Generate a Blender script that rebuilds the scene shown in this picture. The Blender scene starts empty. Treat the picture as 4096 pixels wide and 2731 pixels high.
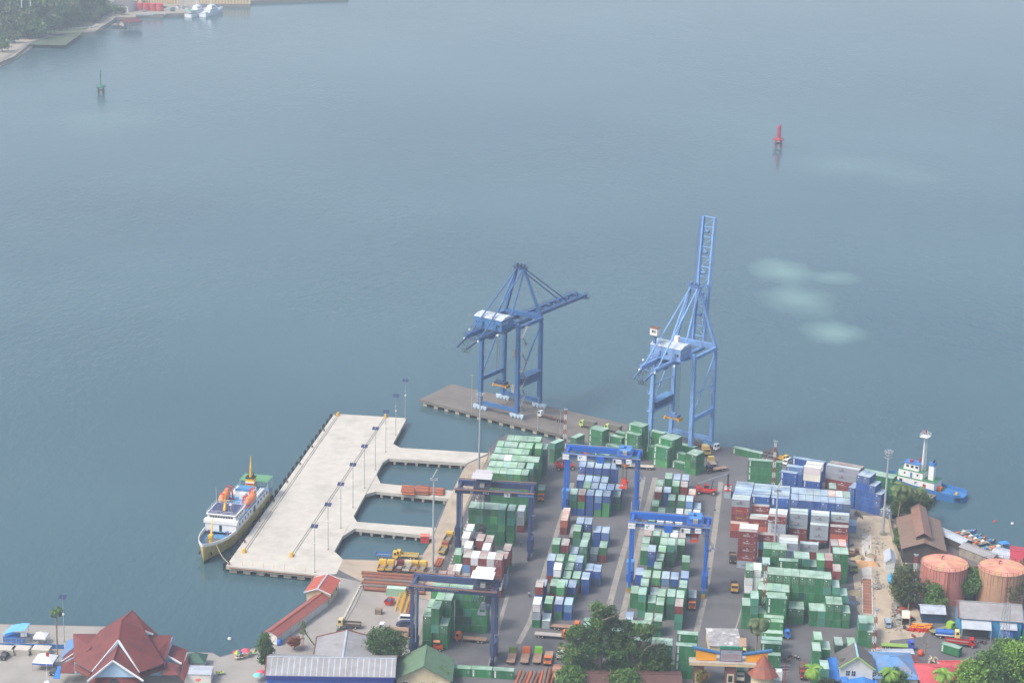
import bpy, bmesh, math, random
from mathutils import Vector, Matrix
from mathutils.bvhtree import BVHTree
random.seed(7)
D = bpy.data
SC = bpy.context.scene
COL = SC.collection
rad = math.radians

# ------------------------------------------------------------------ camera
F_PX, PITCH, ROLL, CAM_H = 8432.93, 16.7714, 1.3448, 269.862     # solved from the stacked containers
W_PX, H_PX = 4096.0, 2731.0
_p, _r = rad(PITCH), rad(ROLL)
FW = Vector((0, math.cos(_p), -math.sin(_p)))
_rt = Vector((1, 0, 0)); _up = Vector((0, math.sin(_p), math.cos(_p)))
RT = math.cos(_r) * _rt + math.sin(_r) * _up
UP = -math.sin(_r) * _rt + math.cos(_r) * _up
CAM = Vector((0, 0, CAM_H))
cam = D.objects.new('camera', D.cameras.new('camera')); COL.objects.link(cam)
cam.matrix_world = Matrix(((RT.x, UP.x, -FW.x, 0), (RT.y, UP.y, -FW.y, 0), (RT.z, UP.z, -FW.z, CAM_H), (0, 0, 0, 1)))
cam.data.sensor_width = 36; cam.data.lens = 36 * F_PX / W_PX
cam.data.clip_start = 5; cam.data.clip_end = 40000
SC.camera = cam

# ------------------------------------------------------------------ sky, sun, exposure (thin bright overcast)
SUN_EL, SUN_AZ = 52.0, -118.0            # azimuth clockwise from +Y
SUN_DIR = Vector((math.sin(rad(SUN_AZ)) * math.cos(rad(SUN_EL)), math.cos(rad(SUN_AZ)) * math.cos(rad(SUN_EL)), math.sin(rad(SUN_EL))))
world = D.worlds.new('World'); SC.world = world; world.use_nodes = True
_n = world.node_tree.nodes; _bg = _n['Background']
sky = _n.new('ShaderNodeTexSky'); sky.sky_type = 'NISHITA'; sky.sun_disc = False
sky.sun_elevation = rad(SUN_EL); sky.sun_rotation = rad(SUN_AZ)
sky.air_density = 1.2; sky.dust_density = 6.0; sky.ozone_density = 1.5; sky.altitude = 200
world.node_tree.links.new(sky.outputs['Color'], _bg.inputs['Color'])
_bg.inputs['Strength'].default_value = 0.15
sun = D.objects.new('sun', D.lights.new('sun', 'SUN')); COL.objects.link(sun)
sun.data.energy = 1.5; sun.data.angle = rad(14); sun.data.color = (1.0, 0.96, 0.9)
sun.rotation_euler = (-SUN_DIR).to_track_quat('-Z', 'Y').to_euler()
SC.view_settings.view_transform = 'Standard'; SC.view_settings.look = 'None'
SC.view_settings.gamma = 1.0; SC.view_settings.use_curve_mapping = False
SC.view_settings.exposure = 0.72
SC.cycles.max_bounces = 6; SC.cycles.diffuse_bounces = 3; SC.cycles.glossy_bounces = 2
SC.cycles.transparent_max_bounces = 12; SC.cycles.volume_bounces = 1
SC.cycles.caustics_reflective = False; SC.cycles.caustics_refractive = False
SC.cycles.use_denoising = True

# ------------------------------------------------------------------ pixels -> places
def G(px, py, z=0.0):
    d = FW + RT * ((px - W_PX / 2) / F_PX) - UP * ((py - H_PX / 2) / F_PX)
    return CAM + d * ((z - CAM_H) / d.z)
TS = 360 / 2352.0
def T(tile, x, y, z=0.0):                # a reading taken in an enlarged crop: (ox, oy[, scale])
    s = tile[2] if len(tile) > 2 else TS
    return G(tile[0] + x * s, tile[1] + y * s, z)
def GY(px, py, Y):                       # the point of a pixel's ray at world depth Y (for things whose foot is known)
    d = FW + RT * ((px - W_PX / 2) / F_PX) - UP * ((py - H_PX / 2) / F_PX)
    return CAM + d * (Y / d.y)
def HZ(px, py, base):                    # height above ground of a pixel that stands straight above 'base'
    return GY(px, py, base.y).z
YAW = -6.2                               # the yard's own grid
WATER = -2.6

# ------------------------------------------------------------------ materials
def lin(c):
    return tuple((v / 12.92 if v <= .04045 else ((v + .055) / 1.055) ** 2.4) for v in (x / 255.0 for x in c))
MATS = {}
def nodes_of(name):
    m = D.materials.new(name); m.use_nodes = True
    nt = m.node_tree; b = nt.nodes['Principled BSDF']
    return m, nt, b
def N(nt, t, **kw):
    n = nt.nodes.new(t)
    for k, v in kw.items():
        if k in n.inputs: n.inputs[k].default_value = v
        else: setattr(n, k, v)
    return n
def L(nt, a, b): nt.links.new(a, b)
def ramp(nt, fac, stops):
    r = nt.nodes.new('ShaderNodeValToRGB'); e = r.color_ramp.elements
    while len(e) < len(stops): e.new(0.5)
    for k, (p, c) in enumerate(stops):
        e[k].position = p; e[k].color = (c[0], c[1], c[2], 1) if not isinstance(c, (int, float)) else (c, c, c, 1)
    L(nt, fac, r.inputs[0]); return r.outputs[0]
def noise(nt, scale, detail=4, rough=.55, coord=None, dist=0.0):
    n = nt.nodes.new('ShaderNodeTexNoise'); n.inputs['Scale'].default_value = scale
    n.inputs['Detail'].default_value = detail; n.inputs['Roughness'].default_value = rough; n.inputs['Distortion'].default_value = dist
    if coord is None: coord = nt.nodes.new('ShaderNodeNewGeometry').outputs['Position']
    L(nt, coord, n.inputs['Vector']); return n.outputs['Fac']
def mix(nt, fac, a, b, mode='MIX'):
    m = nt.nodes.new('ShaderNodeMix'); m.data_type = 'RGBA'; m.blend_type = mode
    for i, v in ((0, fac), (6, a), (7, b)):
        if isinstance(v, (int, float)): m.inputs[i].default_value = v
        elif isinstance(v, (tuple, list)): m.inputs[i].default_value = (v[0], v[1], v[2], 1)
        else: L(nt, v, m.inputs[i])
    return m.outputs[2]
def mat(name, rgb, rough=.7, var=.25, scale=.6, dirt=None, dirt_amt=.35, dirt_scale=.25, metal=0.0, bump=0.0, bscale=3.0, srgb=True):
    """painted / mineral surface: base colour, fine tone variation, and stains of a second colour with a shape of their own"""
    if name in MATS: return MATS[name]
    m, nt, b = nodes_of(name); c = lin(rgb) if srgb else rgb
    n1 = noise(nt, scale, 5)
    lo = tuple(v * (1 - var) for v in c); hi = tuple(min(1, v * (1 + var)) for v in c)
    col = ramp(nt, n1, [(.3, lo), (.7, hi)])
    if dirt:
        f = ramp(nt, noise(nt, dirt_scale, 6, .65), [(.52, 0.0), (.68, dirt_amt)])
        col = mix(nt, f, col, lin(dirt))
    L(nt, col, b.inputs['Base Color'])
    b.inputs['Roughness'].default_value = rough; b.inputs['Metallic'].default_value = metal
    if bump:
        bp = N(nt, 'ShaderNodeBump', Strength=bump, Distance=.05); L(nt, noise(nt, bscale, 4), bp.inputs['Height']); L(nt, bp.outputs[0], b.inputs['Normal'])
    MATS[name] = m; return m

# ------------------------------------------------------------------ mesh building
class MB:
    def __init__(s): s.v = []; s.f = []; s.m = []; s.c = 0
    def add(s, vs, fs):
        o = len(s.v); s.v += [tuple(p) for p in vs]; s.f += [tuple(i + o for i in f) for f in fs]; s.m += [s.c] * len(fs); return s
    def mi(s, k): s.c = k; return s
    def box(s, x0, y0, z0, x1, y1, z1):
        return s.add([(x0, y0, z0), (x1, y0, z0), (x1, y1, z0), (x0, y1, z0), (x0, y0, z1), (x1, y0, z1), (x1, y1, z1), (x0, y1, z1)],
                     [(0, 3, 2, 1), (4, 5, 6, 7), (0, 1, 5, 4), (1, 2, 6, 5), (2, 3, 7, 6), (3, 0, 4, 7)])
    def cb(s, c, sx, sy, sz, rz=0.0):
        ca, sa = math.cos(rz), math.sin(rz); vs = []
        for dz in (-.5, .5):
            for dx, dy in ((-.5, -.5), (.5, -.5), (.5, .5), (-.5, .5)):
                x, y = dx * sx, dy * sy; vs.append((c[0] + x * ca - y * sa, c[1] + x * sa + y * ca, c[2] + dz * sz))
        return s.add(vs, [(0, 3, 2, 1), (4, 5, 6, 7), (0, 1, 5, 4), (1, 2, 6, 5), (2, 3, 7, 6), (3, 0, 4, 7)])
    def bar(s, a, b, w, h=None, w2=None, h2=None):
        """rectangular beam from a to b; w across, h upright (as far as the direction allows)"""
        a = Vector(a); b = Vector(b); h = h or w; w2 = w2 or w; h2 = h2 or h
        d = (b - a).normalized(); ref = Vector((0, 0, 1)) if abs(d.z) < .95 else Vector((0, 1, 0))
        sx = d.cross(ref).normalized(); sz = sx.cross(d).normalized(); vs = []
        for p, ww, hh in ((a, w, h), (b, w2, h2)):
            for i, j in ((-.5, -.5), (.5, -.5), (.5, .5), (-.5, .5)): vs.append(p + sx * (i * ww) + sz * (j * hh))
        return s.add(vs, [(0, 1, 2, 3), (4, 7, 6, 5), (0, 4, 5, 1), (1, 5, 6, 2), (2, 6, 7, 3), (3, 7, 4, 0)])
    def tube(s, a, b, r, r2=None, n=8, cap=True):
        a = Vector(a); b = Vector(b); r2 = r if r2 is None else r2
        d = (b - a).normalized(); ref = Vector((0, 0, 1)) if abs(d.z) < .95 else Vector((0, 1, 0))
        sx = d.cross(ref).normalized(); sz = sx.cross(d).normalized(); vs = []
        for p, rr in ((a, r), (b, r2)):
            for k in range(n):
                t = 2 * math.pi * k / n; vs.append(p + sx * (math.cos(t) * rr) + sz * (math.sin(t) * rr))
        fs = [(k, (k + 1) % n, n + (k + 1) % n, n + k) for k in range(n)]
        if cap: fs += [tuple(range(n - 1, -1, -1)), tuple(range(n, 2 * n))]
        return s.add(vs, fs)
    def path(s, pts, r, n=6):
        for a, b in zip(pts, pts[1:]): s.tube(a, b, r, r, n)
        return s
    def prism(s, poly, z0, z1):
        n = len(poly); vs = [(p[0], p[1], z0) for p in poly] + [(p[0], p[1], z1) for p in poly]
        return s.add(vs, [tuple(range(n - 1, -1, -1)), tuple(range(n, 2 * n))] + [(k, (k + 1) % n, n + (k + 1) % n, n + k) for k in range(n)])
    def ext(s, prof, a, b):
        """profile points (offset across, z) swept from ground point a to b (both Vectors, same z)"""
        a = Vector(a); b = Vector(b); d = (b - a); d.z = 0; d.normalize(); sx = Vector((d.y, -d.x, 0)); n = len(prof)
        vs = [a + sx * p[0] + Vector((0, 0, p[1])) for p in prof] + [b + sx * p[0] + Vector((0, 0, p[1])) for p in prof]
        return s.add(vs, [tuple(range(n)), tuple(range(2 * n - 1, n - 1, -1))] + [(k, n + k, n + (k + 1) % n, (k + 1) % n) for k in range(n)])
    def lathe(s, c, prof, n=12, axis='z'):
        vs = []
        for r, h in prof:
            for k in range(n):
                t = 2 * math.pi * k / n; x, y = math.cos(t) * r, math.sin(t) * r
                vs.append((c[0] + x, c[1] + y, c[2] + h) if axis == 'z' else ((c[0] + h, c[1] + x, c[2] + y) if axis == 'x' else (c[0] + x, c[1] + h, c[2] + y)))
        m = len(prof); fs = []
        for i in range(m - 1):
            for k in range(n): fs.append((i * n + k, i * n + (k + 1) % n, (i + 1) * n + (k + 1) % n, (i + 1) * n + k))
        fs += [tuple(range(n - 1, -1, -1)), tuple(range((m - 1) * n, m * n))]
        return s.add(vs, fs)
    def slab(s, quad, th):
        """a sheet given by 3 or 4+ corners (world/local points) with thickness th downwards along its normal"""
        q = [Vector(p) for p in quad]; nn = (q[1] - q[0]).cross(q[2] - q[0]).normalized()
        if nn.z < 0: nn = -nn
        n = len(q); vs = q + [p - nn * th for p in q]
        return s.add(vs, [tuple(range(n)), tuple(range(2 * n - 1, n - 1, -1))] + [(k, (k + 1) % n, n + (k + 1) % n, n + k) for k in range(n)])
    def mesh(s, name, mats, smooth=False):
        me = D.meshes.new(name); me.from_pydata(s.v, [], s.f)
        for m in (mats if isinstance(mats, (list, tuple)) else [mats]): me.materials.append(m)
        if any(s.m): me.polygons.foreach_set('material_index', s.m)
        bm = bmesh.new(); bm.from_mesh(me); bmesh.ops.recalc_face_normals(bm, faces=bm.faces); bm.to_mesh(me); bm.free()
        if smooth: me.polygons.foreach_set('use_smooth', [True] * len(me.polygons))
        me.update(); return me
    def build(s, name, mats, parent=None, loc=None, rz=0.0, smooth=False):
        return put(name, s.mesh(name, mats, smooth), parent, loc, rz)
def put(name, data, parent=None, loc=None, rz=0.0):
    o = D.objects.new(name, data); COL.objects.link(o)
    if parent: o.parent = parent
    if loc is not None: o.location = loc
    o.rotation_euler = (0, 0, rz); return o
def tag(o, label=None, cat=None, group=None, kind=None):
    if label: o['label'] = label
    if cat: o['category'] = cat
    if group: o['group'] = group
    if kind: o['kind'] = kind
    return o
def thing(name, label, cat, loc=(0, 0, 0), rz=0.0, group=None):
    return tag(put(name, None, None, loc, rz), label, cat, group)
def structure(name, mb, mats, smooth=False):
    return tag(mb.build(name, mats, smooth=smooth), kind='structure')
def copy_tree(o, parent=None):
    c = o.copy(); COL.objects.link(c); c.parent = parent
    for ch in o.children: copy_tree(ch, c)
    return c
_txt = {}
def text_faces(txt, size, shear=0.0, space=1.0):
    """filled outline of a word as (verts, faces) in the XY plane, centred"""
    k = (txt, size, shear, space)
    if k not in _txt:
        cu = D.curves.new('txt', 'FONT'); cu.body = txt; cu.size = size; cu.shear = shear; cu.align_x = 'CENTER'; cu.align_y = 'CENTER'
        cu.space_character = space; cu.resolution_u = 2
        o = D.objects.new('txt', cu); COL.objects.link(o)
        me = o.to_mesh(); _txt[k] = ([tuple(v.co) for v in me.vertices], [tuple(p.vertices) for p in me.polygons])
        o.to_mesh_clear(); D.objects.remove(o); D.curves.remove(cu)
    return _txt[k]
def put_text(mb, txt, size, o, ux, uz, shear=0.0, space=1.0):
    """lettering laid on a plane: o centre, ux reading direction, uz up"""
    vs, fs = text_faces(txt, size, shear, space); o = Vector(o); ux = Vector(ux).normalized(); uz = Vector(uz).normalized()
    return mb.add([o + ux * v[0] + uz * v[1] for v in vs], fs)
ORD = ['zeroth', 'first', 'second', 'third', 'fourth', 'fifth', 'sixth', 'seventh', 'eighth', 'ninth', 'tenth', 'eleventh', 'twelfth', 'thirteenth', 'fourteenth', 'fifteenth', 'sixteenth', 'seventeenth', 'eighteenth']
UX = Vector((math.cos(rad(YAW)), math.sin(rad(YAW)), 0)); VX = Vector((-math.sin(rad(YAW)), math.cos(rad(YAW)), 0))
# ------------------------------------------------------------------ water
def poly(zone, pts, z=0.0): return [G(x, y, z) for x, y in pts]
m, nt, b = nodes_of('harbour_water')
pos = nt.nodes.new('ShaderNodeNewGeometry').outputs['Position']
deep = lin((56, 84, 92)); 
big = noise(nt, .004, 3, .5, pos)
colr = mix(nt, ramp(nt, big, [(.35, 0.0), (.7, 1.0)]), deep, lin((68, 96, 102)))
for _cx, _cy, _rx, _ry, _am in ((3130, 1085, 26, 42, .5), (3190, 1200, 30, 48, .42), (3330, 1330, 26, 30, .5), (3330, 1110, 22, 22, .34), (3360, 660, 60, 60, .16), (3640, 700, 40, 70, .12), (430, 480, 60, 90, .1)):
    _c = G(_cx, _cy, WATER); _mp = N(nt, 'ShaderNodeMapping'); _mp.inputs['Location'].default_value = (-_c.x / _rx, -_c.y / _ry, -WATER); _mp.inputs['Scale'].default_value = (1 / _rx, 1 / _ry, 1); L(nt, pos, _mp.inputs['Vector'])
    _ln = N(nt, 'ShaderNodeVectorMath', operation='LENGTH'); L(nt, _mp.outputs[0], _ln.inputs[0]); _nz = noise(nt, .05, 5, .6, pos); _ad = N(nt, 'ShaderNodeMath', operation='MULTIPLY_ADD'); _ad.inputs[1].default_value = .62; L(nt, _nz, _ad.inputs[0]); L(nt, _ln.outputs['Value'], _ad.inputs[2])
    colr = mix(nt, ramp(nt, _ad.outputs[0], [(.4, _am * .75), (1.0, 0.0)]), colr, lin((150, 186, 170)))
b.inputs['Roughness'].default_value = .12; b.inputs['IOR'].default_value = 1.33
L(nt, colr, b.inputs['Base Color'])
WATER_MAT = m; WATER_NT = nt; WATER_BSDF = b; WATER_COL = colr
mp = N(nt, 'ShaderNodeMapping'); mp.inputs['Rotation'].default_value = (0, 0, rad(25)); mp.inputs['Scale'].default_value = (1, .45, 1); L(nt, pos, mp.inputs['Vector'])
h1 = noise(nt, .35, 3, .6, mp.outputs[0]); h2 = noise(nt, .07, 2, .5, mp.outputs[0])
add = N(nt, 'ShaderNodeMath', operation='ADD'); L(nt, h1, add.inputs[0]); L(nt, h2, add.inputs[1])
slick = ramp(nt, noise(nt, .0035, 4, .55, pos, .8), [(.42, .35), (.6, 1.0)])
bp = N(nt, 'ShaderNodeBump', Distance=1.2); bp.inputs['Strength'].default_value = .3
mm = N(nt, 'ShaderNodeMath', operation='MULTIPLY'); mm.inputs[1].default_value = .32; L(nt, slick, mm.inputs[0]); L(nt, mm.outputs[0], bp.inputs['Strength'])
L(nt, add.outputs[0], bp.inputs['Height']); L(nt, bp.outputs[0], b.inputs['Normal'])
w = MB(); w.add([(-9000, 100, WATER), (9000, 100, WATER), (9000, 15000, WATER), (-9000, 15000, WATER)], [(0, 1, 2, 3)])
structure('sea', w, WATER_MAT)

# ------------------------------------------------------------------ ground of the port
M_ASPH = mat('asphalt', (98, 97, 99), .85, .16, .08, (70, 70, 74), .55, .05, bump=.2)
M_CONC = mat('pale_concrete', (186, 181, 170), .8, .1, .25, (150, 146, 138), .45, .07)
M_CONCD = mat('weathered_concrete', (150, 145, 136), .85, .18, .3, (104, 100, 94), .5, .2)
M_EARTH = mat('dusty_earth', (172, 158, 138), .95, .15, .2, (120, 112, 102), .55, .12)
def ground(name, pts, mats, top=0.0, bottom=-6.0):
    mb = MB(); mb.prism([(p.x, p.y) for p in poly(0, pts, top)], bottom, top); return structure(name, mb, mats)
land = [(-900, 2470), (0, 2493), (430, 2503), (740, 2604), (850, 2607), (880, 2624), (905, 2616), (1030, 2586), (1075, 2556), (1244, 2416), (1258, 2388), (1282, 2334), (1318, 2296),
        (1345, 2275), (1330, 2206), (1365, 2233), (1512, 2238), (1600, 2228), (1690, 2216), (1726, 2159), (1743, 2101), (1753, 2075), (1791, 1994), (1830, 1933), (1849, 1880), (1866, 1852), (1952, 1816),
        (1956, 1795), (1990, 1765), (2025, 1736), (2175, 1750), (2250, 1780), (2430, 1788), (2500, 1694.5), (3745, 1980), (3691, 2023), (3680, 2068), (3709, 2114), (3786, 2149), (3866, 2188), (4003, 2226), (4600, 2330), (4900, 3000), (-900, 3000)]
ground('yard_ground', land, M_ASPH)
def sheet(name, pts, m_, z):
    mb = MB(); p = poly(0, pts, z); mb.add([(q.x, q.y, z) for q in p], [tuple(range(len(p)))]); return structure(name, mb, m_)
sheet('town_ground', [(-900, 2472), (0, 2495), (425, 2505), (735, 2607), (850, 2610), (880, 2627), (1030, 2589), (1078, 2558), (1246, 2419), (1285, 2337), (1325, 2300), (1460, 2330), (1420, 2420), (1360, 2520), (1330, 2640), (1500, 2730), (1500, 3000), (-900, 3000)], mat('town_paving', (150, 146, 140), .9, .14, .12, (112, 108, 104), .5, .06), .004)
sheet('pipe_yard_ground', [(1345, 2273), (1335, 2208), (1365, 2236), (1512, 2241), (1690, 2219), (1728, 2160), (1793, 1996), (1850, 1884), (1870, 1856), (1950, 1820), (1957, 1800), (1965, 1830), (1880, 2000), (1790, 2200), (1745, 2310), (1720, 2400), (1460, 2330)], mat('sandy_ground', (166, 152, 134), .95, .16, .15, (118, 104, 90), .5, .1), .004)
sheet('lot_ground', [(1462, 2334), (1718, 2402), (1690, 2560), (1640, 2720), (1505, 2725), (1335, 2638), (1364, 2520), (1424, 2420)], mat('worn_concrete_lot', (148, 143, 136), .9, .14, .2, (110, 106, 100), .55, .1), .004)
sheet('rubble_ground', [(3395, 2120), (3440, 2060), (3530, 2062), (3600, 2110), (3635, 2280), (3655, 2420), (3720, 2500), (3690, 2545), (3560, 2560), (3530, 2700), (3495, 2700), (3480, 2520), (3430, 2440), (3405, 2260)], M_EARTH, .004)
M_STRIP = mat('runway_concrete', (142, 138, 130), .9, .15, .4, (112, 109, 104), .5, .3)
def strip(pts, wid, k):
    mb = MB(); p = [G(x, y, .006) for x, y in pts]
    for a, b2 in zip(p, p[1:]):
        d = (b2 - a); d.z = 0; d.normalize(); s = Vector((-d.y, d.x, 0)) * wid * .5; mb.add([a - s, b2 - s, b2 + s, a + s], [(0, 1, 2, 3)])
    structure('runway_strip', mb, M_STRIP)
for k, (pts, wd) in enumerate((([(2573, 1907), (2549, 2033), (2495, 2205), (2434, 2430), (2395, 2570)], 1.9), ([(2621, 1909), (2586, 2042), (2515, 2363), (2478, 2505)], 1.9), ([(2884, 1926), (2861, 2110), (2820, 2383), (2786, 2525)], 1.8),
                               ([(2290, 1930), (2234, 2108), (2190, 2245), (2122, 2481), (2074, 2573)], 1.6), ([(2030, 2380), (1990, 2520), (1960, 2660)], 1.2), ([(3080, 2060), (2905, 2640)], .5))): strip(pts, wd, k)
# ------------------------------------------------------------------ the concrete pier, its arms and the wharf
DECK = -1.15
def deck(name, pts, mats, bottom=DECK):
    mb = MB(); mb.prism([(p.x, p.y) for p in poly(0, pts, 0)], bottom, .012); return structure(name, mb, mats)
pierA, pierB, pierC, pierE = G(904, 2262), G(1338, 1654), G(1628, 1672), G(1285, 2300)
deck('pier_deck', [(904, 2262), (1338, 1654), (1628, 1672), (1285, 2300)], M_CONC)
deck('pier_apron', [(1285, 2299), (1338, 2204), (1372, 2236), (1345, 2294)], M_CONC)
deck('pier_arm', [(1573, 1774), (1600, 1790), (1955, 1812), (1866, 1852), (1556, 1833), (1530, 1850)], M_CONC)
deck('pier_arm', [(1506, 1898), (1522, 1932), (1815, 1962), (1797, 1993), (1505, 1964), (1464, 1976)], M_CONC)
deck('pier_arm', [(1414, 2064), (1428, 2086), (1745, 2110), (1730, 2143), (1420, 2112), (1372, 2143)], M_CONC)
M_WHARF = mat('wharf_asphalt', (112, 106, 100), .9, .16, .12, (84, 80, 78), .5, .08)
deck('wharf_deck', [(1677, 1597), (1806, 1536), (2520, 1699), (2440, 1786)], M_WHARF)
deck('wharf_deck', [(3596, 1944), (3745, 1979), (3691, 2024), (3560, 1990)], M_WHARF)
M_CAP = mat('pile_cap_concrete', (164, 156, 140), .9, .2, .6, (112, 98, 82), .6, .5)
def caps(group, a, b2, n, wid, inset, drop=1.6, label=''):
    d = (b2 - a); ln = d.length; d.normalize(); nrm = Vector((-d.y, d.x, 0)); pr_ = thing('pile_row', 'row of concrete pile caps ' + label, 'piles', a, 0, 'pile cap rows')
    for k in range(n):
        c = a + d * (ln * (k + .5) / n) + nrm * inset; mb = MB()
        mb.cb((0, 0, DECK - drop * .5 + .05), wid, 1.8, drop, 0); mb.cb((0, 0, WATER - 1), wid * .45, 1.0, 4, 0)
        mb.build('pile_cap', M_CAP, pr_, (c.x - a.x, c.y - a.y, -.05), math.atan2(d.y, d.x))
caps('', pierA, pierE, 7, 2.6, 1.2, 1.1, 'under the near edge of the pale pier')
caps('', G(1677, 1597), G(2440, 1786), 17, 1.9, 1.2, 1.3, 'under the landward edge of the wharf')
for nm, p0, p1 in (('far', (1556, 1833), (1866, 1852)), ('middle', (1505, 1964), (1797, 1993)), ('near', (1420, 2112), (1730, 2143))): caps('', G(*p0), G(*p1), 7, .8, 1.0, 1.2, f'under the {nm} pier arm')
caps('', G(3691, 2024), G(3745, 1981), 3, 1.6, .9, 1.3, 'under the tug jetty')
# pier fittings
M_RUB = mat('black_rubber', (38, 40, 44), .8, .2); M_RAIL = mat('dark_rail', (70, 68, 66), .6, .2); M_YEL = mat('yellow_paint', (222, 172, 40), .6, .12)
M_STEEL = mat('galvanised_steel', (158, 164, 168), .5, .1); M_PANEL = mat('solar_panel', (44, 54, 92), .25, .1); M_RUST = mat('rusty_steel', (122, 76, 56), .85, .3, 1.2, (88, 60, 48), .6, .6)
eu = (pierB - pierA).normalized(); en = Vector((eu.y, -eu.x, 0)); plen = (pierB - pierA).length
nf = 26
for k in range(nf):
    c = pierA + eu * (2 + (plen - 4) * k / (nf - 1)); mb = MB(); mb.box(-.9, -.9, -1.9, .9, .02, -.1); mb.box(-1.15, -1.35, -2.1, 1.15, -.9, .35)
    tag(mb.build('dock_fender', M_RUB, None, (c.x, c.y, 0), math.atan2(eu.y, eu.x) + math.pi), 'black rubber fender along the sea edge of the pale pier', 'fender', 'fenders along the pier')
bol = MB(); bol.lathe((0, 0, 0), [(.34, 0), (.34, .12), (.22, .16), (.2, .5), (.36, .62), (.36, .78), (.2, .85)], 10); bolm = bol.mesh('bollard', mat('rust_iron', (92, 66, 54), .8, .3))
for k in range(9):
    c = pierA + eu * (1.2 + (plen - 3) * k / 8) + en * .7; tag(put('mooring_bollard', bolm, None, (c.x, c.y, .01)), f'{ORD[k + 1]} rusty mooring bollard from the near end of the pale pier', 'bollard', 'bollards along the pier')
for nm, p0, p1 in (('left', (974, 2212), (1350, 1664)), ('right', (1164, 2228), (1540, 1672))):
    a, c = G(*p0), G(*p1); d = (c - a).normalized(); s = Vector((d.y, -d.x, 0)); rl = thing('crane_rail', f'{nm} pair of dark crane rails let into the pale pier', 'rail', a)
    for q in (-.38, .38): MB().bar(s * q + Vector((0, 0, .03)), (c - a) + s * q + Vector((0, 0, .03)), .16, .1).build('rail', M_RAIL, rl)
    for w_, pt in (('near', a), ('far', c)):
        mb = MB(); mb.ext([(-.55, 0), (.55, 0), (.35, 1.3), (-.35, 1.3)], Vector((0, 0, 0)), d * 1.5); tag(mb.build('buffer_stop', M_YEL, None, (pt.x, pt.y, .012)), f'yellow buffer stop at the {w_} end of the {nm} crane rail', 'buffer stop', 'yellow buffer stops')
def solar_lamp(base, h, label):
    t = thing('solar_lamp_post', label, 'lamp post', base, rad(YAW), 'solar lamp posts')
    MB().tube((0, 0, 0), (0, 0, h), .13, .08, 8).build('pole', M_STEEL, t); MB().box(-.25, -.25, 0, .25, .25, .3).build('base', M_CONCD, t)
    for s_ in (-1, 1): MB().slab([(s_ * .08, -.75, h - .3), (s_ * 1.15, -.75, h - .3), (s_ * 1.15, .75, h + .45), (s_ * .08, .75, h + .45)], .05).build('solar_panel', M_PANEL, t)
    MB().bar((0, 0, h * .74), (0, -1.3, h * .76), .08).bar((0, -1.1, h * .76), (0, -1.8, h * .765), .3, .1).build('lamp_head', M_STEEL, t)
    MB().box(-.3, -.32, h * .6, .3, .1, h * .6 + .55).build('battery_box', mat('white_box', (214, 214, 210), .6, .05), t); return t
for k in range(9):
    c = G(1259, 2288).lerp(G(1621, 1676), k / 8); solar_lamp((c.x, c.y, .01), 16.0, f'{ORD[k + 1]} solar lamp post from the near end of the pale pier')
c = G(258, 2566); solar_lamp((c.x, c.y, 0), 14.5, 'solar lamp post behind the palm on the left promenade')
for k in range(8):
    c = pierA.lerp(pierE, (k + 1.5) / 9) + Vector((0, 1.5, 0)); tag(MB().tube((0, 0, 0), (0, 0, 1.6), .05, n=6).build('edge_post', M_YEL, None, (c.x, c.y, .01)), f'{ORD[k + 1]} thin yellow post from the left along the near pier edge', 'post', 'thin posts on the pier edge')
MB_ = MB().tube(pierA.lerp(pierE, .04) + Vector((0, -.35, -.5)), pierE + Vector((0, -.35, -.5)), .16, n=6); tag(MB_.build('fascia_pipe', M_RUST), 'rusty pipe running along the near edge of the pale pier', 'pipe')
# ------------------------------------------------------------------ containers: readings from enlarged crops
# a stack = corner (front-left of its top) in the crop + one letter per tier from the top; capitals show their doors
TA, TB, TC, TD_ = (1900, 1720), (1800, 1920), (1740, 2060), (1700, 2220)
TE, TF, TG, TH = (2230, 1660), (2540, 1660), (2170, 2010), (2110, 2180)
TI, TJ, TK, TL = (2110, 2330), (2540, 1880), (2500, 2080), (2490, 2240)
TM, TN, TO, TP = (2300, 2440), (2900, 1880), (3140, 1880), (2900, 2060)
TQ, TR, TSs, TU = (3140, 2060), (2930, 2230), (3170, 2230), (2930, 2380)
TV, TW, TX, TY = (3170, 2380), (2960, 2491), (3200, 2491), (3120, 1780)
R1, R2, R3, R4 = (2680, 2480, .16013), (2900, 1760, .12755), (2900, 2060, .15302), (1680, 2350, .17223)
R5, R6, R7, R8 = (2250, 1820, .17857), (2680, 1800, .07652), (3400, 1860, .15302), (1820, 2650, .11054)
STACKS = []                              # (block, tile, x, y, tiers, along, yaw, length)
def row(block, tile, a, b, cols, along='e', yaw=YAW, ln=6.058):
    n = len(cols)
    for k, c in enumerate(cols):
        t = k / (n - 1) if n > 1 else 0
        if c: STACKS.append((block, tile, a[0] + (b[0] - a[0]) * t, a[1] + (b[1] - a[1]) * t, c, along, yaw, ln))
def one(block, tile, lst, along='e', yaw=YAW, ln=6.058):
    for x, y, c in lst: STACKS.append((block, tile, x, y, c, along, yaw, ln))
B1 = 'pier-side block'
row(B1, TA, (820, 262), (1530, 300), ['lgggg', 'lgggg', 'ggggg', 'ggggg', 'lgggg'])
row(B1, TA, (560, 412), (925, 440), ['lgggg', 'tgggg', 'ggggg']); row(B1, TA, (1125, 455), (1310, 468), ['lgggg', 'lgggg'])
one(B1, TA, [(1555, 478, 'ldggg'), (1700, 488, 'tddd')])
row(B1, TA, (497, 580), (1215, 635), ['tgggg', 'lgggg', 'ggggg', 'lgggg', 'ggggg'])
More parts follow.
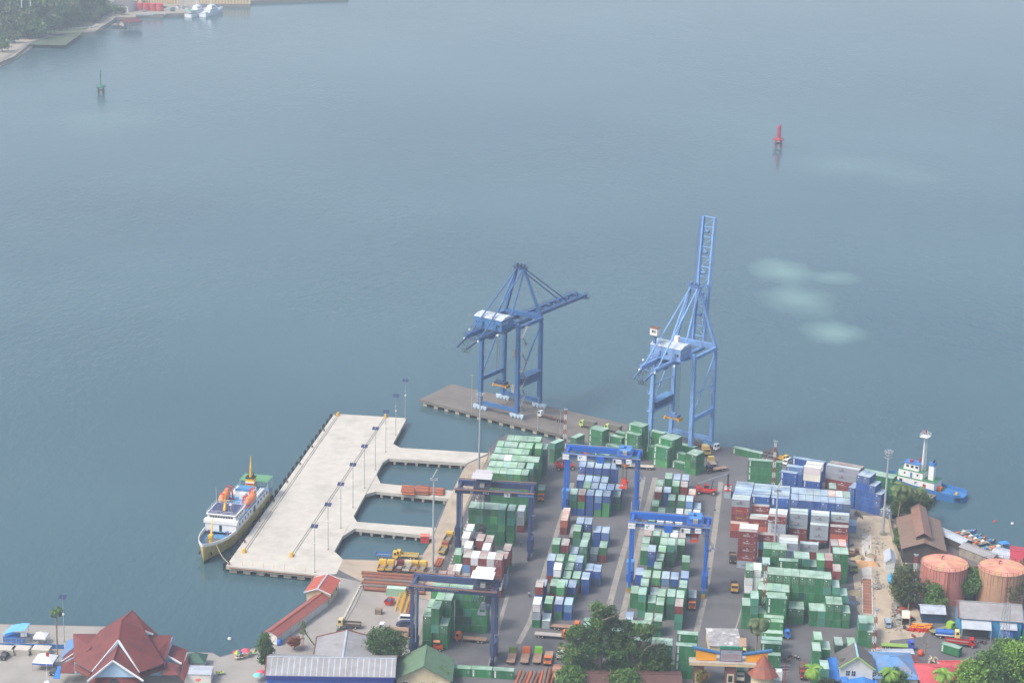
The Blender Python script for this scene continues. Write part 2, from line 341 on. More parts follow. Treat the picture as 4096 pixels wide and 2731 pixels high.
row(B1, TA, (385, 755), (1478, 830), ['lgggg', 'dgggg', 'wgggg', 'lgggg', 'lgggg', 'ggggg', 'lgggd'])
row(B1, TA, (345, 935), (1085, 985), ['ggggg', 'lgggg', 'tgggg', 'lgggg', 'ggggg']); one(B1, TA, [(1325, 998, 'tgddg')])
row(B1, TA, (258, 1105), (1005, 1155), ['lgggg', 'lgggg', 'lgggg', 'tgggg', 'lgggg']); one(B1, TA, [(1195, 1165, 'gdddd')])
row(B1, TB, (915, 170), (1860, 242), ['lgggg', 'lgggg', 'tgggg', 'lgggg', 'tgggg', 'lgglg'])
one(B1, TB, [(1752, 803, 'ssr')])  # top box is white; the shade on its front is painted as grey
row(B1, TB, (485, 718), (1255, 768), ['glggg', 'gtggg', 'dgggg', 'glggg', 'ttlgg']); one(B1, TB, [(1497, 790, 'ttggg')])
one(B1, TC, [(788, 395, 'wsggg'), (975, 597, 'rggg'), (690, 592, 'wsggg'), (985, 815, 'ggg'), (1065, 660, 'rrggg'), (1300, 690, 'rrrgg'),
             (745, 850, 'wsggg'), (1222, 895, 'wsrrg'), (1770, 915, 'rrg'), (1565, 1095, 'gg'), (1675, 1125, 'rrss'), (490, 1030, 'lgg'), (310, 1465, 'rr')])
row(B1, TC, (722, 1095), (1550, 1155), ['rPWrg', 'WRrrg', 'rOrrr', 'WWrrr', 'RRRWR'])
one(B1, TD_, [(712, 405, 'ws'), (310, 585, 'rr'), (530, 600, 'rr'), (1235, 622, 'gggg')])
row(B1, TD_, (160, 909), (1425, 1002), ['lgggg', 'lgggg', 'lgggg', 'tgddg', 'lgtdG', 'tgGGg', 'GggGG'])
one(B1, R4, [(165, 440, 'lggg'), (355, 270, 'lgggg'), (545, 285, 'GGggg'), (65, 650, 'GGGg'), (258, 480, 'gGTgg'), (455, 870, 'GGG')])
B2 = 'middle block'
one(B2, R5, [(358, 255, 'Brbb'), (540, 270, 'bpbb'), (722, 285, 'bgbb'), (905, 300, 'bggb'), (1080, 308, 'bbgg'),
             (315, 555, 'bbb'), (495, 578, 'pbb'), (672, 592, 'bbb'), (850, 602, 'bgg'),
             (455, 725, 'lgg'), (632, 740, 'bbb'), (810, 752, 'pbb'), (988, 768, 'bbb'), (1172, 778, 'bb'), (1135, 925, 'dg'),
             (165, 870, 'tgb'), (345, 882, 'rlb'), (535, 895, 'bbb'), (720, 908, 'pBl'), (900, 915, 'bll')])
one(B2, TG, [(465, 458, 'or')], ln=12.19); one(B2, TG, [(690, 897, 'k')], ln=12.19)
one(B2, TG, [(878, 540, 'bbb'), (1090, 552, 'Bgb'), (795, 735, 'ltg'), (1030, 950, 'ggg'), (965, 1135, 'Tgg'), (725, 1315, 'bb'), (250, 1085, 'ggb'), (487, 1105, 'rgg'),
             (1320, 765, 'bb'), (1545, 785, 'pb'), (1480, 1170, 'gr'), (1240, 1335, 's')])
one(B2, TH, [(512, 392, 'bbr'), (735, 405, 'ggg'), (670, 630, 'wgg'), (985, 630, 'gg'), (1060, 415, 'lg'), (1235, 440, 'Bbb'), (915, 850, 'gg'), (1165, 855, 'Gr'),
             (1405, 885, 'bb'), (1710, 680, 'bn'), (1505, 650, 'bb'), (580, 1055, 'gr'), (750, 1100, 'lrr'), (195, 1085, 'rbb'), (272, 1065, 'bb'), (820, 1075, 'pb'), (1055, 1090, 'bg')])
one(B2, TI, [(130, 555, 'wsg'), (375, 990, 's'), (435, 535, 'gb'), (700, 550, 'bg'), (950, 570, 'pb')])
B3 = 'right block'
one(B3, TJ, [(785, 215, 'gg'), (1005, 238, 'bb'), (1225, 255, 'bb'), (553, 390, 'gg'), (975, 410, 'lg'), (1190, 432, 'rr'), (515, 565, 'rg'), (752, 580, 'bb'), (1395, 632, 'oo'),
             (862, 780, 'gt'), (1115, 795, 'gg'), (1332, 812, 'pb'), (437, 935, 'l'), (590, 1130, 'g'), (1060, 1150, 'w'), (1285, 1168, 's'), (1535, 1005, 'p'), (1510, 1190, 'w')])
one(B3, TK, [(600, 10, 'g'), (830, 28, 'w'), (1055, 45, 'W'), (1310, 60, 'w'), (495, 390, 'rr'), (725, 400, 'gg'), (955, 430, 'gg'), (1180, 435, 'ws'), (1400, 450, 'rr'),
             (445, 590, 'gg'), (912, 625, 'lg'), (1105, 640, 'tdd'), (1365, 645, 'gg'), (410, 785, 'gg'), (597, 815, 'Bbg'), (865, 825, 'lg'), (805, 1040, 'gg'), (1490, 1090, 'lg'), (750, 1260, 'gg')])
one(B3, TL, [(333, 375, 'bbb'), (525, 435, 'lgg'), (780, 455, 'lrg'), (1020, 470, 'psg'), (1255, 490, 'bgg'), (1520, 455, 'bgg'),
             (468, 660, 'ggg'), (205, 850, 'gG'), (410, 890, 'tgt'), (712, 890, 'ng'), (915, 930, 'lg'), (1162, 940, 'tdd'), (1478, 705, 'tgg'), (1400, 970, 'lgg'),
             (655, 1105, 'gg'), (872, 1160, 'lg'), (1370, 1195, 'rtt'), (65, 1535, 'B'), (570, 1565, 'g'), (815, 1585, 'gg')])
B4 = 'roadside block'
one(B4, R1, [(143, 622, 'gggg'), (180, 335, 'gggg')], 's')
one(B4, TM, [(2000, 885, 'gggg'), (2005, 785, 'gggg'), (1465, 330, 'gggg'), (1450, 435, 'gggg'), (1440, 775, 'gggg'), (235, 270, 'gggg'), (220, 372, 'gggg'), (160, 690, 'gggg'), (860, 520, 'gggg')], 's')
one(B4, R8, [(-190, 172, 'g'), (585, 215, 'g'), (1362, 262, 'g')], 's', -5)
B5 = 'maroon and white block'
def line(tile, pts, along='s', yaw=-8.2, ln=6.058): one(B5, tile, pts, along, yaw, ln)
line(TN, [(185, 755, 'syyrr'), (203, 688, 'ssrrr'), (222, 612, 'bbbbb'), (250, 545, 'pbbbb'), (264, 478, 'pbbbb'), (281, 410, 'bbbbb'), (300, 342, 'nbbbb'), (140, 1385, 'or'), (355, 1586, 'rrrrs'), (372, 1515, 'wrrrs'), (388, 1448, 'wrrrs')])
line(TN, [(705, 680, 'bbbbb'), (728, 605, 'bbbbb'), (742, 532, 'pbbbb'), (757, 465, 'bbbbb'), (772, 398, 'bbbbb'), (690, 925, 'rrrr'), (660, 1190, 'srr'), (640, 1262, 'yor')])
line(TN, [(1215, 720, 'bbbbb'), (1224, 645, 'nbbbb'), (1230, 578, 'pbbbb'), (1236, 512, 'bbbbb'), (1242, 440, 'nbbbb'), (1165, 1055, 'wsss'), (1150, 1125, 'wsss'), (1135, 1192, 'rsss')])
row(B5, TO, (172, 598), (1520, 705), ['bbbbb', 'pbbbb', 'nbbbb', 'nbbbb', 'bbbbb', 'obbbb', 'sbbbb', 'dbbbb'], 'e', -6.5); row(B5, TO, (1155, 480), (1155, 480), ['dbbbb'], 'e', -6.5)
row(B5, TO, (158, 770), (1525, 882), ['Bbbbb', 'bbbbb', 'bbbbb', 'bbbbb', 'Bbbbb', 'bbbbb', 'Bbbbb', 'nbbbb'], 'e', -6.5)
line(TO, [(130, 1130, 'ssrr'), (137, 1050, 'ssrr'), (690, 1108, 'wssr'), (685, 1170, 'sssr'), (1210, 1148, 'srrr')])
line(TQ, [(665, 248, 'ssr'), (1190, 292, 'rop'), (385, 740, 'srr')])
line(TP, [(890, 500, 'rprs'), (1412, 712, 'snrr'), (1420, 632, 'wsrr'), (1427, 560, 'rsrr')])
one(B5, TQ, [(1672, 270, 'p')], 'e', -6.5)
line(R2, [(730, 618, 'gggg')], 's', -10.4, 12.192)
B6 = 'waterfront stacks'
one(B6, R2, [(235, 225, 'g')], 's', -32.4, 12.192)
one(B6, TY, [(1215, 510, 'ssrr'), (1300, 447, 'rrrr')], 's', -25.5, 12.192); one(B6, TY, [(320, 330, 'bbb')], 's', -24, 12.192)
one(B6, TY, [(625, 560, 'xxbb'), (678, 462, 'xbbb')], 's', -17); one(B6, TY, [(165, 545, 'pbb'), (5, 692, 'bbbb')], 's', -19)
one(B6, R7, [(-42, 572, 'BBB'), (178, 250, 'BBBBB'), (345, 290, 'BBBBB'), (490, 522, 'BBBB'), (650, 740, 'BBB'), (775, 1150, 'N'), (935, 1190, 'N')], 'e', -30.4)
one(B6, R7, [(276, 180, 'gggg')], 's', -30.4, 12.192); one(B6, R7, [(345, 132, 'ggg')], 's', -30.4, 12.192)
B7 = 'wharf corner stacks'
one(B7, R6, [(815, 150, 'glg'), (1085, 220, 'Ggl')], 'e', -34.4)
one(B7, TF, [(490, 785, 'GGl'), (612, 580, 'GGgg'), (698, 547, 'Gggg'), (786, 504, 'Gggg'), (375, 405, 'gggg'), (285, 790, 'gg'), (1165, 765, 'gg'), (1070, 980, 'gg'), (965, 1200, 'g')], 's', -34.0)
one(B7, TE, [(1848, 235, 'GGGGG'), (1936, 192, 'Ggggg'), (1760, 450, 'GGGG'), (1320, 525, 'ggg'), (1240, 765, 'gg'), (960, 965, 'gg'), (820, 345, 'gggg'), (908, 302, 'gggg'), (1510, 440, 'ggg')], 's', -34.0)
one(B7, TE, [(335, 570, 'ggg')], 'e', -36); one(B7, TA, [(1950, 318, 'tgg')], 'e', -38)
B8 = 'rubble-side block'
one(B8, TP, [(1015, 868, 'gtggg'), (1215, 882, 'Ggggg'), (1415, 900, 'Ggggg'), (975, 1278, 'tggg'), (1805, 1118, 'Ggggg'), (2010, 1135, 'tgggg')], 'e', -5.5)
one(B8, TP, [(1410, 1185, 'ggggg')], 's', -5.5)
one(B8, TQ, [(635, 1335, 'dgGg'), (840, 1165, 'ltGgg'), (1048, 1172, 'rkggg'), (1200, 792, 'rsss'), (1412, 800, 'orrr'), (1265, 1005, 'GGGG'), (1467, 1013, 'ggGG'), (1265, 1462, 'rkggg')], 'e', -5.5)
row(B8, TR, (915, 425), (2175, 530), ['Ggggg', 'Ggggg', 'Ggggg', 'GGGgg', 'Ggdgg', 'GGggg', 'ggggg'], 'e', -5.5)
one(B8, TSs, [(820, 552, 'Gtggg'), (1030, 768, 'tggg'), (1235, 978, 'tgg')], 'e', -5.5)
one(B8, TR, [(345, 318, 'GWWgg'), (557, 312, 'WWWgg'), (735, 605, 'tggg'), (672, 818, 'lGGg'), (870, 850, 'lggg'), (1072, 862, 'tggg'), (1285, 885, 'lGgg')], 'e', -5.5)
one(B8, TR, [(868, 958, 'lggg')], 's', -6)
one(B8, TU, [(905, 62, 'gggg'), (825, 578, 'lg'), (805, 678, 'lg'), (790, 975, 'lg'), (765, 1145, 'tg'), (745, 1248, 'gg')], 's', -5.5)
one(B8, TU, [(255, 262, 'gGg'), (480, 78, 'ttgt'), (675, 472, 'lg'), (1462, 342, 'GG'), (1668, 355, 'GG')], 'e', -4.5)
one(B8, TV, [(445, 398, 'gG'), (660, 408, 'tT'), (890, 220, 'GGG'), (1100, 235, 'GGG'), (1305, 455, 'GG'), (1290, 215, 'd'), (1748, 720, 'tgG'), (1965, 728, 'gg'), (1945, 958, 'GG'), (1115, 1298, 'd'), (1440, 1308, 'l')], 'e', -3.8)
one(B8, TW, [(525, 822, 'gg')], 's', -5.5); one(B8, TW, [(552, 1248, 'zs')], 's', -5.5)
one(B8, TX, [(335, 722, 'gGGg'), (575, 682, 'gdt'), (375, 435, 'lggg'), (548, 1190, 'ttt')], 'e', -3.5)
# ------------------------------------------------------------------ containers: shapes
CH, CW, CL = 2.591, 2.438, 6.058
PAINT = {'g': (38, 116, 70), 'l': (66, 140, 82), 'd': (36, 88, 72), 't': (70, 138, 116), 'b': (36, 84, 158), 'p': (104, 142, 188), 'n': (78, 98, 132), 'r': (130, 52, 52),
         'o': (186, 96, 72), 'w': (218, 219, 216), 's': (158, 167, 175), 'k': (82, 36, 42), 'y': (128, 46, 48), 'x': (222, 219, 212), 'z': (214, 216, 218)}
CNAME = {'g': 'green', 'l': 'pale green', 'd': 'dark green', 't': 'teal', 'b': 'blue', 'p': 'pale blue', 'n': 'slate blue', 'r': 'maroon', 'o': 'orange', 'w': 'white', 's': 'grey', 'k': 'dark maroon', 'y': 'maroon', 'x': 'white', 'z': 'white'}
def paint_mat(name, roof=False):
    m, nt, b = nodes_of(name)
    oi = nt.nodes.new('ShaderNodeObjectInfo'); at = nt.nodes.new('ShaderNodeAttribute'); at.attribute_name = 'tint'
    base = mix(nt, 1.0, oi.outputs['Color'], at.outputs['Color'], 'MULTIPLY')
    pos = nt.nodes.new('ShaderNodeNewGeometry').outputs['Position']
    hsv = nt.nodes.new('ShaderNodeHueSaturation')
    L(nt, base, hsv.inputs['Color'])
    if roof:      # chalking and painted-in sky light pale it; pools of dirt and rust across
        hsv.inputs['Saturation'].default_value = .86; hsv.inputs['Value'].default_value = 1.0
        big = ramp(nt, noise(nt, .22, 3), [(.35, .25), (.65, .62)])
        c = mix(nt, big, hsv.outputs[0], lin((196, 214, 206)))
        mp = N(nt, 'ShaderNodeMapping'); mp.inputs['Rotation'].default_value = (0, 0, rad(6)); mp.inputs['Scale'].default_value = (.35, 1.6, 1); L(nt, pos, mp.inputs['Vector'])
        stain = ramp(nt, noise(nt, .8, 6, .7, mp.outputs[0]), [(.56, 0.0), (.72, .75)])
        c = mix(nt, stain, c, lin((96, 108, 92)))
        rust = ramp(nt, noise(nt, .5, 6, .7, mp.outputs[0], .6), [(.62, 0.0), (.74, .85)])
        c = mix(nt, rust, c, lin((158, 112, 78)))
        L(nt, c, b.inputs['Base Color']); b.inputs['Roughness'].default_value = .75
    else:
        mp = N(nt, 'ShaderNodeMapping'); mp.inputs['Scale'].default_value = (1, 1, .18); L(nt, pos, mp.inputs['Vector'])
        f = ramp(nt, noise(nt, 1.1, 6, .7, mp.outputs[0]), [(.42, 0.0), (.75, .42)])
        hsv.inputs['Saturation'].default_value = 1.0
        c = mix(nt, f, hsv.outputs[0], mix(nt, .55, hsv.outputs[0], lin((170, 178, 168))))
        rust = ramp(nt, noise(nt, 1.7, 7, .75, mp.outputs[0]), [(.66, 0.0), (.78, .55)])
        c = mix(nt, rust, c, lin((110, 78, 60)))
        L(nt, c, b.inputs['Base Color']); b.inputs['Roughness'].default_value = .55
    return m
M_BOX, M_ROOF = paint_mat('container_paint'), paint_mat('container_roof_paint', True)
M_BAR = mat('galvanised_bar', (176, 182, 178), .45, .1); M_WHITE = mat('white_print', (232, 233, 230), .6, .05); M_NAVYINK = mat('navy_print', (38, 52, 88), .6, .05)
M_YELLINK = mat('yellow_print', (222, 180, 40), .6, .05); M_REDINK = mat('red_print', (190, 48, 44), .6, .05); M_DARKINK = mat('dark_print', (66, 70, 62), .6, .05); M_GASKET = mat('rust_frame', (98, 74, 60), .8, .3)
def corr(mb, o, u, n, ln, z0, z1, cnt, dep, w=None):
    """corrugated sheet: starts at o, runs along u for ln, recessed along -n by dep"""
    o = Vector(o); u = Vector(u); n = Vector(n); pts = []; p = ln / cnt
    for k in range(cnt):
        for f, d in ((0, 0), (.28, 0), (.5, dep), (.78, dep)): pts.append(o + u * (p * (k + f)) - n * d)
    pts.append(o + u * ln); up = Vector((0, 0, 1)); vs = []
    for q in pts: vs += [q + up * z0, q + up * z1]
    return mb.add(vs, [(2 * k, 2 * k + 2, 2 * k + 3, 2 * k + 1) for k in range(len(pts) - 1)])
def with_tint(me, c=(1, 1, 1)):
    a = me.color_attributes.new('tint', 'FLOAT_COLOR', 'CORNER'); a.data.foreach_set('color', [c[0], c[1], c[2], 1.0] * len(me.loops)); return me
CMESH = {}
def cmesh(ln, door):
    """walls + frame (x = length, door or blank end at x=0), roof, one door leaf, rods, rim"""
    k = (ln, door)
    if k in CMESH: return CMESH[k]
    n = 15 if ln < 8 else 30; b = MB(); e = .06
    for x in (0, ln):
        for y in (0, CW):
            sx = .14 if x == 0 else -.14; sy = .14 if y == 0 else -.14
            b.box(min(x, x + sx), min(y, y + sy), 0, max(x, x + sx), max(y, y + sy), CH - .02)
    for y in (0, CW - .1):
        b.box(.14, y, 0, ln - .14, y + .1, .16); b.box(.14, y, CH - .14, ln - .14, y + .1, CH - .03)
    for x in (0, ln - .1):
        b.box(x, .14, 0, x + .1, CW - .14, .16); b.box(x, .14, CH - .14, x + .1, CW - .14, CH - .03)
    corr(b, (.14, .02, 0), (1, 0, 0), (0, -1, 0), ln - .28, .16, CH - .14, n, e)
    corr(b, (.14, CW - .02, 0), (1, 0, 0), (0, 1, 0), ln - .28, .16, CH - .14, n, e)
    if not door: corr(b, (.02, .14, 0), (0, 1, 0), (-1, 0, 0), CW - .28, .16, CH - .14, 8, e)
    corr(b, (ln - .02, .14, 0), (0, 1, 0), (1, 0, 0), CW - .28, .16, CH - .14, 8, e)
    body = with_tint(b.mesh('container_walls', M_BOX))
    r = MB(); nr = 14 if ln < 8 else 28; p = (ln - .24) / nr; vs = []; xs = []
    for j in range(nr):
        for f, d in ((0, 0), (.3, 0), (.5, .035), (.8, .035)): xs.append((.12 + p * (j + f), d))
    xs.append((ln - .12, 0))
    for x, d in xs: vs += [(x, .08, CH - .05 + d), (x, CW - .08, CH - .05 + d)]
    r.add(vs, [(2 * q, 2 * q + 2, 2 * q + 3, 2 * q + 1) for q in range(len(xs) - 1)])
    r.box(0, 0, CH - .03, ln, .1, CH - .005); r.box(0, CW - .1, CH - .03, ln, CW, CH - .005)
    r.box(0, .1, CH - .03, .14, CW - .1, CH - .008); r.box(ln - .14, .1, CH - .03, ln, CW - .1, CH - .008)
    for x in (0, ln - .18):
        for y in (0, CW - .16): r.box(x, y, CH - .11, x + .18, y + .16, CH + .006)
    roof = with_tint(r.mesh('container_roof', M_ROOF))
    CMESH[k] = (body, roof); return CMESH[k]
def door_meshes():
    w = (CW - .3) / 2; d = MB(); d.box(0, 0, .17, .05, w, CH - .15)
    for q in range(4): d.box(-.03, .08, .3 + q * .55, 0, w - .08, .62 + q * .55)
    g = MB()
    for y in (.25, .72): g.tube((-.07, y, .12), (-.07, y, CH - .12), .028, n=5); g.box(-.09, y - .04, 1.0, -.03, y + .22, 1.08)
    for z in (.35, 1.3, 2.2): g.box(-.08, w - .16, z, -.02, w - .02, z + .1)
    return with_tint(d.mesh('container_door', M_BOX)), g.mesh('locking_rods', M_BAR), w
DOOR, RODS, DW = door_meshes()
_pl = MB(); _pl.box(-.01, 0, 0, .01, .34, .34); PLATE = _pl.mesh('placard', M_WHITE)
_rm = MB()
for _z in (.0, CH - .1): _rm.box(-.012, 0, _z, .006, CW, _z + .09)
for _y in (0, CW - .06): _rm.box(-.012, _y, .09, .006, _y + .06, CH - .1)
RIM = _rm.mesh('end_frame', M_GASKET)
def strip_mesh(word, ink):
    b = MB(); b.box(-.22, -.03, -1.02, .22, 0, 1.02); b.mi(1); h = 2.04 / len(word)
    for q, ch in enumerate(word): put_text(b, ch, h * 1.25, (0, -.034, .98 - h * (q + .5)), (1, 0, 0), (0, 0, 1))
    return b.mesh('name_strip', [M_WHITE, ink])
def logo_mesh(ink, big):
    b = MB(); b.box(-.32 * big, -.012, .42 * big, .32 * big, 0, .62 * big); b.mi(1); b.box(-.3 * big, -.014, .22 * big, .34 * big, -.001, .4 * big)
    b.mi(2); put_text(b, 'TEMAS', .82 * big, (-.45 * big, -.016, -.25 * big), (1, 0, 0), (0, 0, 1), .25); put_text(b, 'LINE', .36 * big, (1.5 * big, -.016, -.42 * big), (1, 0, 0), (0, 0, 1), .25)
    return b.mesh('line_name', [M_REDINK if ink is not M_WHITE else M_WHITE, M_NAVYINK, ink])
STRIP_G, STRIP_B = strip_mesh('SPIL', M_DARKINK), strip_mesh('MERATUS', M_NAVYINK)
LOGO_W, LOGO_N, LOGO_Y = logo_mesh(M_WHITE, .95), logo_mesh(M_NAVYINK, .95), logo_mesh(M_YELLINK, .95)
_nyk = MB(); put_text(_nyk, 'NYK', .95, (-.3, -.016, -.1), (1, 0, 0), (0, 0, 1), .2); put_text(_nyk, 'LINE', .34, (1.35, -.016, -.3), (1, 0, 0), (0, 0, 1), .2); LOGO_NYK = _nyk.mesh('line_name', M_NAVYINK)
_num = MB(); put_text(_num, 'SPNU 282 461 0', .2, (0, -.012, 0), (1, 0, 0), (0, 0, 1)); SERIAL = _num.mesh('serial_number', M_WHITE)
_nb = MB(); _nb.box(-.03, -.012, -.45, .03, 0, .5); _nb.box(.2, -.012, -.3, .25, 0, .4); MARKS = _nb.mesh('side_marks', M_WHITE)
# ------------------------------------------------------------------ containers: positions and what the camera sees of them
BOXES = []
for si, (blk, tile, x, y, tiers, al, yaw, ln) in enumerate(STACKS):
    n = len(tiers); g = T(tile, x, y, n * CH); a = rad(yaw + random.uniform(-.4, .4))
    u = Vector((math.cos(a), math.sin(a), 0)); v = Vector((-math.sin(a), math.cos(a), 0))
    for q, ch in enumerate(tiers):
        c = ch.lower()
        if ch == 'N': c = 'n'
        jit = u * random.uniform(-.04, .04) + v * random.uniform(-.05, .05)
        o = Vector((g.x, g.y, (n - 1 - q) * CH + .012)) + jit
        if al == 'e': org = o + u * CW; rz = a + math.pi / 2; lu, lv = CW, ln
        else: org = o; rz = a; lu, lv = ln, CW
        BOXES.append(dict(s=si, blk=blk, q=q, n=n, c=c, door=ch.isupper(), al=al, org=org, rz=rz, ln=ln, u=u, v=v, o=o, lu=lu, lv=lv))
_vs, _fs = [], []
for b in BOXES:
    k = len(_vs); o, u, v = b['o'], b['u'] * b['lu'], b['v'] * b['lv']; z = Vector((0, 0, CH))
    _vs += [o, o + u, o + u + v, o + v, o + z, o + u + z, o + u + v + z, o + v + z]
    _fs += [(k + i, k + j, k + m_, k + n_) for i, j, m_, n_ in ((0, 3, 2, 1), (4, 5, 6, 7), (0, 1, 5, 4), (1, 2, 6, 5), (2, 3, 7, 6), (3, 0, 4, 7))]
_bvh = BVHTree.FromPolygons(_vs, _fs)
def seen_from(eye, b, g=4):
    o, u, v = b['o'], b['u'] * b['lu'], b['v'] * b['lv']; z = Vector((0, 0, CH)); tot = 0.0
    for p0, a1, a2, nn in ((o, u, z, -b['v']), (o + u, v, z, b['u']), (o, v, z, -b['u']), (o + z, u, v, Vector((0, 0, 1)))):
        d0 = eye - (p0 + a1 * .5 + a2 * .5); w = nn.dot(d0.normalized()) * a1.length * a2.length
        if w <= 0: continue
        hit = 0
        for i in range(g):
            for j in range(g):
                p = p0 + a1 * ((i + .5) / g) + a2 * ((j + .5) / g) + nn * .03; d = eye - p
                if _bvh.ray_cast(p + d.normalized() * .02, d.normalized(), 400)[0] is None: hit += 1
        tot += w * hit / (g * g)
    return tot
for b in BOXES:
    b['seen'] = seen_from(CAM, b)
    b['near'] = b['seen'] or max(seen_from(CAM + Vector((dx, 0, dz)), b, 3) for dx, dz in ((-45, 0), (45, 0), (0, 25)))
order = sorted((b for b in BOXES if b['seen'] > .25), key=lambda b: -b['seen'])
for b in order[:300]: b['solo'] = True
# rows from the sea and stacks from the left, read off the finished layout
for blk in dict.fromkeys(b['blk'] for b in BOXES):
    st = {}
    for b in BOXES:
        if b['blk'] == blk: st.setdefault(b['s'], b)
    for al in 'es':
        mem = sorted(((b['o'].dot(VX), s) for s, b in st.items() if b['al'] == al), reverse=True); rows = []
        for d, s in mem:
            if rows and rows[-1][0] - d < (3.2 if al == 'e' else 1.3): rows[-1][1].append(s)
            else: rows.append([d, [s]])
        for ri, (d, ss) in enumerate(rows):
            for ci, s in enumerate(sorted(ss, key=lambda s: st[s]['o'].dot(UX))):
                for b in BOXES:
                    if b['s'] == s: b['row'], b['col'], b['ncol'] = ri + 1, ci + 1, len(ss)
def rowword(k): return ORD[k] if k < len(ORD) else str(k) + 'th'
rest = MB(); rest_tint = []
for b in BOXES:
    if not b['near']: continue
    c = lin(PAINT[b['c']]); f = random.uniform(.82, 1.2); c = tuple(min(.9, x * f * random.uniform(.95, 1.05)) for x in c)
    body, roof = cmesh(b['ln'], b['door'])
    if not b.get('solo'):
        M4 = Matrix.Translation(b['org']) @ Matrix.Rotation(b['rz'], 4, 'Z')
        for me, k in ((body, 0), (roof, 1)):
            rest.mi(k); n0 = len(rest.f); rest.add([M4 @ p.co for p in me.vertices], [tuple(p.vertices) for p in me.polygons])
            rest_tint += [c] * (len(rest.f) - n0)
        if b['door']:
            rest.mi(0)
            for s_ in (0, 1):
                n0 = len(rest.f); M5 = M4 @ Matrix.Translation((.02 if b['al'] == 'e' else b['ln'] - .02, .15 + s_ * DW, 0)) @ (Matrix.Identity(4) if b['al'] == 'e' else Matrix.Scale(-1, 4, (1, 0, 0)))
                rest.add([M5 @ p.co for p in DOOR.vertices], [tuple(p.vertices) for p in DOOR.polygons]); rest_tint += [c] * (len(rest.f) - n0)
        continue
    q, n = b['q'], b['n']
    tier = 'single' if n == 1 else ('topmost' if q == 0 else ('bottom' if q == n - 1 else (rowword(q + 1) + '-from-top')))
    side = 'end-on ' if b['al'] == 'e' else 'broadside '
    lab = f"{tier} {CNAME[b['c']]} container, {rowword(b['col'])} {side.strip()} stack from left, {rowword(b['row'])} row from sea, {b['blk']}"[:400]
    if len(lab.split()) > 16: lab = lab.replace(' from left', '').replace(' from sea', '')
    t = tag(put('shipping_container', body, None, b['org'], b['rz']), lab, 'container', 'shipping containers in ' + b['blk']); t.color = (*c, 1)
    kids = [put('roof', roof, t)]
    if b['al'] == 'e': kids.append(put('end_frame', RIM, t))
    if b['door']:
        for s_ in (0, 1):
            if b['al'] == 'e': d = put('door', DOOR, t, (.02, .15 + s_ * DW, 0)); 
            else: d = put('door', DOOR, t, (b['ln'] - .02, CW - .15 - s_ * DW, 0), math.pi)
            kids.append(d); put('locking_rods', RODS, d)
        if b['c'] not in 'wx':
            put('placard', PLATE, t, (-.03, 1.45, 1.75) if b['al'] == 'e' else (b['ln'] + .03, .75, 1.75))
    if b['al'] == 's':
        ln = b['ln']
        if b['c'] in 'gldt': put('name_strip', STRIP_G, t, (.72, .0, CH / 2)); put('side_marks', MARKS, t, (ln - .7, 0, 1.5))
        elif b['c'] in 'bp': put('name_strip', STRIP_B, t, (.72, .0, CH / 2)); put('serial_number', SERIAL, t, (ln * .68, 0, 2.1)); put('side_marks', MARKS, t, (ln - .7, 0, 1.5))
        elif b['c'] == 'r': put('line_name', LOGO_W, t, (ln / 2, 0, CH / 2)); put('side_marks', MARKS, t, (ln - .7, 0, 1.5))
        elif b['c'] == 'y': put('line_name', LOGO_Y, t, (ln / 2, 0, CH / 2)); put('side_marks', MARKS, t, (ln - .7, 0, 1.5))
        elif b['c'] in 'sw': put('line_name', LOGO_N, t, (ln / 2, 0, CH / 2))
        elif b['c'] == 'z': put('line_name', LOGO_NYK, t, (ln / 2, 0, CH / 2))
    for k in kids: k.color = (*c, 1)
me = D.meshes.new('more_containers'); me.from_pydata([tuple(v) for v in rest.v], [], rest.f)
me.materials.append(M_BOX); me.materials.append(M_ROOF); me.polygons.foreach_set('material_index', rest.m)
_a = me.color_attributes.new('tint', 'FLOAT_COLOR', 'CORNER'); _buf = []
for p, c in zip(me.polygons, rest_tint): _buf += [c[0], c[1], c[2], 1.0] * p.loop_total
_a.data.foreach_set('color', _buf); me.update()
tag(put('more_containers', me), 'further containers half hidden among the front stacks of the yard', 'containers', kind='stuff')
print('CONTAINERS', len(BOXES), 'seen', len(order), 'near', sum(1 for b in BOXES if b['near']))
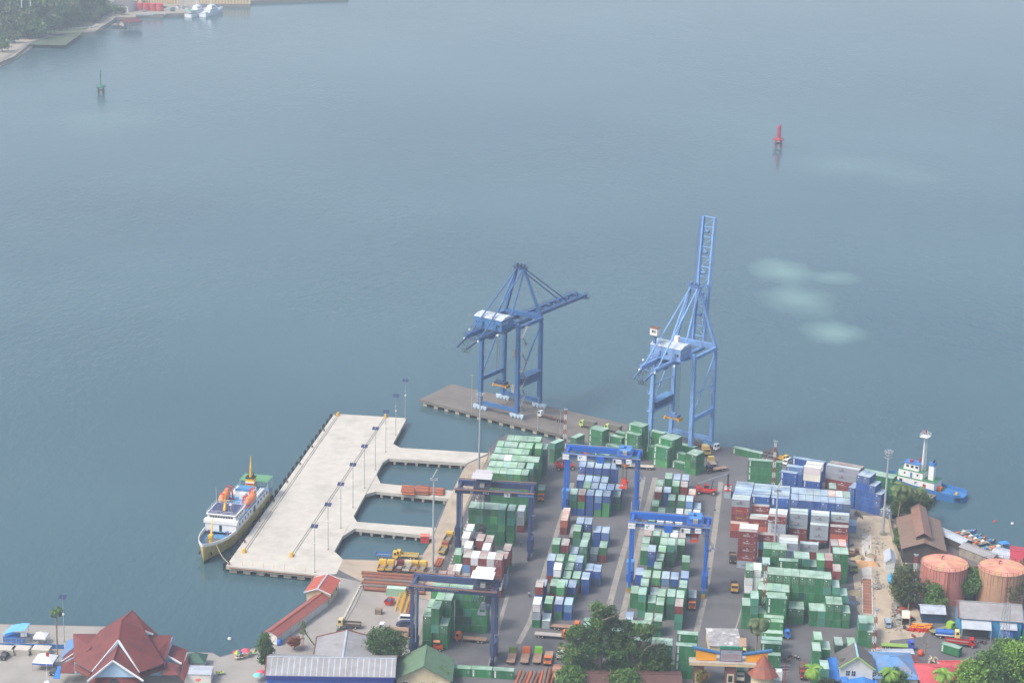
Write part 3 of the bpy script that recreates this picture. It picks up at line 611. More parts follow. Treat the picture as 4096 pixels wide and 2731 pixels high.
# ------------------------------------------------------------------ ship-to-shore cranes
def rail_line(mb, pts, h=1.1, post=2.0, r=.035):
    for a, b2 in zip(pts, pts[1:]):
        a, b2 = Vector(a), Vector(b2); n = max(1, int((b2 - a).length / post)); z = Vector((0, 0, h))
        mb.tube(a + z, b2 + z, r, n=4, cap=False); mb.tube(a + z * .5, b2 + z * .5, r * .8, n=4, cap=False)
        for k in range(n + 1):
            p = a.lerp(b2, k / n); mb.tube(p, p + z, r, n=4, cap=False)
    return mb
def ship_crane(center, rgb, dark, label, raised, mark, gauge, house_rgb, dz, hy0):
    cr = thing('ship_to_shore_crane', label, 'crane', center, rad(-33.1), 'ship to shore cranes on the wharf')
    pm = mat('crane_paint_' + mark, rgb, .5, .12, .5, (110, 92, 84), .35, .35); pd = mat('crane_dark_' + mark, dark, .6, .15); ph = mat('crane_house_' + mark, house_rgb, .55, .08, .5, (120, 120, 118), .3, .3)
    pr = mat('crane_roof_' + mark, (186, 196, 204), .6, .08, .5, (150, 138, 124), .5, .3); yel = mat('spreader_yellow', (204, 146, 40), .6, .15); M = lambda: MB()
    gx, gy, zt = 8.8, gauge / 2, 35.2
    for sx in (-1, 1):
        for sy in (-1, 1):
            lg = M().bar((sx * gx, sy * gy, 2.4), (sx * (gx - .3), sy * gy, zt + dz), 1.5, 1.7, 1.25, 1.4).build('leg', pm, cr)
            bg = M()
            bg.bar((sx * gx - 3.2, sy * gy, 1.55), (sx * gx + 3.2, sy * gy, 1.55), .9, .8)
            for q in (-2.4, -.8, .8, 2.4): bg.tube((sx * gx + q, sy * gy - .28, .42), (sx * gx + q, sy * gy + .28, .42), .42, n=10); bg.box(sx * gx + q - .6, sy * gy - .5, .5, sx * gx + q + .6, sy * gy + .5, 1.2)
            bg.build('bogie', mat('bogie_paint_' + mark, (176, 198, 216) if raised is False else (96, 150, 196), .5, .2), cr)
        M().bar((sx * gx, -gy, 10.4), (sx * gx, gy, 10.4), 1.1, 1.5).build('portal_beam', pm, cr)
        M().bar((sx * gx, -gy, zt - .6), (sx * gx, gy, zt - .6), 1.0, 1.3).build('cross_beam', pm, cr)
        M().tube((sx * gx, -gy, 11.2), (sx * gx, gy, zt - 1.8), .34, n=8).build('diagonal_brace', pm, cr)
        M().tube((sx * gx, gy, 20.5), (sx * gx, -gy, 20.5), .22, n=8).build('tie', pm, cr) if raised else None
    for sy in (-1, 1):
        M().bar((-gx, sy * gy, 3.2), (gx, sy * gy, 3.2), 1.0, 1.5).build('sill_beam', pm, cr)
        M().bar((-gx, sy * gy, zt), (gx, sy * gy, zt), 1.3, 1.8).build('upper_beam', pm, cr)
    hy = gy + 1.5
    for sx in (-1, 1):
        M().bar((sx * 2.9, -28, 33.6), (sx * 2.9, hy, 33.6), .8, 1.7).build('girder', pm, cr)
        M().bar((sx * 2.2, -34.5, 31.2), (sx * 2.9, -27.5, 33.2), .4, .6).build('tail_beam', pd, cr)
    wk = M()
    for sx in (-1, 1): wk.box(sx * 3.4 - (.9 if sx < 0 else 0), -28, 34.3, sx * 3.4 + (.9 if sx > 0 else 0), hy, 34.4); rail_line(wk, [(sx * 4.2, -28, 34.4), (sx * 4.2, hy, 34.4)])
    for k in range(8): wk.bar((-2.9, -27 + k * 5, 33.0), (2.9, -27 + k * 5, 33.0), .3, .5)
    rail_line(wk, [(-2.2, -34, 31.4), (2.2, -34, 31.4)]); wk.build('girder_walkway', pd, cr)
    fs = M()
    for k in range(9):
        y0 = -29 + k * 2.6; pts = [(-3.6, y0 + 2.6 * t, 32.6 - 2.6 * math.sin(math.pi * t)) for t in (0, .15, .3, .5, .7, .85, 1)]; fs.path(pts, .09, 5)
    for k in range(3): pts = [(1 - k, -33.5 + .4 * t * 10, 31.0 - 2.4 * math.sin(math.pi * t)) for t in (0, .2, .4, .6, .8, 1)]; fs.path(pts, .09, 5)
    fs.build('festoon_cable', M_RUB, cr)
    # A-frame
    ap = 54.3 if not raised else 57.4; ay = 5.6
    for sx in (-1, 1):
        M().bar((sx * (gx - .4), gy, zt), (sx * 1.7, ay, ap), 1.0, 1.1, .8, .9).build('a_frame_leg', pm, cr)
        M().tube((sx * 1.9, ay - .4, ap - .5), (sx * 3.4, -gy + 1, zt + .2), .4, n=8).build('a_frame_strut', pm, cr)
        M().tube((sx * 1.5, ay - .6, ap), (sx * 2.9, -25.5, 34.2), .3, n=8).build('backstay', pm, cr)
    M().bar((-2.6, ay, ap), (2.6, ay, ap), 1.4, 1.2).build('apex_beam', pm, cr)
    tp = M(); tp.box(-3, ay - 1.3, ap + .6, 3, ay + 1.3, ap + .72); rail_line(tp, [(-3, ay - 1.3, ap + .7), (3, ay - 1.3, ap + .7), (3, ay + 1.3, ap + .7), (-3, ay + 1.3, ap + .7), (-3, ay - 1.3, ap + .7)], post=1.5)
    for q in (-1.6, 0, 1.6): tp.tube((q - .2, ay, ap + 1.4), (q + .2, ay, ap + 1.4), .7, n=10)
    tp.tube((-2.8, ay, ap + .7), (-2.8, ay, ap + 3.2), .05, n=4); tp.build('apex_platform', pd, cr)
    # boom, level or raised
    if not raised:
        tipy, d = 52.0, Vector((0, 1, 0)); nrm = Vector((0, 0, 1))
    else:
        ang = rad(85.3); d = Vector((0, math.cos(ang), math.sin(ang))); nrm = Vector((0, -math.sin(ang), math.cos(ang)))
    hinge = Vector((0, hy + .6, 33.6)); ln = 52 - hy if not raised else 49.5
    for sx in (-1, 1): M().bar(hinge + Vector((sx * 2.4, 0, 0)), hinge + Vector((sx * 2.4, 0, 0)) + d * ln, .75, 1.5).build('boom_girder', pm if not raised else pm, cr)
    bt = M(); nb = 13
    for k in range(nb + 1):
        p = hinge + d * (ln * k / nb); bt.bar(p - Vector((2.4, 0, 0)), p + Vector((2.4, 0, 0)), .35, .35)
        if k < nb: q = hinge + d * (ln * (k + 1) / nb); s_ = 1 if k % 2 else -1; bt.bar(p + Vector((2.4 * s_, 0, 0)), q - Vector((2.4 * s_, 0, 0)), .18, .18)
    bt.build('boom_bracing', pm, cr)
    bw = M()
    for sx in (-1, 1):
        a = hinge + Vector((sx * 3.2, 0, 0)) + nrm * .6; e = a + d * ln; bw.bar(a, e, .8, .08)
        for k in range(16): p = a + d * (ln * k / 15); bw.tube(p, p + nrm * 1.1, .04, n=4)
        bw.tube(a + nrm * 1.1, e + nrm * 1.1, .04, n=4); bw.tube(a + nrm * .6, e + nrm * .6, .03, n=4)
    for k in range(5): p = hinge + d * (ln * (.25 + .16 * k)) + nrm * .9; bw.tube(p - Vector((.8, 0, 0)), p + Vector((.8, 0, 0)), .55, n=10)
    bw.build('boom_walkway', pd, cr)
    if not raised:
        for sx in (-1, 1): M().tube((sx * 1.5, ay + .8, ap), (sx * 2.2, 37, 34.8), .26, n=6).build('forestay', pm, cr)
        M().tube((.6, ay + .8, ap + .8), (.8, 26, 35), .06, n=4).tube((-.6, ay + .8, ap + .8), (-.8, 26, 35), .06, n=4).build('boom_hoist_rope', M_STEEL, cr)
        rp = M(); rp.box(-3.2, 51.6, 32.0, 3.2, 54.2, 32.2); rail_line(rp, [(-3.2, 51.6, 32.2), (-3.2, 54.2, 32.2), (3.2, 54.2, 32.2), (3.2, 51.6, 32.2)]); rp.build('boom_tip_platform', pd, cr)
    else:
        for sx in (-1, 1):
            p = hinge + d * 24; M().tube((sx * 1.5, ay + .8, ap), (sx * 2.2, p.y - .4, p.z), .26, n=6).build('forestay', pm, cr)
            tb = hinge + d * ln; M().tube((sx * 1.9, hinge.y - .9, 42), (sx * 2.1, tb.y - 1.0, tb.z - 14), .24, n=6).build('folded_stay', pm, cr)
        mk = M(); c = hinge + d * 22 + Vector((2.82, 0, 0)); put_text(mk, 'PORT OF JAYAPURA', 1.5, c, d, Vector((0, 1, 0)).cross(Vector((1, 0, 0))).cross(d) if False else -nrm); mk.build('boom_lettering', M_WHITE, cr)
    # machinery house
    hx0, hx1, y0, y1 = -6.4, 6.4, hy0, hy0 + 8.4; z0, z1 = 34.6, 39.0
    h = M().box(hx0, y0, z0, hx1, y1, z1).build('machinery_house', ph, cr)
    M().add([(hx0 - .2, y0 - .2, z1), (hx1 + .2, y0 - .2, z1), (hx1 + .2, y1 + .2, z1), (hx0 - .2, y1 + .2, z1), (hx0 - .2, (y0 + y1) / 2 - 1.6, z1 + 1.0), (hx1 + .2, (y0 + y1) / 2 - 1.6, z1 + 1.0), (hx0 - .2, (y0 + y1) / 2 + 1.6, z1 + 1.0), (hx1 + .2, (y0 + y1) / 2 + 1.6, z1 + 1.0)],
            [(0, 1, 5, 4), (4, 5, 7, 6), (6, 7, 2, 3), (0, 4, 6, 3), (1, 2, 7, 5), (0, 3, 2, 1)]).build('roof', pr, h)
    rr = M(); rail_line(rr, [(hx0, y0, z1 + .4), (hx1, y0, z1 + .4)]); rail_line(rr, [(hx0, y1, z1 + .4), (hx1, y1, z1 + .4)]); rr.box(hx0 - 1.2, y0 - .8, z0 - .15, hx1 + 1.2, y1 + .8, z0 - .02); rr.build('roof_railing', pd, h)
    for k, xx in enumerate((-3.6, 2.8)): M().box(xx, y0 - .7, z0 + 1.2, xx + 1.5, y0 - .01, z0 + 2.8).build('hatch', ph, h)
    for xx in (-5.6, .2, 4.9): M().box(xx, y0 - .05, z0 + 1.5, xx + .7, y0 + .01, z0 + 2.5).build('window', mat('dark_glass', (40, 46, 54), .2, .1), h)
    tx = M(); put_text(tx, mark, 1.5, (hx1 + .03, (y0 + y1) / 2 - 1.5, z0 + 2.9), (0, 1, 0), (0, 0, 1)); tx.build('number', M_WHITE, h)
    # trolley, cab, spreader
    tr = M(); tr.box(-2.6, -10, 31.4, 2.6, -4, 32.5); tr.box(-2, -9, 32.5, 2, -5, 33.2); tr.build('trolley', pd, cr)
    cb_ = M().box(-4.6, -11.2, 28.6, -2.2, -8.2, 31.4).build('operator_cab', mat('cab_blue_' + mark, (60, 86, 128), .5, .1), cr)
    M().box(-4.63, -11.22, 29.4, -2.17, -8.18, 30.6).build('window', mat('dark_glass', (40, 46, 54), .2, .1), cb_)
    sz = 9.0; sp = M(); sp.box(-3.1, -8.0, sz, 3.1, -7.5, sz + .7); sp.box(-3.1, -6.0, sz, 3.1, -5.5, sz + .7)
    for xx in (-3.3, 2.7): sp.box(xx, -8.3, sz - .5, xx + .6, -5.2, sz + .5)
    s_ = sp.build('spreader', yel, cr); M().box(-2.4, -8.2, sz + .75, 2.4, -5.3, sz + 1.7).tube((-1, -6.7, sz + 1.9), (1, -6.7, sz + 1.9), .5, n=8).build('headblock', pd, s_)
    rp = M()
    for xx in (-1.8, -1.4, 1.4, 1.8):
        for yy in (-7.6, -5.9): rp.tube((xx, yy, sz + 1.6), (xx, yy, 31.5), .05, n=4, cap=False)
    rp.build('hoist_rope', mat('rope_steel', (84, 88, 92), .5, .1), cr)
    # stair tower and electric house
    lx, ly = (gx + .2, -gy) if not raised else (-gx - .2, -gy); st = M(); sgn = 1 if not raised else -1
    for k in range(-1, 9):
        za, zb = 3 + k * 3.5, 6.5 + k * 3.5; ya, yb = (ly + .6, ly + 3.6) if k % 2 == 0 else (ly + 3.6, ly + .6); xx = lx + sgn * (1.1)
        st.bar((xx, ya, za), (xx, yb, zb), .7, .12); st.tube((xx - .4, ya, za + 1), (xx - .4, yb, zb + 1), .04, n=4); st.tube((xx + .4, ya, za + 1), (xx + .4, yb, zb + 1), .04, n=4); st.box(xx - .7, yb - .7, zb - .1, xx + .7, yb + .7, zb); rail_line(st, [(xx - .7, yb - .7, zb), (xx + .7, yb - .7, zb), (xx + .7, yb + .7, zb)], post=1)
    st.build('stairs', pm if raised else M_STEEL, cr)
    eh = M(); ex = gx if not raised else -gx
    eh.box(ex - 1.4, -gy + 1.5, 11.2, ex + 1.4, gy - 2.0, 13.9); eh.build('electric_house', mat('electric_house_' + mark, (52, 82, 128), .5, .1), cr)
    M().slab([(ex - 1.8, -gy + .6, 14.2), (ex + 1.8, -gy + .6, 14.0), (ex + 1.8, gy - 1.6, 14.0), (ex - 1.8, gy - 1.6, 14.2)], .12).build('house_awning', mat('awning_blue', (86, 132, 176), .5, .1), cr)
    for k, zz in enumerate((8.0, 22.5)): M().box(gx - 2.3, -gy - 1.0, zz, gx - .9, -gy - .1, zz + 3.2).build('cable_reel_box', mat('grey_box', (152, 152, 148), .7, .15), cr) if not raised else None
    if raised:
        wc = M().box(-6.2, -16.5, 43.0, -3.2, -14.0, 45.6).build('white_cabin', mat('white_cabin', (224, 220, 212), .6, .06, 1, (150, 92, 72), .5, .5), cr); M().box(-6.3, -16.6, 45.6, -3.1, -13.9, 45.75).build('roof', M_RUST, wc)
        M().box(-5.4, -16.53, 44, -4.6, -16.49, 45).box(-4.3, -16.53, 44, -3.8, -16.49, 45).build('window', mat('dark_glass', (40, 46, 54), .2, .1), wc)
        M().box(-5.2, -15.7, 39.8, -4.2, -14.7, 43).build('cabin_post', pd, cr); M().box(.4, -9.8, 39.2, 2.2, -8.4, 42.2).build('white_cabinet', mat('white_cabin', (224, 220, 212)), cr)
    lb = M()
    for p in ((-6.6, -19.9, 34.0), (6.6, -19.9, 34.0), (-3.2, -28.4, 33), (3.2, -28.4, 33), (gx, gy + .8, 33.2), (-gx, gy + .8, 18)): lb.cb(p, .6, .6, .6)
    lb.build('floodlight', M_WHITE, cr)
    for o in cr.children:
        if not o.name.startswith(('leg', 'bogie', 'sill_beam')): o.location.z = dz
    return cr
ship_crane((-.26, 801.9, .012), (56, 102, 156), (44, 66, 100), 'dark blue ship-to-shore crane with level boom at the wharf end', False, 'CC 01', 16.4, (66, 116, 166), 2.6, -17.0)
ship_crane((65.2, 759.7, .012), (118, 158, 208), (84, 116, 160), 'light blue ship-to-shore crane with its boom raised', True, 'CC02', 16.4, (120, 154, 198), 4.9, -15.2)
# ------------------------------------------------------------------ rubber-tyred gantries
def yard_crane(lf, rf, label, old, num, cap_txt, frac, drop, hgt=22.0, sprd='orange'):
    lf, rf = G(*lf), G(*rf); d = rf - lf; span = d.length; yaw = math.atan2(d.y, d.x)
    cr = thing('yard_gantry_crane', label, 'crane', lf, yaw, 'rubber tyred gantry cranes in the yard')
    body = mat('gantry_navy', (44, 62, 104), .55, .12, .5, (120, 84, 70), .3, .3) if old == 1 else (mat('gantry_slate', (62, 78, 116), .55, .12, .5, (116, 84, 72), .35, .3) if old == 2 else mat('gantry_blue', (34, 98, 188), .45, .08, .5, (60, 84, 120), .25, .4))
    dk = mat('gantry_dark', (40, 50, 74), .6, .2) if old else mat('gantry_grey_blue', (96, 120, 152), .5, .12); wy = 7.6; M = lambda: MB(); wh = mat('sheet_white', (226, 228, 230), .6, .05); rr = mat('rail_grey', (108, 116, 130), .5, .1)
    z0, z1 = hgt, hgt + 1.7
    for i, x in enumerate((0, span)):
        for j, y in enumerate((0, wy)):
            M().bar((x, y, 1.7), (x, y, z0), .75, .95, .95, 1.2).build('leg', body, cr)
            b = M(); b.box(x - .45, y - 1.6, .75, x + .45, y + 1.6, 1.5).build('bogie', dk if old else mat('gantry_green', (64, 150, 60), .5, .15), cr)
            for q in (-.95, .95):
                w_ = M().tube((x - .3, y + q, .72), (x + .3, y + q, .72), .72, n=12).build('wheel', M_RUB, cr); M().tube((x - .33, y + q, .72), (x + .33, y + q, .72), .3, n=8).build('hub', rr, w_)
        M().bar((x, -1, 1.9), (x, wy + 1, 1.9), .7, .8).build('sill', body, cr)
        M().bar((x, 0, z0 + .8), (x, wy, z0 + .8), .8, 1.4).build('end_tie', body, cr)
        if not old:
            bf = M().box(x - .6, -2.1, .35, x + .6, -1.9, 1.5).build('bumper', M_YEL, cr); cv = M()
            for q in range(4): cv.add([(x - .6, -2.12, .45 + q * .3), (x, -2.12, .7 + q * .3), (x, -2.12, .82 + q * .3), (x - .6, -2.12, .57 + q * .3)], [(0, 1, 2, 3)]); cv.add([(x + .6, -2.12, .45 + q * .3), (x, -2.12, .7 + q * .3), (x, -2.12, .82 + q * .3), (x + .6, -2.12, .57 + q * .3)], [(0, 1, 2, 3)])
            cv.build('chevron', M_RUB, bf)
    M().box(-1.1, 1.2, 2.3, 1.0, 6.4, 4.9).build('engine_house', body, cr); M().box(-1.3, 1.6, 6.0, 1.1, 4.6, 9.0).build('electric_cabinet', mat('cabinet_blue', (84, 138, 196), .5, .1) if not old else dk, cr)
    M().box(span - .9, 1.4, 2.4, span + 1.0, 5.8, 6.4).build('control_cabinet', body, cr)
    ld = M()
    for q in (-.25, .25): ld.tube((span + .9, 1.5 + q, 2), (span + .9, 1.5 + q, z0), .05, n=4)
    for k in range(int((z0 - 2) / .6)): ld.tube((span + .9, 1.25, 2.2 + k * .6), (span + .9, 1.75, 2.2 + k * .6), .035, n=4)
    for zz in (9, 15): ld.box(span + .5, .9, zz, span + 1.7, 2.4, zz + .08)
    ld.build('ladder', rr, cr)
    M().bar((-1, wy, z0 + .85), (span + 1, wy, z0 + .85), .95, 1.9 if old else 2.0).build('girder', body, cr)
    M().bar((-1, 0, z0 + .85), (span + 1, 0, z0 + .85), .95, 1.5).build('girder', body if old else body, cr)
    wk = M(); wk.box(-1.4, -1.5, z1 - .1, span + 1.4, -.5, z1); wk.box(-1, wy + .5, z1 + .2, span + 1, wy + 1.4, z1 + .28); rail_line(wk, [(-1.4, -1.5, z1), (span + 1.4, -1.5, z1)], post=1.6); rail_line(wk, [(-1, wy + 1.4, z1 + .3), (span + 1, wy + 1.4, z1 + .3)], post=1.6); wk.build('walkway', rr if not old else mat('rust_walkway', (120, 92, 82), .8, .25), cr)
    if not old:
        tr = M(); n = 16
        for k in range(n + 1): x = span * k / n; tr.bar((x, -1.45, z0 - .2), (x, -1.45, z1), .12)
        tr.bar((-1, -1.45, z0 - .2), (span + 1, -1.45, z0 - .2), .14); tr.bar((-1, -1.45, z0 + .7), (span + 1, -1.45, z0 + .7), .12); tr.build('walkway_truss', dk, cr)
        M().box(span * .5 - 1.3, -2.0, z0 - .5, span * .5 + 1.3, -1.5, z1 + .1).build('hanging_cabinet', body, cr)
        sw = M()
        for q in (0, .7): sw.bar((span - 1.5, -2.4 + q, z0), (span + 2.4, -2.4 + q, z0 - 4.5), .1); rail_line(sw, [(span - 1.5, -2.4 + q, z0), (span + 2.4, -2.4 + q, z0 - 4.5)], post=1.2)
        sw.box(span + 1.4, -2.8, z0 - 4.7, span + 3.2, -1.2, z0 - 4.6); sw.build('stairway', rr, cr)
        M().tube((-.9, wy + .4, z1), (-.9, wy + .4, z1 + 3.4), .12, n=6).build('exhaust', M_STEEL, cr)
    else:
        M().tube((1.0, .9, 5), (1.0, .9, z0 + 1.2), .14, n=6).build('cable_duct', wh, cr)
    sg = M()
    def sign(x, w_, txt, size, ink=M_NAVYINK, plate=True, z=z0 + .72, y=-1.62, h_=1.35):
        s_ = M()
        if plate: s_.box(x - w_ / 2, y, z - h_ / 2, x + w_ / 2, y + .06, z + h_ / 2)
        s_.mi(1); put_text(s_, txt, size, (x, y - .01, z), (1, 0, 0), (0, 0, 1)); return s_.build('sign', [wh, ink], cr)
    if old:
        yy = -.55
        sign(4.6 if old == 1 else 2.2, 1, num, 1.2 if old == 1 else 1.0, M_WHITE, False, z0 + .7, yy)
        if old == 1:
            sign(9.2, 1, cap_txt, 1.2, M_WHITE, False, z0 + .7, yy)
            M().box(15.2, yy - .05, z0 - .2, 17.2, yy + .02, z0 + 1.7).build('emblem_plate', wh, cr); em = M(); em.add([(15.5, yy - .06, z0 + 1.3), (16.4, yy - .06, z0 + 1.0), (16.7, yy - .06, z0 + .4), (16.3, yy - .06, z0 + .1), (16.2, yy - .06, z0 + .8)], [(0, 1, 2, 3, 4)]); em.build('emblem', mat('teal_print', (40, 130, 120), .6), cr)
            M().box(19.6, yy - .05, z0 + .1, 25, yy + .02, z0 + 1.1).build('name_board', mat('board_blue', (70, 118, 180), .6), cr); sign(22.3, 1, 'PELINDO JAYAPURA', .55, M_WHITE, False, z0 + .6, yy - .06)
        else:
            sign(10.2, 1, 'PELINDO 4 JAYAPURA', .75, M_WHITE, False, z0 + 1.0, yy); sign(10.2, 1, 'Connecting Archipelago Nation', .36, M_WHITE, False, z0 + .35, yy)
    else:
        sign(.2, 2.3, num, 1.0, h_=1.8); sign(span - 2.6, 1.9, cap_txt, 1.1, h_=1.6); sign(span - 6.6, 3.0, 'DINSON', .62, z=z0 + .5, h_=1.6)
        M().box(4.3, -1.62, z0 - .2, 7.4, -1.55, z0 + 1.65).build('emblem_plate', wh, cr); em = M(); em.add([(4.6, -1.64, z0 + 1.4), (5.3, -1.64, z0 + .9), (5.25, -1.64, z0 + .1), (4.9, -1.64, z0 + .6)], [(0, 1, 2, 3)]); em.mi(1); em.add([(5.2, -1.64, z0 + 1.35), (6.0, -1.64, z0 + 1.4), (5.5, -1.64, z0 + .8), (5.4, -1.64, z0 + 1.0)], [(0, 1, 2, 3)]); em.build('emblem', [mat('teal_print', (40, 130, 120), .6), mat('print_blue', (50, 110, 170), .6)], cr)
        M().box(span - 7.9, -1.7, z0 - .1, span - 7.2, -1.66, z0 + 1.1).build('sign_mark', M_NAVYINK, cr)
    # trolley
    tx = span * frac; t = M(); t.box(tx - 2.6, -.4, z1 + .1, tx + 2.6, wy + .4, z1 + .6); tro = t.build('trolley', body if not old else dk, cr)
    mc = M(); mc.tube((tx - 1.9, 2.2, z1 + 1.6), (tx + 1.9, 2.2, z1 + 1.6), .75, n=12); mc.box(tx - 2.2, 3.8, z1 + .6, tx - .6, 6.2, z1 + 2.2); mc.box(tx + .2, 4.2, z1 + .6, tx + 2.2, 5.8, z1 + 1.7); mc.tube((tx - 2, 6.6, z1 + 1.5), (tx + 1.8, 6.6, z1 + 1.5), .5, n=10); mc.build('hoist_machinery', mat('machine_blue', (70, 128, 190), .4, .15) if not old else mat('machine_dark', (52, 66, 104), .5, .2), tro)
    gr = M(); gr.box(tx - .6, .2, z1 + .6, tx + .9, 1.3, z1 + 1.9); gr.build('motor', mat('grey_box', (152, 152, 148)), tro)
    rl = M(); rail_line(rl, [(tx - 2.6, -.4, z1 + .6), (tx + 2.6, -.4, z1 + .6), (tx + 2.6, wy + .4, z1 + .6), (tx - 2.6, wy + .4, z1 + .6), (tx - 2.6, -.4, z1 + .6)], post=1.3); rl.build('trolley_railing', rr, tro)
    if old:
        po = M()
        for sx in (-2.4, 2.4):
            for sy in (.2, wy - .6): po.tube((tx + sx, sy, z1 + .6), (tx + sx, sy, z1 + 3.9), .09, n=5)
        po.build('roof_post', dk, tro); rf_ = M(); rf_.slab([(tx - 3.3, -.7, z1 + 3.9), (tx + 3.3, -.7, z1 + 3.9), (tx + 3.3, wy * .5, z1 + 4.35), (tx - 3.3, wy * .5, z1 + 4.35)], .12); rf_.slab([(tx - 2.8, wy * .5 + .02, z1 + 4.4), (tx + 2.8, wy * .5 + .02, z1 + 4.4), (tx + 2.8, wy + .3, z1 + 4.0), (tx - 2.8, wy + .3, z1 + 4.0)], .12); rf_.build('trolley_roof', wh if old == 2 else mat('grey_sheet', (186, 184, 186), .6, .06), tro)
        fs = M()
        for k in range(6): x = tx - 2.4 + k * .8; fs.path([(x + .6 * t_, -1.7, z0 + .2 - 1.5 * math.sin(math.pi * t_)) for t_ in (0, .25, .5, .75, 1)], .07, 5)
        fs.build('festoon_cable', M_RUB, tro)
    cbx = tx + (2.0 if old else -1.8); cb_ = M().box(cbx - .9, -.2, z0 - 2.5, cbx + .9, 2.0, z0 - .2).build('operator_cab', dk, tro); M().box(cbx - .92, -.23, z0 - 1.8, cbx + .92, 1.0, z0 - .8).build('window', mat('dark_glass', (40, 46, 54), .2, .1), cb_)
    sz = z0 - drop; om = mat('spreader_orange', (226, 78, 36), .55, .1) if sprd == 'orange' else mat('spreader_grey', (122, 130, 142), .55, .15) if sprd == 'grey' else mat('spreader_black', (46, 46, 50), .6, .15)
    sp = M(); sp.box(tx - 1.2, .3, sz, tx - .8, 6.4, sz + .5); sp.box(tx + .8, .3, sz, tx + 1.2, 6.4, sz + .5); sp.box(tx - 1.25, .1, sz - .35, tx + 1.25, .5, sz + .45); sp.box(tx - 1.25, 6.2, sz - .35, tx + 1.25, 6.6, sz + .45); s_ = sp.build('spreader', om, tro)
    M().box(tx - .9, 2.0, sz + .5, tx + .9, 4.6, sz + 1.4).tube((tx - .8, 2.4, sz + 1.7), (tx + .8, 2.4, sz + 1.7), .45, n=8).tube((tx - .8, 4.2, sz + 1.7), (tx + .8, 4.2, sz + 1.7), .45, n=8).build('headblock', om, s_)
    rp = M()
    for xx in (-.8, -.5, .5, .8):
        for yy in (2.3, 4.3): rp.tube((tx + xx, yy, sz + 1.6), (tx + xx, yy, z1 + .3), .04, n=4, cap=False)
    rp.build('hoist_rope', mat('rope_steel', (84, 88, 92), .5, .1), tro)
yard_crane((1829, 2219), (2115, 2238), 'navy yard gantry with grey trolley roof, marked 01 40Lt, beside the pier', 1, '01', '40Lt', .32, 14.5, sprd='black')
yard_crane((1646, 2632), (1967, 2660), 'slate blue yard gantry with white trolley roof nearest the camera', 2, 'RTG.02', '', .86, 6.0, sprd='grey')
yard_crane((2256, 2066), (2537, 2090), 'bright blue yard gantry marked RTG 03 over the middle block', 0, 'RTG 03', '40T', .82, 9.5)
yard_crane((2515, 2360), (2813, 2384), 'bright blue yard gantry marked RTG 04 over the right block', 0, 'RTG 04', '40T', .84, 3.5)
# ------------------------------------------------------------------ ships
GLASS = mat('dark_glass', (40, 46, 54), .2, .1); SHIPW = mat('ship_white', (228, 228, 226), .5, .05, .6, (176, 160, 140), .25, .4); BLUED = mat('deck_blue', (74, 136, 184), .6, .12, .6, (110, 120, 124), .3, .4)
def hull(stations, draft, name, mats, parent, band=None):
    """stations: (x, half breadth at deck, half breadth at water, deck z above water) bow last; z=0 is the waterline"""
    vs, fs, ms = [], [], []; nst = len(stations)
    for x, hd, hw, zd in stations:
        ring = [(-hd, zd), (-(hw + (hd - hw) * .35), zd * .4), (-hw, .0), (-hw * .8, -draft), (hw * .8, -draft), (hw, 0), (hw + (hd - hw) * .35, zd * .4), (hd, zd)]
        vs += [(x, y, z) for y, z in ring]
    for k in range(nst - 1):
        for i in range(7): fs.append((k * 8 + i, k * 8 + i + 1, k * 8 + 9 + i, k * 8 + 8 + i)); ms.append(1 if i in (1, 5) and band else (2 if i in (2, 3, 4) and band else 0))
    fs.append(tuple(range(8))); ms.append(0); fs.append(tuple(range((nst - 1) * 8 + 7, (nst - 1) * 8 - 1, -1))); ms.append(0)
    mb = MB(); mb.add(vs, fs); mb.m = ms; o = mb.build(name, mats, parent)
    return o
def deckplate(stations, dz, mat_, parent, name='deck', inset=.1, sel=None):
    st = [s for s in stations if sel is None or sel[0] <= s[0] <= sel[1]]; mb = MB()
    pts = [(s[0], -(s[1] - inset), s[3] + dz) for s in st] + [(s[0], s[1] - inset, s[3] + dz) for s in reversed(st)]
    n = len(st); vs = [(s[0], -(s[1] - inset), s[3] + dz) for s in st] + [(s[0], (s[1] - inset), s[3] + dz) for s in st]
    mb.add(vs, [(k, k + 1, n + k + 1, n + k) for k in range(n - 1)]); return mb.build(name, mat_, parent)
def bulwark(stations, h, th, mat_, parent, sel):
    st = [s for s in stations if sel[0] <= s[0] <= sel[1]]; mb = MB()
    for sg in (-1, 1):
        for a, b2 in zip(st, st[1:]):
            mb.add([(a[0], sg * a[1], a[3]), (b2[0], sg * b2[1], b2[3]), (b2[0], sg * (b2[1] + .08), b2[3] + h), (a[0], sg * (a[1] + .08), a[3] + h), (a[0], sg * (a[1] - th), a[3]), (b2[0], sg * (b2[1] - th), b2[3]), (b2[0], sg * (b2[1] - th), b2[3] + h), (a[0], sg * (a[1] - th), a[3] + h)],
                   [(0, 1, 2, 3), (5, 4, 7, 6), (3, 2, 6, 7)])
    return mb.build('bulwark', mat_, parent)
def shell(parent, name, x0, x1, y, z0, z1, m_, rake=0.0):
    mb = MB(); vs = [(x0, -y, z0), (x1, -y, z0), (x1, y, z0), (x0, y, z0), (x0, -y, z1), (x1 - rake, -y, z1), (x1 - rake, y, z1), (x0, y, z1)]
    mb.add(vs, [(0, 3, 2, 1), (4, 5, 6, 7), (0, 1, 5, 4), (1, 2, 6, 5), (2, 3, 7, 6), (3, 0, 4, 7)]); return mb.build(name, m_, parent)
def win(parent, c, sx, sy, sz): return MB().cb(c, sx, sy, sz).build('window', GLASS, parent)
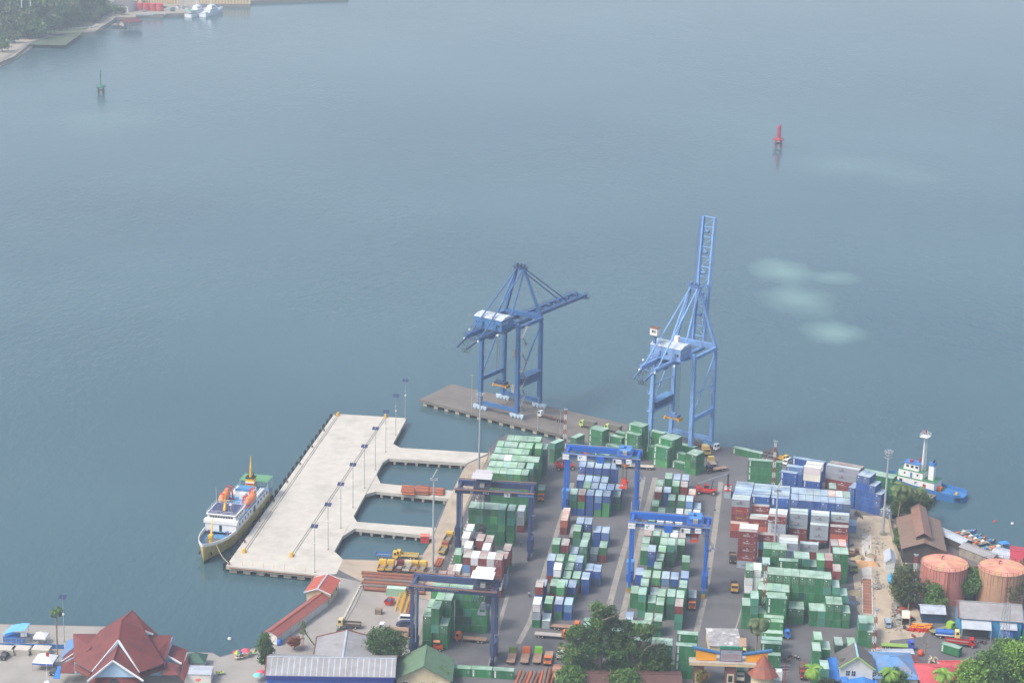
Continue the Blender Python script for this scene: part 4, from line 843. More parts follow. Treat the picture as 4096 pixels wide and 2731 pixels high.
# --- passenger-cargo ferry at the pier (x forward, bow towards the camera)
aft = (eu * math.cos(rad(2.6)) + en * math.sin(rad(2.6))).normalized(); P0 = pierA + eu * 8.6 - en * 9.3
FY = thing('ferry', 'yellow-hulled white passenger ferry moored along the pale pier', 'ship', (P0.x, P0.y, WATER), math.atan2(-aft.y, -aft.x))
YH = mat('hull_yellow', (196, 172, 98), .5, .1, .5, (122, 88, 60), .45, .35); BT = mat('hull_boot', (86, 62, 54), .6, .2); GB = mat('hull_green_band', (52, 78, 66), .6, .15)
st = [(-59, 5.0, 4.6, 4.6), (-52, 5.5, 5.3, 4.5), (-40, 5.6, 5.5, 4.4), (-26, 5.6, 5.5, 4.4), (-15, 5.5, 5.0, 4.5), (-9, 5.0, 3.6, 4.8), (-5, 4.1, 2.3, 5.1), (-2, 3.1, 1.1, 5.4), (.4, 1.9, .35, 5.7), (2.0, .9, .06, 5.9), (2.7, .15, .03, 6.0)]
hull(st, 2.2, 'hull', [YH, YH, BT], FY, True)
wb = MB()
for sg in (-1, 1):
    for a, b2 in zip(st, st[1:]): wb.bar((a[0], sg * (a[2] + (a[1] - a[2]) * .35 + .06), a[3] * .42), (b2[0], sg * (b2[2] + (b2[1] - b2[2]) * .35 + .06), b2[3] * .42), .14, .2)
wb.build('rubbing_strake', YH, FY)
gb = MB()
for sg in (-1, 1):
    for a, b2 in zip(st, st[1:]): gb.add([(a[0], sg * (a[2] + .05), -.1), (b2[0], sg * (b2[2] + .05), -.1), (b2[0], sg * (b2[2] + (b2[1] - b2[2]) * .1 + .06), .75), (a[0], sg * (a[2] + (a[1] - a[2]) * .1 + .06), .75)], [(0, 1, 2, 3)])
gb.build('boot_band', GB, FY)
deckplate(st, -.9, BLUED, FY, 'foredeck', .25, (-16, 1)); deckplate(st, -.2, BLUED, FY, 'main_deck', .2, (-59, -15)); bulwark(st, 1.1, .15, SHIPW, FY, (-15.5, 2.8))
pl = MB()
for sg in (-1, 1):
    for a, b2 in zip([s for s in st if s[0] >= -15.5], [s for s in st if s[0] > -15.5]): pl.bar((a[0], sg * (a[1] + .05), a[3] + 1.12), (b2[0], sg * (b2[1] + .05), b2[3] + 1.12), .3, .14)
pl.build('bulwark_cap', SHIPW, FY)
ns = MB()
for sg in (-1, 1): put_text(ns, 'KM SABUK NUSANTARA', .62, (-9.5, sg * 5.05, 4.2), (sg * -1, -.18 , 0) if sg < 0 else (-1, .18, 0), (0, 0, 1))
ns.build('ship_name', M_DARKINK, FY)
hs = shell(FY, 'deckhouse', -52, -15.6, 5.45, 4.2, 7.2, SHIPW)
for sg in (-1, 1):
    for k in range(5): win(hs, (-19.5 - k * 3.0, sg * 5.46, 6.1), .9, .08, 1.1)
    for k in range(4): win(hs, (-40 - k * 3.3, sg * 5.46, 6.2), 1.4, .08, 1.2)
    MB().box(-36.5, sg * 5.40 - .06, 4.4, -34.6, sg * 5.40 + .12, 6.6).build('doorway', mat('dark_doorway', (44, 50, 60), .7), hs)
MB().box(-15.62, -.5, 4.4, -15.52, .4, 6.6).build('front_door', mat('dark_doorway', (44, 50, 60)), hs)
MB().box(-52, -5.4, 7.2, -15.8, 5.4, 7.28).build('boat_deck', BLUED, FY)
br = shell(FY, 'bridge', -26.5, -16.2, 5.0, 7.28, 10.0, SHIPW, .5); shell(FY, 'bridge_wing', -17.5, -15.3, 5.9, 7.1, 8.3, SHIPW)
for k in range(9): win(br, (-16.55, -3.7 + k * .92, 9.1), .16, .72, .62)
for sg in (-1, 1):
    for k in range(4): win(br, (-18.2 - k * 1.8, sg * 5.02, 9.1), .9, .08, .6)
MB().box(-27, -5.25, 10.0, -16.0, 5.25, 10.25).build('bridge_roof', SHIPW, br); MB().box(-26.6, -4.9, 10.25, -16.5, 4.9, 10.3).build('bridge_roof_deck', mat('navy_deck', (62, 70, 108), .7, .1), br)
rl = MB(); rail_line(rl, [(-16.3, -5.1, 10.3), (-16.3, 5.1, 10.3), (-26.8, 5.1, 10.3), (-26.8, -5.1, 10.3), (-16.3, -5.1, 10.3)], 1.0, 1.6); rail_line(rl, [(-27, -5.3, 7.28), (-52, -5.3, 7.28)], 1.0, 1.8); rail_line(rl, [(-27, 5.3, 7.28), (-52, 5.3, 7.28)], 1.0, 1.8); rl.build('railing', SHIPW, FY)
MB().bar((-20, 0, 10.3), (-20.6, 0, 12.5), 1.6, .9, .7, .6).tube((-20.6, 0, 12.3), (-20.9, 0, 16.6), .28, .14).bar((-20.7, -1.6, 13.6), (-20.7, 1.6, 13.6), .14).build('signal_mast', M_YEL, FY)
an = MB()
for x, y, h in ((-17.4, -3.6, 3.4), (-17.6, 3.4, 3), (-25, -4.6, 6), (-25.5, 4.2, 4), (-22, 2.5, 2.4), (-18.5, 1.8, 1.6)): an.tube((x, y, 10.3), (x, y, 10.3 + h), .05, .03, 5)
an.lathe((-21.5, 1.6, 10.3), [(.1, 0), (.1, 1.1), (.5, 1.3), (.55, 1.7), (.3, 2.0)], 8); an.build('antenna', SHIPW, FY)
hz = MB()
for k, (x, y) in enumerate(((-18.2, -1.8), (-19, 2.4), (-23, -3.2), (-24, 1.2), (-22.4, -.9), (-17.6, .8))): hz.box(x, y, 10.3, x + .6, y + .5, 10.9)
hz.build('searchlight', mat('grey_fitting', (110, 112, 112), .6, .2), FY)
OR = mat('lifeboat_orange', (226, 132, 82), .55, .08); ORD_ = mat('davit_red', (206, 62, 40), .55, .1)
for sg, nm in ((-1, 'port'), (1, 'starboard')):
    lb = MB(); ring = []
    for x, w_, h in ((-38.5, .15, .6), (-37.6, 1.0, 1.2), (-36, 1.45, 1.55), (-33.5, 1.5, 1.6), (-31.5, 1.35, 1.5), (-30.2, .9, 1.1), (-29.4, .15, .5)):
        ring.append([(x, sg * 4.7 + w_ * math.cos(t), 9.6 + (h if math.sin(t) > 0 else 1.1 * min(1, h)) * math.sin(t)) for t in [2 * math.pi * q / 10 for q in range(10)]])
    vs = [p for r_ in ring for p in r_]; n = len(ring); lb.add(vs, [(i * 10 + k, i * 10 + (k + 1) % 10, (i + 1) * 10 + (k + 1) % 10, (i + 1) * 10 + k) for i in range(n - 1) for k in range(10)] + [tuple(range(9, -1, -1)), tuple(range((n - 1) * 10, n * 10))])
    b_ = lb.build('lifeboat', OR, FY, smooth=True); MB().cb((-36.5, sg * 4.7, 11.3), 1.3, 1.1, .6).build('conning_hatch', OR, b_); MB().cb((-34, sg * 4.7, 8.9), 7.6, 1.5, .8).build('lifeboat_keel', ORD_, b_)
    for x in (-37.8, -30.2): MB().bar((x, sg * 2.8, 7.3), (x, sg * 3.4, 11.8), .35, .45).bar((x, sg * 3.3, 11.7), (x, sg * 5.0, 12.3), .3, .4).bar((x, sg * 3.2, 7.4), (x, sg * 5.2, 8.3), .4, .5).build('davit', ORD_, FY)
    for r_ in range(2):
        for k in range(5): x = -41.2 - k * 1.55; MB().tube((x, sg * (3.7 + r_ * .95), 7.9), (x - 1.35, sg * (3.7 + r_ * .95), 7.9), .4, n=10).build('liferaft_canister', SHIPW, FY)
c_ = shell(FY, 'casing', -46, -40.5, 3.0, 7.28, 9.6, SHIPW); MB().box(-45.9, -2.9, 9.6, -40.8, 2.9, 9.68).build('casing_top', BLUED, c_); shell(FY, 'stair_head', -40.5, -38.6, 1.0, 7.28, 9.2, SHIPW)
MB().box(-40.55, -3.0, 9.6, -40.4, 3.0, 10.5).build('blue_screen', BLUED, c_)
fn = shell(FY, 'funnel', -50.4, -47.6, 1.5, 7.28, 11.6, M_YEL, .3)
for z, m_ in ((9.4, mat('band_red', (176, 42, 40), .6)), (9.9, SHIPW)): shell(fn, 'funnel_band', -50.44, -47.54, 1.54, z, z + .48, m_, 0)
shell(fn, 'funnel_cap', -50.6, -47.6, 1.6, 11.6, 12.0, mat('soot_black', (44, 42, 40), .8)); MB().tube((-48.6, 0, 11.6), (-49.2, 0, 19.4), .5, .16).build('mainmast', M_YEL, FY)
ex_ = MB()
for y in (-.7, .7): ex_.tube((-49.6, y, 12), (-50, y, 13.2), .25, n=8)
ex_.build('exhaust', mat('soot_black', (44, 42, 40)), FY)
MB().box(-58.5, -5.2, 9.2, -51.5, 5.2, 9.3).build('aft_awning', mat('awning_green', (96, 146, 108), .7, .1), FY)
po = MB()
for x in (-58, -52):
    for y in (-5, 5): po.tube((x, y, 4.4), (x, y, 9.2), .08, n=5)
po.build('awning_post', SHIPW, FY); shell(FY, 'air_conditioner', -52.5, -50.8, 1.1, 7.3, 8.6, mat('grey_fitting', (110, 112, 112)))
MB().box(-9.2, -2.6, 4.0, -5.0, 2.4, 4.55).build('hatch_cover', mat('tarp_grey', (96, 98, 92), .9, .15), FY)
cr_ = MB().tube((-3.4, .6, 4.2), (-3.4, .6, 7.2), .55, .45).box(-4.2, -.1, 7.0, -2.6, 1.3, 8.0).build('deck_crane', M_YEL, FY); MB().bar((-3.6, .7, 7.6), (-12.6, -1.8, 10.2), .5, .6, .25, .3).build('jib', M_YEL, cr_); MB().bar((-12.5, -1.8, 10.1), (-12.5, -1.8, 4.6), .12).build('hook_block', M_YEL, cr_)
for k, (x, y) in enumerate(((-1.0, 1.9), (-1.8, -2.2), (-13.6, -2.9), (-13.4, 3.1))): MB().lathe((x, y, 4.2), [(.32, 0), (.32, .9), (.5, 1.0), (.5, 1.3), (.2, 1.4)], 8).build('ventilator', BLUED, FY)
for k, (x, y) in enumerate(((-14.6, -3.9), (-14.5, 2.2), (-14.3, 4.0), (-12.9, 4.3))): MB().lathe((x, y, 4.0), [(.3, 0), (.3, .9), (.28, .92)], 8).build('deck_drum', mat('band_red', (176, 42, 40)), FY)
MB().box(-1.6, -.6, 4.6, -.2, 1.6, 5.4).build('windlass', mat('dark_rust', (84, 52, 46), .8, .2), FY)
MB().tube((.3, -1.85, 3.4), (.2, -2.2, 2.4), .3, n=6).tube((.3, 1.85, 3.4), (.2, 2.2, 2.4), .3, n=6).build('anchor', mat('dark_rust', (84, 52, 46)), FY)
def cable(name, label, a, b2, sag, r, m_, n=10):
    a, b2 = Vector(a), Vector(b2); pts = [a.lerp(b2, k / n) + Vector((0, 0, -sag * math.sin(math.pi * k / n))) for k in range(n + 1)]; return tag(MB().path(pts, r, 5).build(name, m_), label, 'rope')
ROPE = mat('mooring_rope', (186, 172, 146), .9, .1)
cable('mooring_rope', 'pale mooring rope from the ferry bow to the pier corner', FY.matrix_basis @ Vector((-1.5, 3.0, 5.9)), pierA + eu * 1.2 + en * .7 + Vector((0, 0, .5)), 1.2, .09, ROPE)
# --- tug at the far jetty
qd = Vector((math.cos(rad(-33.1)), math.sin(rad(-33.1)), 0))
TG_ = thing('tugboat', 'blue and white tugboat with tall white mast behind the palm jetty', 'boat', (141.5, 732.4, WATER), rad(-33.1) + math.pi)
TB_ = mat('tug_blue', (62, 122, 184), .5, .1, .8, (84, 80, 78), .35, .5); TBD = mat('tug_black', (40, 44, 50), .7, .15); TGN = mat('tug_green_deck', (58, 118, 84), .7, .12)
ts = [(-29.0, 2.0, 1.4, 2.2), (-28.2, 3.3, 2.6, 2.2), (-26, 4.3, 3.8, 2.15), (-20, 4.6, 4.4, 2.2), (-10, 4.6, 4.3, 2.6), (-3, 3.9, 3.0, 3.2), (0, 2.6, 1.5, 3.7), (1.8, .8, .2, 4.0)]
hull(ts, 1.6, 'hull', [TB_, TB_, TBD], TG_, True); deckplate(ts, -.35, TGN, TG_, 'aft_deck', .3, (-20.1, -9)); deckplate(ts, -.3, TB_, TG_, 'stern_deck', .3, (-30, -19.9)); deckplate(ts, -.1, TGN, TG_, 'foredeck', .3, (-10.1, 2)); bulwark(ts, .9, .12, TB_, TG_, (-28.3, 2))
for k in range(8):
    a = -1.2 + k * .36; tx = -26 - 2.9 * math.cos(a * .95); ty = 4.2 * math.sin(a * 1.0)
    tm = MB(); seg = 12
    for i in range(seg):
        t0, t1 = 2 * math.pi * i / seg, 2 * math.pi * (i + 1) / seg; tm.tube((0, .42 * math.cos(t0), .42 * math.sin(t0)), (0, .42 * math.cos(t1), .42 * math.sin(t1)), .17, n=6, cap=False)
    o = tm.build('tyre_fender', M_RUB, TG_, (tx, ty, 1.5), math.atan2(ty, tx + 24))
h1 = shell(TG_, 'lower_house', -18, 1 - 3, 3.6, 2.2, 5.4, SHIPW); h2 = shell(TG_, 'upper_house', -13, -3.6, 2.9, 5.4, 8.0, SHIPW); h3 = shell(TG_, 'wheelhouse', -11, -5, 2.1, 8.0, 10.4, SHIPW, .4)
MB().box(-11.3, -2.3, 10.4, -4.9, 2.3, 10.7).build('wheelhouse_roof', TB_, h3); MB().box(-18.2, -3.7, 5.4, -2, 3.7, 5.5).build('upper_deck', TGN, TG_); MB().box(-13.1, -3, 8.0, -3.6, 3, 8.08).build('bridge_deck', TGN, TG_)
for sg in (-1, 1):
    for x in (-10.2, -8.4, -6.6): win(h3, (x, sg * 2.12, 9.5), 1.0, .07, .8)
    for x in (-11, -6): win(h2, (x, sg * 2.92, 6.9), .6, .07, .7)
    MB().box(-9, sg * 2.9 - .06, 5.6, -8.2, sg * 2.9 + .06, 7.5).build('door', TB_, h2); MB().box(-5.6, sg * 3.6 - .06, 2.4, -4.4, sg * 3.6 + .06, 4.6).build('door', mat('dark_doorway', (44, 50, 60)), h1); MB().box(-14.8, sg * 3.6 - .06, 2.4, -13.6, sg * 3.6 + .06, 4.4).build('door', mat('band_red', (176, 42, 40)), h1)
    em = MB(); em.add([(-11.6, sg * 3.63, 4.6), (-10.2, sg * 3.63, 4.5), (-10.5, sg * 3.63, 3.6)], [(0, 1, 2)]); em.build('emblem', mat('teal_print', (40, 130, 120)), h1)
for k in range(5): win(h3, (-5.12, -1.6 + k * .8, 9.5), .1, .6, .8)
shell(TG_, 'funnel', -16.4, -14.4, 1.0, 5.5, 10.8, SHIPW); shell(TG_, 'funnel_top', -16.5, -14.3, 1.05, 10.8, 12.0, TB_); MB().tube((-15.6, -.4, 12), (-16, -.4, 13), .25, n=7).tube((-15.6, .4, 12), (-16, .4, 13), .25, n=7).build('exhaust', mat('soot_black', (44, 42, 40)), TG_)
ms = MB()
for y in (-.55, .55): ms.bar((-11.6, y, 8.0), (-11.6, y * .5, 21.2), .42, .42, .25, .25)
for k in range(17): z = 8.6 + k * .75; ms.bar((-11.9, -.5, z), (-11.9, .5, z), .06); 
for sg in (-.45, .45): ms.tube((-12.7, sg, 7), (-12.3, sg, 21), .05, n=4)
for k in range(24): ms.tube((-12.5, -.45, 7.3 + k * .58), (-12.5, .45, 7.3 + k * .58), .03, n=4)
ms.build('mast', SHIPW, TG_); mp_ = MB(); mp_.box(-13.2, -1.7, 21.2, -10.2, 1.7, 21.35); rail_line(mp_, [(-13.2, -1.7, 21.3), (-10.2, -1.7, 21.3), (-10.2, 1.7, 21.3), (-13.2, 1.7, 21.3), (-13.2, -1.7, 21.3)], 1.2, 1.0, .05); mp_.bar((-12.8, -1.5, 21.3), (-11, 1.5, 24), .12); mp_.tube((-13, 1.6, 21.3), (-13, 1.6, 24.6), .07, n=5); mp_.build('mast_platform', SHIPW, TG_)
MB().tube((-11.4, -.9, 22), (-11.4, -.9, 23.4), .3, n=8).build('fire_monitor', mat('band_red', (176, 42, 40)), TG_); MB().tube((-10, -1, 10.7), (-10, -1, 12.3), .4, n=8).box(-8, .2, 10.7, -7, 1.2, 11.6).build('radar_gear', mat('band_red', (176, 42, 40)), TG_)
tw = MB(); tw.bar((-24, -1.6, 2.0), (-22.4, -1.2, 4.6), .2).bar((-24, 1.6, 2.0), (-22.4, 1.2, 4.6), .2).bar((-22.4, -1.3, 4.6), (-22.4, 1.3, 4.6), .22); tw.build('towing_gantry', TB_, TG_); MB().box(-19.6, -.9, 2, -18.2, .9, 3.3).build('winch', mat('orange_paint', (222, 104, 48), .6), TG_); MB().box(-25.8, -.5, 1.9, -24.9, .5, 2.6).build('bitt', M_YEL, TG_)
# --- far patrol ships
def patrol(px, py, label, tarp):
    p = G(px, py, WATER); t = thing('patrol_ship', label, 'ship', (p.x, p.y, WATER), math.atan2(.94, .35), 'white patrol ships at the far quay'); s = [(0, 3.6, 3.3, 2.9), (6, 3.9, 3.6, 2.9), (18, 3.9, 3.5, 3.2), (27, 3.3, 2.6, 3.9), (33, 2.0, 1.0, 4.6), (37.5, .3, .06, 5.2)]
    W_ = mat('patrol_white', (230, 234, 238), .45, .04); hull(s, 1.4, 'hull', [W_, W_, mat('patrol_boot', (58, 72, 92), .6)], t, True); deckplate(s, -.1, mat('patrol_deck', (150, 160, 166), .7), t)
    h = shell(t, 'deckhouse', 9, 25, 3.0, 3.0, 5.8, W_, 1.2); h2_ = shell(t, 'bridge', 13, 22, 2.5, 5.8, 8.2, W_, 1.0); shell(t, 'bridge_top', 13, 20, 2.0, 8.2, 8.9, W_)
    for k in range(5): win(h2_, (21.5, -2 + k, 7.4), .12, .8, .7)
    for sg in (-1, 1):
        for k in range(5): win(h, (11 + k * 2.6, sg * 3.02, 4.8), 1.0, .06, .7); win(h2_, (13.6 + k * 1.5, sg * 2.52, 7.3), 1.0, .06, .7)
    mm = MB(); mm.bar((16, 0, 8.8), (15.5, 0, 15), .6, .6, .2, .2); mm.bar((15.7, -1.8, 12.4), (15.7, 1.8, 12.4), .15); mm.build('mast', W_, t)
    if tarp: MB().slab([(1, -3.3, 5.6), (8.6, -3.3, 6.0), (8.6, 3.3, 6.0), (1, 3.3, 5.6)], .1).build('awning', mat('tarp_green', (98, 160, 136), .7), t)
    else: MB().box(2, -2, 3, 6, 2, 4.2).build('stern_locker', W_, t)
patrol(752, 71, 'white patrol ship with a green stern awning at the far quay', True); patrol(810, 69, 'white patrol ship with pointed bow outermost at the far quay', False)
for k, (px, py) in enumerate(((697, 66), (716, 70), (726, 66))):
    p = G(px, py, WATER); b_ = MB(); s = [(0, .9, .7, .8), (4, 1.1, .9, .85), (6.5, .7, .4, 1.0), (8, .1, .04, 1.2)]; t = thing('speedboat', f'{("dark","grey","blue")[k]} small speedboat moored left of the far patrol ships, {ORD[k + 1]} from left', 'boat', (p.x, p.y, WATER), rad(100 + 12 * k), 'speedboats at the far quay')
    hull(s, .4, 'hull', mat(f'speedboat_{k}', ((50, 54, 60), (120, 124, 128), (70, 130, 190))[k], .5), t); MB().box(1.5, -.6, .8, 3.6, .6, 1.7).build('console', mat(f'speedboat_{k}', (0, 0, 0)), t)
# --- channel beacons
def beacon(px, py, h, rgb, label, tower):
    p = G(px, py, WATER); t = thing('channel_beacon', label, 'beacon', (p.x, p.y, WATER)); m_ = mat('beacon_' + label.split()[0], rgb, .6, .12); r = 2.4
    for k in range(4): a = math.pi / 4 + k * math.pi / 2; MB().tube((r * math.cos(a), r * math.sin(a), -4), (r * math.cos(a), r * math.sin(a), 4.6), .42, n=8).build('pile', mat('pile_dark', (74, 78, 76), .8, .2) if not tower else m_, t)
    MB().box(-2.6, -2.6, 2.0, 2.6, 2.6, 2.5).build('lower_frame', mat('pile_dark', (74, 78, 76)), t); MB().lathe((0, 0, 4.6), [(3.6, 0), (3.6, .7), (2.2, .75)], 8).build('platform', m_, t)
    if tower: MB().lathe((0, 0, 5.3), [(1.5, 0), (1.35, .4), (1.25, h - 7.5), (1.6, h - 7.3)], 12).build('tower', m_, t); MB().lathe((0, 0, h - 2.0), [(1.3, 0), (1.3, 1.2), (.7, 1.5), (.3, 2.4)], 10).build('lantern', m_, t)
    else: MB().lathe((0, 0, 5.3), [(1.6, 0), (.6, 1.2), (.45, 1.6), (.42, h - 8.5)], 10).build('column', m_, t); MB().lathe((0, 0, h - 3.2), [(.4, 0), (.9, .1), (.9, .3), (.35, .5), (.35, 1.6), (.7, 1.7), (.15, 2.6)], 8).build('lantern', m_, t)
    rr = MB(); rail_line(rr, [(3.4 * math.cos(a), 3.4 * math.sin(a), 5.3) for a in [2 * math.pi * k / 8 for k in range(9)]], 1.1, 3, .06); rr.build('railing', m_, t)
beacon(404, 374, 17.5, (52, 124, 104), 'green channel beacon on four piles in the left of the bay', False); beacon(3113, 588, 14.5, (172, 58, 74), 'red channel beacon with squat tower right of the cranes', True)
# --- fishing boats at the right shore
def canoe(px, py, ln, yawd, rgb, label, roof=None):
    p = G(px, py, WATER); t = thing('fishing_boat', label, 'boat', (p.x, p.y, WATER), rad(yawd), 'small fishing boats by the right shore'); n = label.split()[0]; w_ = 1.1
    s = [(0, .35, .2, 1.2), (1.2, .9, .7, .9), (ln * .5, w_, .9, .8), (ln - 2, .8, .6, 1.0), (ln, .1, .04, 1.7)]; m_ = mat(f'canoe_{rgb}', rgb, .6, .15); hull(s, .3, 'hull', m_, t); deckplate(s, -.12, mat('boat_boards', (150, 138, 116), .8, .2), t, 'boards', .15)
    for sg in (-1, 1): MB().tube((1, sg * 2.6, .25), (ln - 1, sg * 2.6, .25), .12, n=6).build('outrigger', mat('bamboo', (196, 182, 140), .8), t)
    for x in (ln * .3, ln * .7): MB().tube((x, -2.7, .9), (x, 2.7, .9), .07, n=5).build('crossbar', mat('bamboo', (196, 182, 140)), t)
    for k in range(4): MB().cb((2 + k * (ln - 4) / 3.2, random.uniform(-.3, .3), 1.2), 1.2, 1.0, .6).build('fish_box', mat(('box_blue', 'box_orange', 'box_white')[k % 3], ((86, 140, 196), (222, 110, 60), (222, 222, 216))[k % 3], .6), t)
    if roof: MB().slab([(ln * .6, -1.2, 2.4), (ln * .88, -1.2, 2.4), (ln * .88, 1.2, 2.5), (ln * .6, 1.2, 2.5)], .08).build('canopy', mat('canopy_blue', (64, 134, 204), .6), t); MB().tube((ln * .62, -1.1, .9), (ln * .62, -1.1, 2.4), .05, n=4).tube((ln * .62, 1.1, .9), (ln * .62, 1.1, 2.4), .05, n=4).tube((ln * .86, 1.1, .9), (ln * .86, 1.1, 2.4), .05, n=4).tube((ln * .86, -1.1, .9), (ln * .86, -1.1, 2.4), .05, n=4).build('canopy_post', M_STEEL, t)
canoe(3785, 2152, 13, 27, (58, 116, 176), 'long blue outrigger boat with raised stern, farthest of the moored boats'); canoe(3822, 2166, 11, 24, (70, 140, 150), 'teal outrigger boat second of the moored boats'); canoe(3842, 2178, 11, 26, (206, 92, 52), 'orange outrigger boat third of the moored boats'); canoe(3858, 2190, 13, 25, (66, 104, 150), 'blue outrigger boat nearest the long shed roof'); canoe(3925, 2208, 12, 22, (96, 150, 190), 'outrigger boat with blue canopy moored farthest right', True)
# ------------------------------------------------------------------ buildings
Z5_, Z6_, ZB5, ZB6, ZB7, ZB8 = (0, 2350, .42517), (900, 2200, .38265), (1600, 2200, .33866), (2200, 2200, .33866), (2800, 2200, .33866), (3400, 2200, .33869); ZT4 = (3400, 1700, .35081)
def roofmat(name, rgb, dirt, pitch=1.2, along=0.0, amt=.5):
    """profiled metal / tile: fine ribs as relief, stains as colour"""
    if name in MATS: return MATS[name]
    m, nt, b = nodes_of(name); pos = nt.nodes.new('ShaderNodeNewGeometry').outputs['Position']; c = lin(rgb)
    col = ramp(nt, noise(nt, .5, 5), [(.3, tuple(v * .85 for v in c)), (.7, tuple(min(1, v * 1.12) for v in c))])
    col = mix(nt, ramp(nt, noise(nt, .22, 6, .7), [(.5, 0.0), (.66, amt)]), col, lin(dirt))
    mp = N(nt, 'ShaderNodeMapping'); mp.inputs['Rotation'].default_value = (0, 0, rad(-(YAW + along))); L(nt, pos, mp.inputs['Vector'])
    wv = nt.nodes.new('ShaderNodeTexWave'); wv.inputs['Scale'].default_value = pitch; L(nt, mp.outputs[0], wv.inputs['Vector'])
    col = mix(nt, ramp(nt, wv.outputs['Fac'], [(.35, .0), (.9, .22)]), col, tuple(v * .55 for v in c))
    bp = N(nt, 'ShaderNodeBump', Strength=.5, Distance=.06); L(nt, wv.outputs['Fac'], bp.inputs['Height']); L(nt, bp.outputs[0], b.inputs['Normal'])
    L(nt, col, b.inputs['Base Color']); b.inputs['Roughness'].default_value = .6; MATS[name] = m; return m
R_GREY = roofmat('roof_grey_sheet', (150, 149, 150), (124, 120, 116), .9); R_GREYD = roofmat('roof_dark_sheet', (104, 100, 97), (82, 78, 76), .8); R_RED = roofmat('roof_maroon_tile', (112, 52, 50), (74, 40, 42), 1.6, 90); R_BRICK = roofmat('roof_brick_sheet', (150, 82, 70), (122, 68, 58), 1.2, 40)
R_GREEN = roofmat('roof_green_tile', (98, 126, 98), (78, 100, 82), 1.4, 90); R_BLUE = roofmat('roof_blue_sheet', (98, 144, 192), (150, 128, 116), .9, 0, .7); R_RUSTY = roofmat('roof_rusty_sheet', (126, 104, 90), (150, 116, 96), .8, 0, .6); R_CORAL = roofmat('roof_coral_sheet', (196, 84, 88), (160, 66, 72), 1.0)
R_BROWN = roofmat('roof_brown_sheet', (98, 70, 66), (84, 60, 58), .8); R_PALE = roofmat('roof_pale_sheet', (176, 184, 194), (140, 138, 138), .9); R_BRIGHTB = roofmat('roof_bright_blue', (52, 128, 214), (60, 110, 180), .9); R_SHINGLE = roofmat('roof_rust_cone', (140, 78, 60), (112, 62, 50), 1.3)
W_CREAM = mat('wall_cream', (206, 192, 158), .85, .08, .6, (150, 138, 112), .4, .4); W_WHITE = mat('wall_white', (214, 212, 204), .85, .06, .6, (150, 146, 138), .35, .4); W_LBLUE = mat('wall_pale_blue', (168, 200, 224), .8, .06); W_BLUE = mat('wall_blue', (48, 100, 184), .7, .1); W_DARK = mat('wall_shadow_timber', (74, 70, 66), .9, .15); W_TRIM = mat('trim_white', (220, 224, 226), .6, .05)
TRIMG = mat('trim_lime', (164, 200, 110), .6, .06); TRIMR = mat('trim_rust', (126, 74, 58), .8, .2)
